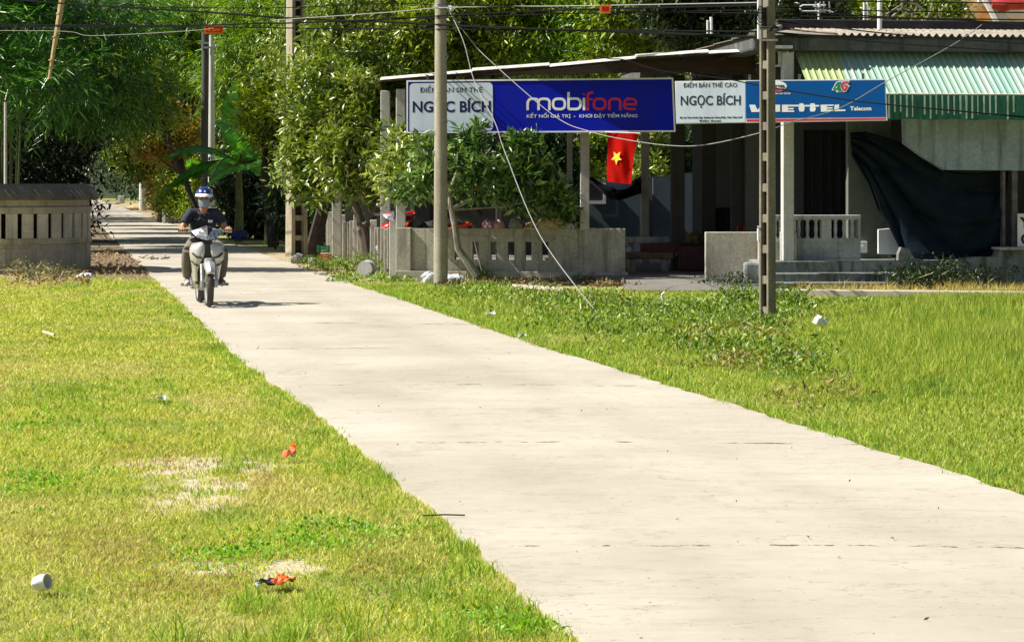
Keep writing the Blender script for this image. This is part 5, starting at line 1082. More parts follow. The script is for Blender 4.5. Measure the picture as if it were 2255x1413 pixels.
# visible mass upper left, hanging towards the lane; lower part open and dark
bb = [(-15.6, 56, 8.5, 2.6, 'big dark bamboo clump at the far left behind the round wall'), (-13.2, 59.5, 9.0, 2.4, 'tall bamboo clump arching over the lane behind the round wall'), (-16.5, 66, 9.5, 2.8, 'dense bamboo clump left of the lane beyond the nearest ones'),
      (-18.8, 77, 9.5, 2.6, 'bamboo clump halfway down the left side of the lane'), (-22, 91, 10, 2.8, 'distant bamboo clump at the left of the lane'), (-27, 112, 10, 3, 'farthest bamboo clump at the left bend of the lane')]
ex = {0: [B_(x, y, 54 + (x % 7) * .3, 1.0, 1.0, .75) for x, y in ((-40, 60), (20, 40), (80, 60), (-20, 150), (40, 150), (100, 140), (0, 220), (60, 215), (120, 200), (150, 150))],
      1: [B_(x, y, 60 + (x % 5) * .3, 1.1, 1.1, .8) for x, y in ((130, 40), (190, 30), (250, 50), (150, 110), (220, 120), (280, 120), (170, 190), (235, 190), (290, 180), (200, 235), (255, 235))],
      2: [B_(x, y, 67 + (x % 5) * .3, 1.3, 1.2, 1.0) for x, y in ((60, 20), (150, 20), (240, 20), (320, 20), (100, 200), (180, 220), (260, 240), (300, 120), (310, 60))]}
for i, (x, y, h, s_, lab) in enumerate(bb): bamboo((x, y, 0), h, s_, 50 + i, lab, 2700 if i < 3 else 2400, M_bamL, .45 if i < 3 else .2, culms=11 if i < 3 else 9, extra=ex.get(i))
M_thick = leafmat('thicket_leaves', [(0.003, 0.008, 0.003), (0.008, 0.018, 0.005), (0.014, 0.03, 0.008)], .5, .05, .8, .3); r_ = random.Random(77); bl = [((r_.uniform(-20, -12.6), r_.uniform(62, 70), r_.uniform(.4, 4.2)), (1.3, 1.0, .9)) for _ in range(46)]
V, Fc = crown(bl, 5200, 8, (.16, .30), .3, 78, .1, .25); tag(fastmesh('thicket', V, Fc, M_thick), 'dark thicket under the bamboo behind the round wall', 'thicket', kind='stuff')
for i, (x, y) in enumerate(((-13.6, 56.5), (-14.3, 63), (-15.2, 70), (-17.9, 84), (-21.3, 101))): bamboo((x, y, 0), 8.8, 2.0, 250 + i, 'bamboo clump leaning over the lane from the left, ' + ('nearest of the row', 'second of the row', 'third of the row', 'fourth of the row', 'farthest of the row')[i], 1500, M_bamL, .42, culms=8)

# the tall tree just outside the left edge of the view whose shade falls on the round wall and the lane
base = Vector((-14.3, 42.6, 0)); mb = MB(); mb.tube([base, base + Vector((.1, 0, 3)), base + Vector((.6, 0, 6))], [.18, .15, .08], 9)
bl = [((-14.0 + dx, 42.7 + dy, z), (1.5, 1.15, 1.1)) for dx, dy, z in ((0, 0, 4.4), (1.0, .2, 5.6), (.2, -.3, 6.8), (1.6, 0, 7.4), (-.6, .3, 5.4), (0.6, .1, 8.4), (2.4, .2, 6.6))]
V, Fc = crown(bl, 2600, 8, (.14, .24), .4, 61, .1, .12); tree('shade_tree', 'tall tree left of the round wall casting its shade over it', 'tree', base, mb, V, Fc, M_mango, M_bark)
# dead leaning culm, top left
mb = MB(); q = [P(108, 175, 50), P(118, 110, 50), P(128, 55, 50), P(141, -30, 50)]; mb.tube(q, [.030, .045, .060, .07], 8)
for t in (.2, .45, .7, .9): c = q[0].lerp(q[3], t); mb.tube([c, c + Vector((0, 0, .03))], .075, 8)
tag(build(mb, 'bamboo_pole', simple('dry_bamboo', (.55, .40, .20), (.35, .26, .12), 8, .5), loc=q[0], smooth=True), 'dry tan bamboo culm leaning in the dark bamboo at the top left', 'bamboo culm')
# --- mid distance trees behind rider and ladder pole
def wood(x0, x1, y0, y1, D, n, mat, lab, seed, name='tree', rad=1.0, Lr=(.18, .30), Wf=.3, per=8, spray=False, dens=130, group='trees beyond the lane and shop', trunkx=None):
    """one tree: crown filling a photo region at distance D, trunk to the ground"""
    rr = random.Random(seed); bl = []
    for _ in range(n):
        bl.append(B_(rr.uniform(x0, x1), rr.uniform(y0, y1), D + rr.uniform(-1.3, 1.3), rad * rr.uniform(.7, 1.15), None, rad * rr.uniform(.6, .9)))
    cx_ = trunkx or (x0 + x1) / 2; base = Vector((Sx(cx_, D), D + .3, 0)); top = Vector(P((x0 + x1) / 2, y0 + .3 * (y1 - y0), D)); mb = MB(); mid_ = base.lerp(top, .5) + Vector((rr.uniform(-.3, .3), 0, 0))
    tr0 = .10 if trunkx else .16; mb.tube([base, mid_, top], [tr0, tr0 * .75, .04], 8); twigs(mb, mid_, bl[:7], .07, seed, 2)
    ncl = n * dens
    V, Fc = (sprays(bl, ncl, per, Lr, Wf, seed, .5, .15) if spray else crown(bl, ncl, per, Lr, Wf, seed, .25, .14, .2, .25)); return tree(name, lab, 'tree', base, mb, V, Fc, mat, M_barkd, group)
wood(335, 455, 20, 210, 95, 14, M_bamY, 'feathery light green bamboo behind the pale pole', 71, 'bamboo', 1.5, (.24, .42), .14, 9, True, trunkx=445)
wood(490, 630, 0, 230, 82, 20, M_bamY, 'feathery bright bamboo between the pale pole and the ladder pole', 72, 'bamboo', 1.35, (.24, .42), .13, 9, True, trunkx=560)
wood(560, 640, 180, 300, 60, 8, M_back, 'bushy yellow green tree above the banana plants', 73, 'tree', .8)
wood(250, 340, 120, 260, 80, 8, M_back, 'rounded green tree overhanging the far lane', 74, 'tree', 1.1, trunkx=452)
wood(860, 980, -10, 150, 60, 13, M_back, 'leafy yellow green tree behind the round pole', 75, 'tree', 1.05)
wood(1000, 1150, -10, 150, 61, 14, M_back, 'leafy tree above the left part of the shop roof', 76, 'tree', 1.05)
wood(1180, 1330, -10, 140, 62, 13, M_bamY, 'bright tree behind the small orange plate', 77, 'tree', 1.05, (.16, .26), .2)
wood(1350, 1450, 0, 130, 60, 10, M_back, 'tree with bare pale branches left of the hip roof', 78, 'tree', .95)
wood(1470, 1670, -30, 60, 57, 13, M_dark, 'dark leaved tree above the hip roof left of the ladder pole', 79, 'tree', 1.1, dens=170)
wood(1730, 1830, -40, 60, 62, 9, M_dark, 'dark tree behind the rooftop antenna', 80, 'tree', .95)
wood(1840, 1930, -20, 60, 66, 8, M_back, 'bright leafy tree behind the white roof posts', 81, 'tree', .9)
wood(1960, 2080, -20, 60, 64, 10, M_mango, 'grey branched tree left of the orange house', 82, 'tree', .85, dens=80)
mb = MB(); rr = random.Random(5)
for _ in range(9):
    x, y = rr.uniform(1960, 2080), rr.uniform(20, 60); mb.tube([P(x, y, 62), P(x + rr.uniform(-25, 25), y - rr.uniform(10, 25), 62), P(x + rr.uniform(-40, 40), y - rr.uniform(25, 50), 62)], [.05, .035, .02], 6)
tag(build(mb, 'bare_branches', M_barkp, loc=P(2020, 60, 62)), 'bare pale branches left of the orange house', 'branches')
# bushes seen under the shop roof
wood(1240, 1310, 300, 400, 53, 6, M_back, 'sunny shrub seen between the pillar and the red flag', 83, 'shrub', .5, (.10, .18), .4, group='shrubs behind the shop')
wood(1405, 1450, 290, 400, 53, 6, M_mango, 'shrub seen right of the red flag under the roof', 84, 'shrub', .5, (.10, .18), .4, group='shrubs behind the shop')
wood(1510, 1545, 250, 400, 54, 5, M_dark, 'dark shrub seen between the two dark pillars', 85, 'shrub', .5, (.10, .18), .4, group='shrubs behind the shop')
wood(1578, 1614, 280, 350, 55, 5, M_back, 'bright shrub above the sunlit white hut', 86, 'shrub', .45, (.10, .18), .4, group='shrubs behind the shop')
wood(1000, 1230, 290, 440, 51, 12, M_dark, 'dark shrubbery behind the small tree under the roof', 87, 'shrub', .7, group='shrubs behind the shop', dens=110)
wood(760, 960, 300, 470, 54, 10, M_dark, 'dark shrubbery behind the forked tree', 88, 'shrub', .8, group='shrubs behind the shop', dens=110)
# lane side shrubs right of the far lane
wood(315, 425, 255, 330, 84, 10, M_brown, 'rusty brown leaved shrub tree beyond the rider', 89, 'shrub', .9, (.12, .2), .45, group='shrubs beside the far lane', trunkx=438)
wood(378, 440, 365, 470, 90, 10, M_back, 'rounded yellow green bush just behind the rider', 90, 'shrub', .7, (.10, .18), .5, 8, dens=260, trunkx=420, group='shrubs beside the far lane')
wood(270, 340, 320, 375, 110, 9, M_mango, 'olive bush over the bend of the far lane', 91, 'shrub', 1.2, (.2, .3), .45, trunkx=372, group='shrubs beside the far lane')
wood(325, 375, 400, 455, 100, 5, M_brown, 'dry brown bush at the foot of the far pole', 92, 'shrub', .6, (.12, .2), .4, group='shrubs beside the far lane')
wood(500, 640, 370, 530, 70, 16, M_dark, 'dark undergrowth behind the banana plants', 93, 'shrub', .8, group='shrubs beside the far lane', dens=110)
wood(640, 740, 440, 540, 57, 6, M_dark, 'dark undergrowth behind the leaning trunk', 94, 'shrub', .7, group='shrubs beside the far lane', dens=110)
# --- banana plants
def banana(base, leaves, seed, label, hs=1.9):
    rr = random.Random(seed); base = Vector(base); o = thing('banana_plant', label, 'banana plant', base, 'banana plants beyond the rider'); mb = MB()
    mb.tube([base, base + Vector((.03, 0, 1.1)), base + Vector((.0, 0, hs))], [.14, .11, .07], 10); build(mb, 'stem', simple('banana_stem' + str(seed), (.14, .17, .06), (.10, .07, .03), 5, .6), o, smooth=True)
    for (az, el, L, W, bend) in leaves:
        L *= 1.3; W *= 1.3
        mb = MB(); p_ = base + Vector((0, 0, hs - .15)); d = Vector((math.cos(R(az)) * math.cos(R(el)), math.sin(R(az)) * math.cos(R(el)), math.sin(R(el)))); sd_ = d.cross(Vector((0, 0, 1))).normalized(); spine = []; n_ = 22
        for i in range(n_ + 1):
            spine.append(p_.copy()); p_ += d * (L / n_); d = (d + Vector((0, 0, -bend / n_))).normalized()
        vs = []; fs = []
        for i in range(n_):                                       # leaf blade as paired strips with tears
            t = max(0, (i - 3) / (n_ - 3)); t1 = max(0, (i - 2) / (n_ - 3)); w0 = W * math.sin(math.pi * min(1, t * .93 + .04)) ** .6 * 1.25 if i >= 3 else .02; w1 = W * math.sin(math.pi * min(1, t1 * .93 + .04)) ** .6 * 1.25 if i >= 2 else .02
            for s_ in (-1, 1):
                tear = rr.uniform(.0, .10) if rr.random() < .35 else 0; dz = Vector((0, 0, -1)); a_ = spine[i]; b_ = spine[i + 1]; k = len(vs)
                vs += [a_, b_, b_ + sd_ * s_ * w1 * (1 - tear) + dz * w1 * (.35 + tear * 3), a_ + sd_ * s_ * w0 * (1 - tear) + dz * w0 * (.35 + rr.uniform(0, .12))]; fs.append((k, k + 1, k + 2, k + 3))
        mb.add(vs, fs); lf = build(mb, 'leaf', M_bananaleaf, o, smooth=False)
        mb = MB(); mb.tube(spine, [.028 * (1 - .8 * i / n_) + .004 for i in range(n_ + 1)], 6); build(mb, 'midrib', M_culm, lf, smooth=True)
banana((Sx(525, 65), 65, 0), [(100, 80, 1.9, .30, .3), (180, 45, 1.8, .30, 1.6), (190, 10, 1.9, .3, 1.2), (0, 15, 2.0, .32, 1.1), (200, 20, 1.7, .25, 1.4), (-10, 35, 1.9, .27, 1.5), (-70, 50, 1.6, .25, 1.8), (30, 65, 1.9, .26, 1.0), (-40, 70, 1.7, .25, .9), (250, 35, 1.4, .22, 1.9)], 1, 'banana plant with one upright bright leaf right of the pale pole', 2.35)
banana((Sx(592, 62), 62, 0), [(20, 60, 1.7, .27, 1.3), (150, 60, 1.8, .27, 1.2), (-90, 40, 1.5, .24, 1.8), (200, 25, 1.5, .24, 1.5), (-30, 15, 1.4, .22, 1.4), (90, 75, 1.6, .24, .6)], 2, 'banana plant against the broad ladder pole', 2.2)
banana((Sx(425, 89), 89, 0), [(150, 55, 2.0, .28, 1.2), (190, 70, 1.9, .26, .8), (20, 50, 1.6, .24, 1.4), (-90, 50, 1.4, .22, 1.6)], 3, 'banana plant left of the pale pole above the round bush', 2.3)
# --- small plants
def plant(c, h, n, seed, label, mat, Lr, rad, name='weed_plant', group='weed plants at the verge'):
    rr = random.Random(seed); c = Vector(c); o = thing(name, label, 'plant', c, group); mb = MB(); bl = []
    for _ in range(max(4, n // 60)):
        e = c + Vector((rr.uniform(-rad, rad), rr.uniform(-rad, rad), h * rr.uniform(.5, 1))); mb.tube([c, c.lerp(e, .5) + Vector((0, 0, .05)), e], [.012, .009, .005], 5); bl += [(tuple(c.lerp(e, t)), (rad * .35, rad * .35, h * .2)) for t in (.45, .75, 1)]
    build(mb, 'stem', M_barkp, o); r = np.random.default_rng(seed); C = np.array([b[0] for b in bl]); k = r.integers(0, len(C), n); Bc = C[k] + r.normal(0, 1, (n, 3)) * np.array([rad * .3, rad * .3, h * .13]); Bc[:, 2] = np.clip(Bc[:, 2], .0, None)
    V, Fc = leafquads(Bc, r, Lr, .42, .4, .1); fastmesh('leaves', V, Fc, mat, o, off=tuple(c))
M_wp = leafmat('weed_plant_leaves', [(0.06, 0.12, 0.012), (0.12, 0.20, 0.02), (0.20, 0.27, 0.04)], .45, .35, 2)
M_ws = leafmat('scrubby_weed_leaves', [(0.10, 0.12, 0.03), (0.16, 0.17, 0.05), (0.22, 0.16, 0.07)], .5, .3, 2)
plant(G(70, 618), .34, 300, 1, 'scrubby weed against the base of the round wall, left', M_ws, (.04, .08), .35); plant(G(118, 616), .30, 260, 2, 'scrubby weed against the base of the round wall, right', M_ws, (.04, .08), .28)
plant(G(715, 600), .30, 420, 3, 'leafy bush at the foot of the picket fence', M_wp, (.05, .10), .38); plant(G(775, 604), .36, 480, 4, 'leafy bush left of the concrete drum', M_wp, (.05, .10), .4); plant(G(850, 606), .28, 320, 5, 'leafy plant between the concrete drum and the wall corner', M_wp, (.05, .10), .26)
plant(G(1600, 632), .20, 300, 6, 'low dark weeds at the foot of the block wall', M_dark, (.05, .10), .6); plant(G(1635, 668), .25, 420, 7, 'bright weed clump left of the ladder pole foot', M_wp, (.04, .08), .3); plant(G(1735, 672), .28, 460, 8, 'weed clump right of the ladder pole foot', M_wp, (.04, .08), .3)
plant(HF @ Vector((HU(2040, -.6), -.7, 0)), .50, 700, 9, 'dark green weeds growing on the broken plinth end', M_dark, (.05, .10), .5); plant(HF @ Vector((HU(1985, -1), -1.1, 0)), .30, 420, 10, 'weeds at the right end of the steps', M_dark, (.05, .10), .4); plant(HF @ Vector((HU(2160, -.6), -.6, 0)), .32, 420, 12, 'weeds against the mossy plinth', M_dark, (.05, .10), .5)
plant(G(1055, 618), .22, 260, 11, 'weed at the foot of the small pale trunked tree', M_wp, (.04, .08), .2)
M_farw = leafmat('far_wood_leaves', [(0.006, 0.02, 0.003), (0.04, 0.09, 0.006), (0.14, 0.21, 0.014), (0.30, 0.36, 0.035)], .4, .2, .4)
# --- far wood: uncountable mass closing the view
rr = random.Random(9); bl = []
for _ in range(230):
    X = rr.uniform(-46, 34); D = rr.uniform(98, 116); z = rr.uniform(.8, 14)
    if roadL(D) - 3.2 < X < roadR(D) + 2.5 and z < 4.5: continue
    bl.append(((X, D, z), (2.6, 2.0, 1.8)))
V, Fc = crown(bl, 19000, 7, (.28, .50), .38, 99, .2, .35); o = fastmesh('far_wood', V, Fc, M_farw); tag(o, 'dense far wood closing the view above the roofs', 'wood', kind='stuff')
bl = []
for _ in range(90):
    D = rr.uniform(120, 235); X = (roadL(D) - rr.uniform(2.5, 7)) if rr.random() < .5 else (roadR(D) + rr.uniform(2, 6)); bl.append(((X, D, rr.uniform(1, 9)), (2.6, 3, 2.0)))
for _ in range(50): bl.append(((-46 + rr.uniform(-14, 12), 262 + rr.uniform(-6, 6), rr.uniform(0, 14)), (4, 3, 3)))
V, Fc = crown(bl, 5200, 7, (.35, .65), .4, 101, .2, .4); o = fastmesh('far_wood', V, Fc, M_dark); tag(o, 'dark wood along the farthest stretch of the lane', 'wood', kind='stuff')
# ================================================================ MOTORBIKES AND RIDER
def make_bike(loc, rz, label, body, body2, panel, seed=0, group=None):
    t = thing('motorbike', label, 'motorbike', loc, group, rz)
    M_tyre = simple('tyre_rubber', (0.035, 0.032, 0.03), (0.07, 0.06, 0.05), 9, .85); M_dk = simple('black_plastic_trim', (0.015, 0.015, 0.016), (0.03, 0.03, 0.03), 6, .5); M_al = simple('cast_alloy', (0.5, 0.5, 0.5), (0.35, 0.34, 0.33), 8, .4, .7)
    M_lens = simple('headlamp_lens', (0.62, 0.65, 0.66), (0.10, 0.11, 0.12), 26, .06, .5, spec=.9, coat=1)
    yF, yR, rw_ = -.62, .62, .285
    for y, wtyre in ((yF, .043), (yR, .050)):
        w_ = thing('wheel', None, None); w_.parent = t; RX = Matrix.Rotation(R(90), 3, 'Y')
        mb = MB(); prof = [(rw_ - .05 + 0, -wtyre * .8), (rw_ - .02, -wtyre), (rw_ - .004, -wtyre * .55), (rw_, 0), (rw_ - .004, wtyre * .55), (rw_ - .02, wtyre), (rw_ - .05, wtyre * .8)]
        mb.lathe(prof, 40, (0, y, rw_), M=RX); build(mb, 'tyre', M_tyre, w_, local=True, smooth=True, sharp=60)
        mb = MB(); mb.lathe([(rw_ - .05, -wtyre * .8), (rw_ - .075, -wtyre * .5), (rw_ - .08, 0), (rw_ - .075, wtyre * .5), (rw_ - .05, wtyre * .8)], 40, (0, y, rw_), M=RX); mb.lathe([(0, -.05), (.045, -.05), (.045, .05), (0, .05)], 16, (0, y, rw_), M=RX)
        for k in range(10): a = 2 * math.pi * k / 10; mb.tube([Vector((0.01, y + .04 * math.cos(a), rw_ + .04 * math.sin(a))), Vector((0, y + (rw_ - .07) * math.cos(a), rw_ + (rw_ - .07) * math.sin(a)))], .009, 5)
        mb.lathe([(.03, .052), (.10, .052), (.10, .056), (.03, .056)], 24, (0, y, rw_), M=RX); build(mb, 'rim', M_al, w_, local=True, smooth=True)
    mb = MB()
    for s in (-1, 1): mb.tube([(s * .085, yF - .0, rw_ + .02), (s * .085, yF + .10, .56)], [.028, .024], 10); mb.tube([(s * .085, yF, rw_ - .03), (s * .085, yF, rw_ + .06)], .032, 10)
    mb.tube([(-.085, yF, rw_), (.085, yF, rw_)], .012, 8); build(mb, 'fork', M_al, t, local=True, smooth=True)
    # front mudguard: beak over the wheel
    mb = MB(); vs = []; fs = []; n_ = 14
    for i in range(n_ + 1):
        a = R(150 - 130 * i / n_); rr_ = rw_ + .035; w_ = .075 if 3 < i < 12 else .05 + .008 * min(i, 14 - i); c = Vector((0, yF - rr_ * math.cos(a) * -1, rw_ + rr_ * math.sin(a)))
        for k, (fx, fz) in enumerate(((-1, -.055), (-.85, -.01), (0, .012), (.85, -.01), (1, -.055))): vs.append((fx * w_, c.y + (c.y - yF) / rr_ * fz, c.z + (c.z - rw_) / rr_ * fz))
    for i in range(n_):
        for k in range(4): q = i * 5 + k; fs.append((q, q + 1, q + 6, q + 5))
    mb.add(vs, fs); o = build(mb, 'mudguard', body, t, local=True, smooth=True); m_ = o.modifiers.new('s', 'SOLIDIFY'); m_.thickness = .005
    mb = MB(); mb.bevbox(-.052, .052, -.62, -.47, .50, .64, .025); build(mb, 'nose_fairing', body, t, local=True, smooth=True)
    # leg shield: two curved wings with a dark channel between
    for s in (-1, 1):
        vs = []; fs = []; rows = [(.86, .03, .19, -.42), (.80, .035, .225, -.45), (.72, .04, .23, -.47), (.64, .055, .215, -.46), (.56, .10, .20, -.42), (.46, .125, .185, -.36), (.34, .12, .175, -.30), (.24, .10, .15, -.24)]
        for z, xi, xo, y in rows:
            for k in range(6): f = k / 5; vs.append((s * (xi + (xo - xi) * f), y + .12 * f ** 2 - .02 * math.sin(f * 3.1), z - (.03 * f if z > .6 else 0)))
        for i in range(len(rows) - 1):
            for k in range(5): q = i * 6 + k; fs.append((q, q + 1, q + 7, q + 6))
        mb = MB(); mb.add(vs, fs); o = build(mb, 'leg_shield', body, t, local=True, smooth=True, sharp=60); m_ = o.modifiers.new('s', 'SOLIDIFY'); m_.thickness = .008; m_.offset = 0
        mb = MB(); mb.tube([(s * .20, -.425, .70), (s * .15, -.475, .655), (s * .07, -.49, .635)], .012, 6); mb.tube([(s * .21, -.38, .60), (s * .17, -.42, .555), (s * .12, -.43, .53)], .010, 6); build(mb, 'trim_line', M_dk, t, local=True)
    mb = MB(); mb.bevbox(-.06, .06, -.45, -.36, .50, .86, .02); mb.bevbox(-.15, .15, -.30, -.22, .28, .84, .03); build(mb, 'steering_cover', M_dk, t, local=True, smooth=True)
    # handlebar cowl with twin slanted lamps
    mb = MB(); mb.add([(-.20, -.30, 1.00), (-.14, -.40, .91), (0, -.46, .875), (.14, -.40, .91), (.20, -.30, 1.00), (.13, -.33, 1.02), (0, -.40, 1.03), (-.13, -.33, 1.02), (-.2, -.18, .98), (.2, -.18, .98), (0, -.2, 1.06), (0, -.2, .88)],
        [(0, 1, 7), (1, 2, 6, 7), (2, 3, 5, 6), (3, 4, 5), (0, 7, 10, 8), (7, 6, 10), (6, 5, 10), (5, 4, 9, 10), (0, 8, 11, 1), (1, 11, 2), (2, 11, 3), (3, 11, 9, 4), (8, 10, 9, 11)]); build(mb, 'handlebar_cowl', panel, t, local=True, bevel=.008)
    for s in (-1, 1):
        mb = MB(); mb.add([(s * .205, -.325, .995), (s * .155, -.415, .925), (s * .08, -.458, .888), (s * .008, -.485, .875), (s * .012, -.478, .915), (s * .05, -.44, .975), (s * .10, -.395, .995)], [(0, 1, 6), (1, 2, 5, 6), (2, 3, 4, 5)])
        o = build(mb, 'headlight', M_lens, t, local=True); m_ = o.modifiers.new('s', 'SOLIDIFY'); m_.thickness = .012; m_.offset = 0
    mb = MB(); mb.add([(-.075, -.375, 1.022), (.075, -.375, 1.022), (0, -.462, .935), (-.06, -.26, 1.055), (.06, -.26, 1.055), (0, -.40, 1.05)], [(0, 2, 5), (2, 1, 5), (0, 5, 3), (5, 4, 3), (5, 1, 4)]); build(mb, 'meter_visor', M_dk, t, local=True)
    mb = MB()
    for s in (-1, 1): mb.tube([(s * .19, -.24, .985), (s * .15, -.34, .93), (s * .06, -.36, .80)], .005, 5)
    build(mb, 'brake_cable', M_dk, t, local=True)
    mb = MB()
    for s in (-1, 1): mb.tube([(0, -.22, .96), (s * .14, -.22, .985), (s * .22, -.20, 1.0), (s * .36, -.16, 1.0)], .011, 8); mb.tube([(s * .20, -.28, .985), (s * .34, -.26, .98)], .006, 6)
    hb = build(mb, 'handlebar', M_al, t, local=True, smooth=True); mb = MB()
    for s in (-1, 1): mb.tube([(s * .24, -.194, 1.0), (s * .365, -.158, 1.0)], .017, 10)
    build(mb, 'grip', M_dk, hb, local=True, smooth=True)
    for s in (-1, 1):
        if seed == 0 and s: break
        mb = MB(); mb.tube([(s * .20, -.2, 1.0), (s * .24, -.22, 1.12)], .006, 6); mb.ball((s * .25, -.22, 1.16), (.055, .015, .035), 8); build(mb, 'mirror', M_al, t, local=True, smooth=True)
    # body: seat, tail, engine, exhaust
    mb = MB(); sec = [(-.12, .70, .05, .05), (0, .76, .10, .05), (.2, .78, .12, .06), (.45, .81, .12, .05), (.72, .83, .07, .04)]
    mb.tube([(0, y, z) for y, z, a, b in sec], [a for y, z, a, b in sec], 14, flat=(.55, 1.0)); build(mb, 'seat', M_dk, t, local=True, smooth=True)
    mb = MB(); mb.tube([(0, -.26, .50), (0, -.05, .52), (0, .2, .62), (0, .5, .70), (0, .82, .80)], [.07, .10, .14, .14, .05], 14, flat=(.8, 1.0)); build(mb, 'body_panel', body2, t, local=True, smooth=True)
    mb = MB(); mb.bevbox(-.10, .10, -.22, .20, .20, .42, .03); mb.bevbox(-.15, .15, -.05, .10, .22, .34, .03); mb.tube([(-.30, -.02, .265), (.30, -.02, .265)], .012, 8)
    for s in (-1, 1): mb.tube([(s * .22, -.02, .27), (s * .32, -.02, .27)], .02, 8)
    mb.tube([(.10, .1, .28), (.10, .62, .285)], .03, 8); mb.tube([(-.09, .1, .28), (-.09, .62, .285)], .022, 8); build(mb, 'engine', M_al, t, local=True, smooth=True)
    mb = MB(); mb.tube([(-.10, -.15, .24), (-.15, .1, .22), (-.16, .3, .28), (-.17, .75, .38)], [.018, .02, .045, .05], 12); build(mb, 'exhaust', M_al, t, local=True, smooth=True)
    mb = MB(); mb.tube([(0, .80, .78), (0, .90, .66), (0, .93, .52)], [.05, .07, .06], 8, flat=(.3, 1)); build(mb, 'rear_mudguard', M_dk, t, local=True, smooth=True)
    mb = MB(); mb.bevbox(-.05, .05, .84, .88, .74, .80, .01); build(mb, 'tail_light', M_rd, t, local=True)
    return t
M_silver = simple('silver_paint', (0.62, 0.60, 0.57), (0.48, 0.46, 0.43), 6, .3, .35, bump=.03, coat=.6); M_silver2 = simple('dusty_side_panel', (0.22, 0.20, 0.15), (0.12, 0.10, 0.07), 6, .4, .2)
M_redp = simple('red_paint', (0.48, 0.010, 0.010), (0.36, 0.008, 0.008), 4, .25, bump=.02, coat=.8); M_orp = simple('orange_paint', (0.75, 0.09, 0.01), (0.6, 0.06, 0.01), 4, .3, bump=.02, coat=.6)
BL = G(460, 676.5); YAW = R(13)
fwd = Vector((math.sin(YAW), -math.cos(YAW), 0)); bloc = Vector((BL.x, BL.y, 0)) - fwd * .62; bloc.z = .008
make_bike(bloc, YAW, 'silver underbone motorbike ridden towards the viewer', M_silver, M_silver2, M_silver)
make_bike((Sx(862, 41.2), 41.2, .1), R(10), 'red parked motorbike facing the lane behind the wall corner', M_redp, M_redp, M_redp, 1, 'parked motorbikes under the shop roof')
make_bike((Sx(935, 42.0), 42.0, .1), R(-82), 'orange red motorbike parked side on behind the slotted wall', M_orp, M_orp, M_redp, 2, 'parked motorbikes under the shop roof')

# ---------------------------------------------------------------- rider
def organic(name, mb, mat, parent, voxel=.009, smooth=4, disp=None):
    """fuse overlapping closed shapes into one continuous smooth skin"""
    me = bpy.data.meshes.new('tmp'); me.from_pydata([tuple(v) for v in mb.v], [], mb.f); o = bpy.data.objects.new('tmp', me); COL.objects.link(o)
    bm = bmesh.new(); bm.from_mesh(me); bmesh.ops.recalc_face_normals(bm, faces=bm.faces); bm.to_mesh(me); bm.free()
    m = o.modifiers.new('r', 'REMESH'); m.mode = 'VOXEL'; m.voxel_size = voxel; s = o.modifiers.new('s', 'SMOOTH'); s.iterations = smooth; s.factor = .5
    bpy.context.view_layer.update(); me2 = evalmesh(o); bpy.data.objects.remove(o); me2.name = name
    for p in me2.polygons: p.use_smooth = True
    return mkobj(name, me2, mat, parent)
M_skin = simple('warm_skin', (0.42, 0.22, 0.13), (0.36, 0.17, 0.10), 18, .5, bump=.05); M_shirt = simple('navy_cotton', (0.022, 0.028, 0.055), (0.010, 0.012, 0.025), 5, .85, bump=.5); M_trou = simple('grey_brown_cotton', (0.20, 0.17, 0.14), (0.13, 0.11, 0.09), 6, .9, bump=.5)
M_mask = simple('grey_blue_mask', (0.26, 0.29, 0.36), (0.18, 0.20, 0.27), 14, .9, bump=.3); M_helm = simple('blue_helmet_shell', (0.015, 0.03, 0.22), (0.01, 0.02, 0.15), 4, .2, bump=0, coat=1); M_shoe = simple('grey_shoe', (0.42, 0.42, 0.42), (0.14, 0.14, 0.15), 10, .5)
rd = thing('person', 'rider in navy shirt, blue helmet and face mask steering the silver motorbike', 'person', bloc, None, YAW)
Vv = Vector
def tb(mb, pts, rad, n=14, flat=None): mb.tube(pts, rad, n, True, flat)
SH = (.185, .16, 1.225); EL = (.295, .07, 1.015); WR = (.315, -.10, 1.02); hips = (.095, .26, .83); KN = (.235, -.12, .72); AN = (.225, .05, .345)
def mir(p, s): return Vector((p[0] * s, p[1], p[2]))
body = MB(); N0 = Vector((0, .14, 1.25)); HC = Vector((0, .085, 1.43))
body.tube([(0, .15, 1.22), (0, .13, 1.30), (0, .11, 1.36)], [.062, .055, .055], 14)
body.ball(HC, (.078, .096, .115), 14); body.ball(HC + Vv((0, -.03, -.055)), (.056, .070, .062), 12)      # skull, jaw
body.ball(HC + Vv((0, -.097, -.015)), (.013, .018, .022), 8); body.tube([HC + Vv((0, -.085, .02)), HC + Vv((0, -.100, -.012))], [.008, .012], 8)   # nose
body.tube([HC + Vv((-.022, -.088, -.055)), HC + Vv((.022, -.088, -.055))], .009, 8); body.tube([HC + Vv((-.05, -.07, .026)), HC + Vv((0, -.088, .024)), HC + Vv((.05, -.07, .026))], .011, 8)   # lips, brow
for s in (-1, 1): body.ball(HC + Vv((s * .080, .01, -.01)), (.010, .018, .030), 8)     # ears
body.tube([(0, .24, .82), (0, .22, .95), (0, .19, 1.10), (0, .16, 1.20)], [.115, .115, .14, .11], 16, flat=(1.15, .75))
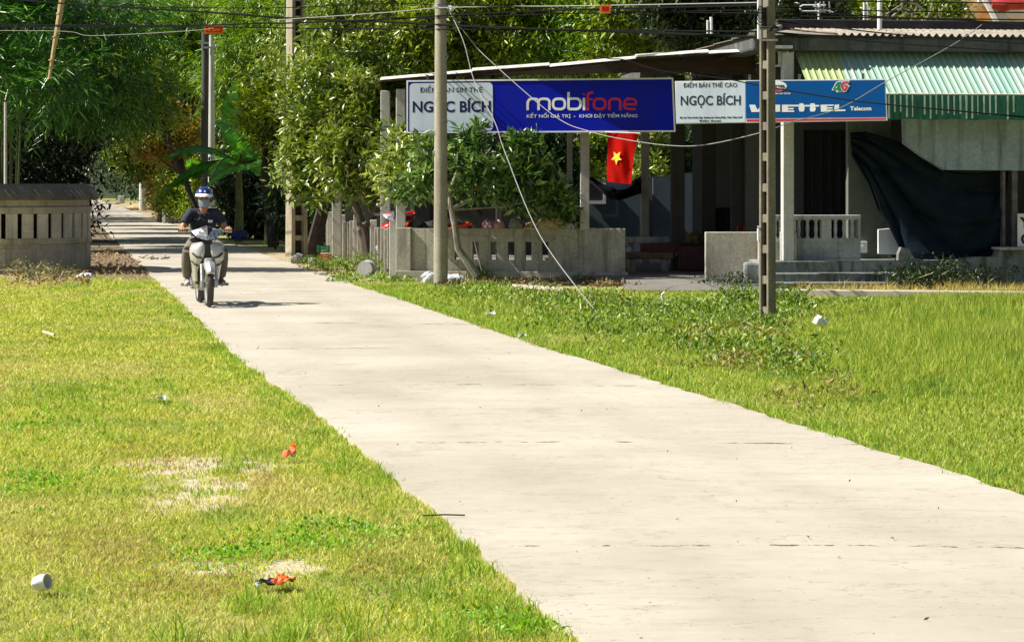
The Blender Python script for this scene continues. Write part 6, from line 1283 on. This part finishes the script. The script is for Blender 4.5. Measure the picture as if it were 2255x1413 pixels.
for s in (-1, 1):
    tb(body, [mir((.08, .16, 1.22), s), mir(SH, s), mir(EL, s)], [.06, .052, .040]); tb(body, [mir(EL, s), mir((.302, -.02, 1.025), s), mir(WR, s)], [.041, .038, .026])
    # palm over the grip, thumb under, four fingers curled round it
    g = mir((.305, -.176, 1.0), s); pc = mir((.307, -.148, 1.022), s); body.tube([mir(WR, s), pc, mir((.306, -.180, 1.026), s)], [.026, .034, .030], 12, flat=(1.2, .62))
    for k in range(4):
        xo = s * (-.036 + .024 * k) ; L = (.92, 1.0, .96, .8)[k]; c = g + Vv((xo, .01 * k * 0, 0)); rr_ = .030
        pts = [c + Vv((0, -.005, .028)), c + Vv((0, -.034 * L, .014)), c + Vv((0, -.036 * L, -.012)), c + Vv((0, -.012, -.030)), c + Vv((0, .010, -.024))]; body.tube(pts, [.0105, .0100, .0092, .0085, .007], 8)
    th = mir((.268, -.15, 1.015), s); body.tube([th, th + Vv((-s * .008, -.014, -.022)), th + Vv((s * .006, -.020, -.040))], [.0125, .011, .009], 8)
    tb(body, [mir(hips, s), mir((.16, .05, .79), s), mir(KN, s)], [.085, .072, .055]); tb(body, [mir(KN, s), mir((.235, -.02, .55), s), mir(AN, s)], [.055, .052, .034]); tb(body, [mir(AN, s), mir((.23, -.02, .30), s), mir((.24, -.11, .29), s)], [.034, .034, .026])
organic('body', body, M_skin, rd, .0065, 2)
sh = MB(); sh.tube([(0, .255, .80), (0, .245, .90), (0, .215, 1.02), (0, .185, 1.14), (0, .165, 1.215), (0, .15, 1.262)], [.145, .145, .155, .168, .130, .070], 20, flat=(1.12, .74))
for s in (-1, 1): sh.tube([mir((.05, .16, 1.225), s), mir((.17, .16, 1.225), s), mir((.235, .12, 1.14), s), mir((.262, .09, 1.085), s)], [.070, .074, .066, .064], 16)
r_ = random.Random(4)
for _ in range(34):                                            # folds
    a = Vector((r_.uniform(-.13, .13), r_.uniform(.06, .10), r_.uniform(.86, 1.16))); sh.tube([a, a + Vector((r_.uniform(-.07, .07), 0, r_.uniform(-.06, .03)))], [.020, .007], 6)
shirt = organic('shirt', sh, M_shirt, rd, .009, 3)
mb = MB()                                                      # collar
for s in (-1, 1): mb.add([(s * .065, .17, 1.285), (s * .07, .09, 1.262), (s * .018, .045, 1.225), (s * .055, .03, 1.205), (s * .095, .07, 1.235), (s * .095, .16, 1.265)], [(0, 1, 4, 5), (1, 2, 3, 4)])
o = build(mb, 'collar', M_shirt, rd, local=True); m_ = o.modifiers.new('s', 'SOLIDIFY'); m_.thickness = .008
mb = MB(); mb.add([(.055, .018, 1.10), (.055, .018, 1.135), (.112, .036, 1.135), (.112, .036, 1.102)], [(0, 1, 2, 3)]); o = build(mb, 'chest_badge', M_pure, rd, local=True); m_ = o.modifiers.new('s', 'SOLIDIFY'); m_.thickness = .006; m_.offset = 0
tr = MB(); tr.tube([(0, .25, .74), (0, .25, .80), (0, .25, .86)], [.14, .15, .135], 18, flat=(1.15, .85))
for s in (-1, 1): tb(tr, [mir(hips, s), mir((.165, .05, .79), s), mir(KN, s)], [.105, .090, .072]); tb(tr, [mir((.232, -.11, .74), s), mir((.24, -.05, .62), s), mir((.24, .0, .50), s), mir((.23, .04, .375), s)], [.073, .076, .070, .060])
for _ in range(24):
    s = r_.choice((-1, 1)); a = Vector((s * r_.uniform(.20, .27), r_.uniform(-.10, -.06) + .0, r_.uniform(.42, .70))); tr.tube([a + Vector((0, .06 * (.7 - a.z) / .3, 0)), a + Vector((s * r_.uniform(-.05, .02), .03, -r_.uniform(.03, .09)))], [.012, .005], 6)
organic('trousers', tr, M_trou, rd, .009, 3)
for s in (-1, 1):
    mb = MB(); a = mir((.228, .06, .30), s); mb.tube([a + Vv((0, .05, -.0)), a + Vv((0, 0, .0)), a + Vv((s * .006, -.08, -.008)), a + Vv((s * .01, -.16, -.014)), a + Vv((s * .01, -.20, -.016))], [.036, .046, .050, .048, .026], 14, flat=(1, .72)); mb.tube([a + Vv((0, .01, .0)), a + Vv((0, .01, .05))], [.04, .037], 12)
    organic('shoe', mb, M_shoe, rd, .007, 2)
# mask over nose and mouth, eyes oversized and black for the shade under the peak, helmet with white peak, chin strap
mb = MB(); vs = []; fs = []
for i in range(9):
    t = i / 8; z = -.018 - .108 * t
    for k in range(15):
        a = R(-82 + 164 * k / 14); rx, ry = .084 * (1 - .30 * t ** 2), .100 * (1 - .16 * t ** 2); nose = .020 * math.exp(-(a / .35) ** 2) * (1 - t * .6); vs.append(HC + Vv((math.sin(a) * rx, -math.cos(a) * (ry + nose) - .006, z - .006 * math.sin(k * 1.9 + i))))
for i in range(8):
    for k in range(14): q = i * 15 + k; fs.append((q, q + 1, q + 16, q + 15))
mb.add(vs, fs); o = build(mb, 'face_mask', M_mask, rd, local=True, smooth=True); m_ = o.modifiers.new('s', 'SOLIDIFY'); m_.thickness = .004
for s in (-1, 1):
    mb = MB(); mb.ball(HC + Vv((s * .031, -.087, .004)), (.018, .014, .012), 8); build(mb, 'eye', M_ink, rd, local=True, smooth=True)
mb = MB(); prof = [(.0, .155), (.045, .150), (.085, .128), (.112, .090), (.122, .050), (.120, .022), (.108, .022), (.108, .05), (0, .13)]
mb.lathe(prof, 32, HC + Vv((0, .012, 0)), M=Matrix.Diagonal((.96, 1.1, 1)).to_3x3()); hm = build(mb, 'helmet', M_helm, rd, local=True, smooth=True)
mb = MB(); vs = []; fs = []
for k in range(17):
    a = R(-76 + 152 * k / 16); c = HC + Vv((0, .012, 0)); o1 = Vv((math.sin(a) * .114, -math.cos(a) * .128, .062)); o2 = Vv((math.sin(a) * .125, -math.cos(a) * (.128 + .075 * math.cos(a)) - .004, .024)); vs += [c + o1, c + o2]
for k in range(16): fs.append((2 * k, 2 * k + 1, 2 * k + 3, 2 * k + 2))
mb.add(vs, fs); o = build(mb, 'visor_peak', M_pure, hm, local=True, smooth=True); m_ = o.modifiers.new('s', 'SOLIDIFY'); m_.thickness = .012
mb = MB()
for x, w_ in ((-.055, .022), (.004, .016)): 
    for k in range(3): a = (x + (k - 1) * .008) / .115; c = HC + Vv((math.sin(a) * .116, .012 - math.cos(a) * .126, .088 + (k % 2) * .008)); mb.ball(c, (w_ * .42, .006, .012), 6)
build(mb, 'helmet_emblem', M_pure, hm, local=True, smooth=True)
mb = MB()
for s in (-1, 1): mb.tube([HC + Vv((s * .100, -.01, .03)), HC + Vv((s * .078, -.035, -.06)), HC + Vv((s * .03, -.06, -.118)), HC + Vv((0, -.065, -.122))], .006, 6)
build(mb, 'chin_strap', M_ink, hm, local=True)
# ================================================================ SMALL THINGS
def crumple(name, c, size, mat, label, cat, seed, group=None, amp=.35):
    r_ = random.Random(seed); bm = bmesh.new(); bmesh.ops.create_icosphere(bm, subdivisions=3, radius=1); ph = [(Vector([r_.uniform(-1, 1) for _ in range(3)]).normalized(), r_.uniform(3, 7), r_.uniform(0, 6)) for _ in range(7)]
    mb = MB(); vs = []
    for v in bm.verts:
        k = 1 + amp * sum(abs(math.sin(v.co.dot(d) * f + p_)) - .5 for d, f, p_ in ph) / 3.2; vs.append(Vector(c) + Vector((v.co.x * size[0] * k, v.co.y * size[1] * k, max(v.co.z * size[2] * k, -size[2] * .55) + size[2] * .5)))
    bm.verts.ensure_lookup_table(); mb.add(vs, [[v.index for v in f.verts] for f in bm.faces]); bm.free(); o = build(mb, name, mat, loc=c); return tag(o, label, cat, group)
M_bag = simple('white_plastic_film', (0.68, 0.70, 0.74), (0.45, 0.47, 0.52), 20, .35, bump=.6); M_wrap = simple('orange_foil', (0.75, 0.16, 0.015), (0.45, 0.05, 0.01), 30, .3, bump=.3); M_stick = simple('dead_wood', (0.30, 0.24, 0.17), (0.14, 0.11, 0.08), 14, .9); M_stickd = simple('dark_twig', (0.05, 0.04, 0.03), None, 14, .9)
M_cream = simple('cream_sack', (0.55, 0.45, 0.27), (0.36, 0.27, 0.15), 12, .8, bump=.6); M_mauve = simple('mauve_cloth', (0.34, 0.18, 0.26), (0.22, 0.12, 0.18), 9, .85, bump=.5); M_gbag = simple('grey_bag', (0.20, 0.20, 0.22), (0.12, 0.12, 0.13), 9, .7, bump=.5)
# white cup lying in the foreground
c = G(95, 1297); cup = thing('paper_cup', 'crushed white cup lying in the lawn at the lower left', 'cup', c)
M_ = Matrix.Translation(c + Vector((-.008, 0, .028))) @ Matrix.Rotation(R(76), 4, 'Z') @ Matrix.Rotation(R(78), 4, 'X')
mb = MB(); n_ = 24; vs = []; prof = [(0, -.034), (.020, -.034), (.032, -.024), (.039, .0), (.038, .026), (.033, .024), (.030, -.02), (0, -.026)]
fs = []
for k in range(n_):
    a = 2 * math.pi * k / n_
    for r_, z_ in prof: vs.append(M_ @ Vector((r_ * math.cos(a) * (1 + .10 * math.sin(3 * a + z_ * 40)), r_ * math.sin(a) * .82, z_)))
for k in range(n_):
    for i in range(7): fs.append((k * 8 + i, ((k + 1) % n_) * 8 + i, ((k + 1) % n_) * 8 + i + 1, k * 8 + i + 1))
mb.add(vs, fs); build(mb, 'cup_wall', M_white, cup, smooth=True)
mb = MB(); mb.lathe([(.036, .025), (.040, .027), (.037, .030), (.034, .027), (.036, .025)], 24, (0, 0, 0)); mb.v = [tuple(M_ @ Vector((v[0], v[1] * .82, v[2]))) for v in mb.v]; build(mb, 'rim', M_white, cup, smooth=True)
def sheetlet(name, c, w_, d_, mat, label, cat, seed, h=.05, rz=0):
    """crumpled bit of foil or paper: a folded sheet"""
    r_ = random.Random(seed); vs = []; fs = []; n_ = 9; M_ = Matrix.Translation(c) @ Matrix.Rotation(rz, 4, 'Z'); cr = [[r_.uniform(0, 1) for _ in range(n_)] for _ in range(n_)]
    for i in range(n_):
        for j in range(n_): s = i / (n_ - 1); t = j / (n_ - 1); z = h * (.5 + .5 * math.sin(s * 5 + seed) * math.cos(t * 4 + seed * 2)) * .8 + cr[i][j] * h * .35; vs.append(M_ @ Vector(((s - .5) * w_ * (1 + .2 * math.sin(t * 6)), (t - .5) * d_ * (1 + .25 * math.sin(s * 7)), z)))
    for i in range(n_ - 1):
        for j in range(n_ - 1): k = i * n_ + j; fs.append((k, k + 1, k + n_ + 1, k + n_))
    mb = MB(); mb.add(vs, fs); o = build(mb, name, mat, loc=c); m_ = o.modifiers.new('s', 'SOLIDIFY'); m_.thickness = .0015; return tag(o, label, cat)
c = G(636, 1007); w1 = thing('foil_wrapper', 'torn orange foil wrapper standing up in the lawn near the lane edge', 'wrapper', c)
mb = MB(); q = lambda x, y, d=0: P(x, y, c.y + d)
mb.add([q(621, 1008), q(623, 992, .02), q(634, 990, -.01), q(641, 992, .03), q(652, 988, 0), q(651, 998, .02), q(640, 1000, -.02), q(630, 1005, -.03)], [(0, 1, 2, 7), (2, 3, 6, 7), (3, 4, 5, 6)]); mb.add([q(640, 995, .01), q(638, 980, .03), q(643, 972, .02), q(651, 978, -.01), q(653, 990, .0)], [(0, 1, 2, 3, 4)])
o = build(mb, 'foil', M_wrap, w1); m_ = o.modifiers.new('s', 'SOLIDIFY'); m_.thickness = .002
mb = MB(); mb.add([q(640, 1001, -.01), q(650, 999, -.02), q(651, 1003, -.05), q(641, 1005, -.05)], [(0, 1, 2, 3)]); o = build(mb, 'inner_lining', M_stickd, w1); m_ = o.modifiers.new('s', 'SOLIDIFY'); m_.thickness = .002
c = G(625, 1285); sheetlet('foil_wrapper', c, .085, .09, M_wrap, 'flattened orange wrapper in the lower lawn beside dark and white scraps', 'wrapper', 3, .035)
c = G(585, 1288); sheetlet('plastic_scrap', c, .07, .08, M_ink, 'dark plastic scrap beside the flattened orange wrapper', 'litter', 4, .03); c = G(568, 1292); sheetlet('paper_scrap', c, .03, .06, M_bag, 'pale paper scrap left of the dark plastic scrap', 'litter', 5, .02)
for x, y, w_, s_, lab in ((355, 880, .07, 6, 'small white scrap in the middle of the left lawn'), (1080, 697, .12, 7, 'small white scrap on the verge left of the guy wire'), (1150, 742, .08, 8, 'tiny pale scrap near the right edge of the lane')): sheetlet('paper_scrap', G(x, y), w_, w_ * 1.3, M_bag, lab, 'litter', s_, w_ * .5)
c = G(1807, 722); mb = MB(); M_ = Matrix.Translation(c + Vector((0, 0, .06))) @ Matrix.Rotation(R(25), 4, 'Y') @ Matrix.Rotation(R(20), 4, 'Z'); mb.bevbox(-.075, .075, -.05, .05, -.04, .045, .012, M_); mb.box(-.05, -.045, -.05, .05, .0451, .07, M_); mb.box(.0, .06, -.05, -.045, .0451, .08, M_); tag(build(mb, 'milk_carton', M_white, loc=c), 'crushed white carton in the grass right of the ladder pole', 'carton')
crumple('plastic_bag', G(945, 621), (.13, .10, .11), M_bag, 'crumpled white plastic bag left of the round pole foot', 'bag', 1, 'white bags at the round pole foot'); crumple('plastic_bag', G(1000, 622), (.17, .11, .09), M_bag, 'crumpled white plastic bag right of the round pole foot', 'bag', 2, 'white bags at the round pole foot')
crumple('plastic_bag', P(190, 612, 40.5) - Vector((0, 0, .02)), (.15, .12, .07), M_bag, 'torn white plastic bag by the round wall at the lane edge', 'bag', 3)
# sticks
def stick(pts, r, label, mat=M_stick, name='stick', group=None):
    mb = MB(); mb.tube(pts, r, 6); tag(build(mb, name, mat, loc=pts[0]), label, 'stick', group)
a = G(930, 1140); b = G(1024, 1139); stick([a + Vector((0, 0, .012)), (a + b) / 2 + Vector((0, 0, .016)), b + Vector((0, 0, .012))], .004, 'thin dark twig lying from the grass onto the lane', M_stickd)
a = G(95, 740); b = G(120, 748); stick([a + Vector((0, 0, .05)), b + Vector((0, 0, .05))], .014, 'short pale stick lying in the left lawn', simple('pale_stick', (.6, .52, .36), None, 9, .8))
r_ = random.Random(8)
for k in range(16):
    x = r_.uniform(30, 140); y = r_.uniform(606, 628); a = G(x, y) + Vector((0, 0, r_.uniform(.02, .10))); e = a + Vector((r_.uniform(-.4, .4), r_.uniform(-.5, .5), r_.uniform(-.02, .10))); stick([a, (a + e) / 2 + Vector((0, 0, .03)), e], r_.uniform(.008, .018), 'dead stick in the brushwood heap at the foot of the round wall', group='dead sticks by the round wall')
stick([G(128, 622), P(140, 598, 38.5)], .018, 'pale stick standing up out of the brushwood by the round wall')
stick([G(1462, 672), P(1458, 648, 30.5), P(1464, 644, 30.5)], .016, 'short hooked pale stake standing in the verge weeds', M_white, 'stake'); stick([G(1280, 690), P(1278, 668, 28.8)], .010, 'thin dry stalk standing left of the guy wire foot', M_cream, 'stalk')
# fallen leaves and crumbs on the lane
M_leaflit = leafmat('fallen_leaves', [(0.10, 0.07, 0.03), (0.20, 0.12, 0.05), (0.07, 0.08, 0.03)], .7, .05, 3)
r = np.random.default_rng(41); Cs = []
for _ in range(420):
    d = 8 + 34 * r.random() ** 1.3; e = r.random(); X = roadL(d) + 3.14 * (e ** 2.2 if r.random() < .6 else 1 - e ** 2.4); Cs.append((X, d, .016))
V, Fc = leafquads(np.array(Cs), r, (.008, .03), .4, 0.0, .05); V[:, 2] = np.clip(V[:, 2], .014, .03); tag(fastmesh('leaf_litter', V, Fc, M_leaflit), 'tiny dry leaves and crumbs scattered on the lane', 'litter', kind='stuff')
r = np.random.default_rng(43); Cs = []
for _ in range(900):
    x = r.uniform(285, 420); y = r.normal(463, 9); g = G(x, max(y, 447)); Cs.append((g.x, g.y, r.uniform(0, .25)))
for _ in range(700): g = G(r.uniform(560, 740), r.uniform(585, 603)); Cs.append((g.x, g.y, r.uniform(0, .03)))
for _ in range(900): g = G(r.uniform(190, 330), r.uniform(548, 606)); Cs.append((g.x, g.y, r.uniform(0, .03)))
Cs = [c for c in Cs if not (roadL(c[1]) < c[0] < roadR(c[1]) - .1)]
for _ in range(500): g = G(r.uniform(5, 200), r.uniform(600, 630)); Cs.append((g.x, g.y, r.uniform(0, .08)))
V, Fc = leafquads(np.array(Cs), r, (.05, .12), .4, .1, .1); V[:, 2] = np.clip(V[:, 2], -.02, None); tag(fastmesh('leaf_litter', V, Fc, leafmat('dry_litter', [(0.28, 0.15, 0.06), (0.36, 0.24, 0.11), (0.18, 0.11, 0.05)], .7, .1, 1)), 'dry brown leaf litter on the dirt beside the lane', 'litter', kind='stuff')
mb = MB(); c = G(338, 572); 
for _ in range(12): a = c + Vector((r_.uniform(-.25, .25), r_.uniform(-.2, .2), r_.uniform(.01, .05))); mb.tube([a, a + Vector((r_.uniform(-.18, .18), r_.uniform(-.2, .2), r_.uniform(0, .05)))], .012, 5)
tag(build(mb, 'twig_heap', M_stick, loc=c), 'small heap of broken twigs on the lane left of the rider', 'twigs')
# concrete drum
c = G(808, 608); dr = thing('concrete_drum', 'short round concrete drum lying at the corner of the verge', 'drum', c); M_ = Matrix.Translation(c + Vector((0, 0, .135))) @ Matrix.Rotation(R(-12), 4, 'Z')
mb = MB(); RX = Matrix.Rotation(R(90), 3, 'X') ; mb.lathe([(0, -.13), (.135, -.13), (.150, -.11), (.150, -.06), (.138, -.055), (.135, .16), (0, .16)], 28, (0, 0, 0), M=RX); mb.v = [tuple(M_ @ Vector(v)) for v in mb.v]; build(mb, 'shell', M_conc_w, dr, smooth=True)
mb = MB(); mb.lathe([(0, .135), (.11, .135), (.118, .128), (0, .128)], 28, (0, 0, 0), M=RX); mb.v = [tuple(M_ @ Vector(v)) for v in mb.v]; build(mb, 'end_face', M_conc, dr, smooth=True)
# things left on the wall
D = 38.5; zw = zt + .01
def onwall(x): return Vector((Sx(x, D), D - .0, zw))
crumple('cloth_bundle', onwall(1076), (.10, .09, .10), M_mauve, 'mauve cloth bundle on the slotted wall', 'bundle', 11); crumple('cloth_bundle', onwall(1098), (.09, .08, .10), simple('pinkish_bag', (.42, .26, .26), (.28, .16, .16), 9, .8, bump=.5), 'pinkish bag next to the mauve bundle on the wall', 'bag', 12); crumple('cloth_bundle', onwall(1137), (.11, .09, .12), M_gbag, 'dark grey bag in the middle of the wall top', 'bag', 13)
crumple('cloth_bundle', onwall(1167), (.10, .08, .06), simple('brown_rag', (.3, .18, .10), (.2, .11, .06), 9, .8), 'brown rag on the wall top beside the cream sack', 'rag', 14); crumple('cloth_bundle', onwall(1222), (.24, .10, .11), M_cream, 'large cream sack spread on the right part of the wall top', 'sack', 15, amp=.6); crumple('cloth_bundle', onwall(1255), (.07, .06, .05), M_bag, 'small white bag at the right end of the cream sack', 'bag', 16)
mb = MB(); mb.lathe([(0, 0), (.05, 0), (.055, .05), (.02, .085), (0, .09)], 16, onwall(1192) + Vector((0, 0, 0))); tag(build(mb, 'straw_hat', M_cream, loc=onwall(1192), smooth=True), 'little cream pot beside the sack on the wall top', 'pot')
# yard furniture behind the entry
tbm = thing('stone_table', 'long grey stone slab table inside the shop entry', 'table', (Sx(1428, 41), 41, .1)); mb = MB(); D = 41; mb.bevbox(Sx(1376, D), Sx(1474, D), D - .25, D + .3, Zy(534, D), Zy(521, D), .015); build(mb, 'slab', M_conc_w, tbm)
for x in (1388, 1462): mb = MB(); mb.bevbox(Sx(x - 7, D), Sx(x + 7, D), D - .1, D + .1, .1, Zy(534, D), .01); build(mb, 'leg', M_conc, tbm)
bn = thing('stone_bench', 'tan bench slab with a red brown board standing before the stone table', 'bench', (Sx(1430, 40), 40, .1)); D = 40; mb = MB(); mb.bevbox(Sx(1376, D), Sx(1482, D), D - .15, D + .15, Zy(570, D), Zy(555, D), .02); build(mb, 'seat', simple('tan_stone', (.22, .15, .08), (.13, .09, .05), 4, .7), bn)
mb = MB(); mb.bevbox(Sx(1410, D), Sx(1490, D), D - .02, D + .02, Zy(555, D), Zy(536, D), .008); build(mb, 'backrest', M_redwood, bn)
for x in (1392, 1465): mb = MB(); mb.bevbox(Sx(x - 7, D), Sx(x + 7, D), D - .1, D + .1, .1, Zy(570, D), .01); build(mb, 'leg', M_conc, bn)
cr = thing('wooden_chest', 'dark red brown wooden chest right of the bench', 'chest', (Sx(1525, 40.3), 40.3, .1)); D = 40.3; mb = MB(); mb.bevbox(Sx(1495, D), Sx(1556, D), D - .2, D + .3, .12, Zy(540, D), .012); build(mb, 'case', M_redwood, cr); mb = MB(); mb.bevbox(Sx(1493, D), Sx(1558, D), D - .22, D + .32, Zy(540, D), Zy(536, D), .006); build(mb, 'lid', M_brownwood, cr)
crumple('sack', Vector((Sx(1532, 40.3), 40.3, Zy(536, 40.3))), (.15, .12, .13), simple('olive_sack', (.10, .09, .02), (.06, .055, .015), 7, .8), 'olive sack on top of the dark wooden chest', 'sack', 21)
crumple('sack', Vector((Sx(1492, 40.6), 40.6, .35)), (.13, .10, .12), M_gbag, 'grey sack between the stone table and the wooden chest', 'sack', 22); crumple('crockery', Vector((Sx(1386, 40.2), 40.2, Zy(555, 40.2))), (.07, .06, .05), M_bag, 'white crumpled bag on the left end of the bench', 'bag', 23)
dk = thing('dark_cabinet', 'black cabinet between the dark pillars behind the block wall', 'cabinet', (Sx(1600, 41.5), 41.5, .1)); D = 41.5; mb = MB(); mb.bevbox(Sx(1574, D), Sx(1628, D), D, D + .5, .1, Zy(458, D), .01); build(mb, 'case', M_black, dk); mb = MB(); mb.box(Sx(1600, D), Sx(1601.5, D), D - .01, D - .001, .3, Zy(465, D)); build(mb, 'door_gap', M_postdark, dk)
D = 39.5; rb = thing('red_stool', 'red plastic stool beside the black cabinet', 'stool', (Sx(1632, D), D, .5)); mb = MB(); mb.bevbox(Sx(1623, D), Sx(1643, D), D, D + .2, Zy(500, D), Zy(496, D), .005); build(mb, 'seat', M_redp, rb)
for sx_ in (1625, 1640): mb = MB(); mb.tube([(Sx(sx_, D), D + .03, Zy(500, D)), (Sx(sx_ + (1 if sx_ > 1630 else -1), D), D + .02, .1)], .014, 6); build(mb, 'leg', M_redp, rb)
crumple('flower_bush', Vector((Sx(1592, 54), 54, Zy(462, 54) - .1)), (.45, .3, .28), simple('dusty_pink_flowers', (.42, .14, .12), (.20, .06, .05), 16, .9, bump=1), 'pinkish red flowering bush before the white hut', 'bush', 24, amp=.7)
# crates by the leaning trunk
def crate(x, y, D, w_, h, mat, label):
    c = Vector((Sx(x, D), D, Zy(y, D))); o = thing('crate', label, 'crate', c, 'crates beside the leaning trunk'); mb = MB(); t = .012
    for (a, b_, c0, d0) in ((-w_ / 2, w_ / 2, -.12, -.12 + t), (-w_ / 2, w_ / 2, .12 - t, .12), (-w_ / 2, -w_ / 2 + t, -.108, .108), (w_ / 2 - t, w_ / 2, -.108, .108)):
        for k in range(3): mb.box(c.x + a, c.x + b_, c.y + c0, c.y + d0, c.z + h * k / 3 + .004, c.z + h * (k + .8) / 3)
    build(mb, 'slats', mat, o); mb = MB()
    for sx_ in (-1, 1):
        for sy_ in (-1, 1): mb.box(c.x + sx_ * (w_ / 2 + .004) - .01, c.x + sx_ * (w_ / 2 + .004) + .01, c.y + sy_ * .124 - .01, c.y + sy_ * .124 + .01, c.z, c.z + h)
    build(mb, 'corner_posts', mat, o)
crate(715, 572, 49, .26, .13, M_redp, 'red plastic crate at the foot of the leaning trunk'); crate(712, 556, 49.6, .24, .16, simple('green_plastic', (.03, .22, .10), (.02, .15, .07), 5, .4), 'green plastic crate above the red one'); crumple('sack', Vector((Sx(683, 48.4), 48.4, .0)), (.12, .1, .05), M_bag, 'white rag beside the red crate', 'rag', 31)
crumple('rubbish_bag', Vector((Sx(657, 47.6), 47.6, 0)), (.14, .1, .12), simple('dark_mixed_bag', (.10, .09, .09), (.3, .28, .26), 18, .6, bump=.6), 'dark rubbish bag at the foot of the broad ladder pole', 'bag', 32)
crumple('blue_tub', Vector((Sx(528, 64), 64, .1)), (.24, .2, .18), simple('blue_plastic', (.01, .02, .14), (.01, .015, .09), 5, .5), 'dark blue bundle in the shade right of the rider', 'bundle', 33, amp=.15)
# stone posts beyond the rider, left bush
for x, yt, yb, m_, lab in ((361, 432, 492, M_post, 'pale slim stone post left of the rider'), (375, 440, 492, M_postdark, 'broader grey stone post next to the pale one')):
    D = DG(492); mb = MB(); w_ = 3.2 if x == 361 else 6; mb.bevbox(Sx(x - w_, D), Sx(x + w_, D), D, D + .25, -.02, Zy(yt, D), .02); tag(build(mb, 'stone_post', m_, loc=(Sx(x, D), D, 0)), lab, 'post', 'stone posts by the far lane')
D = DG(447); mb = MB(); mb.bevbox(Sx(260, D), Sx(273, D), D, D + .4, -.02, Zy(431, D), .03); mb.bevbox(Sx(263, D), Sx(266, D), D - .05, D, -.02, Zy(433, D), .02); tag(build(mb, 'marker_post', M_post, loc=(Sx(266, D), D, 0)), 'tiny pale marker block at the far end of the lane', 'post')
mb = MB(); c = G(318, 462); crumple('dirt_mound', c, (1.1, .8, .28), M_dirt, 'low sandy mound at the foot of the far pole', 'mound', 35, amp=.3)
mb = MB(); c = G(630, 592)
for k in range(9): a = G(r_.uniform(690, 750), r_.uniform(592, 606)); s_ = r_.uniform(.04, .09); mb.bevbox(a.x - s_, a.x + s_, a.y - s_, a.y + s_, -.03, s_ * .7, s_ * .25)
tag(build(mb, 'rubble', M_conc, loc=G(720, 600)), 'scattered rubble stones on the dirt by the lane corner', 'rubble', kind='stuff')
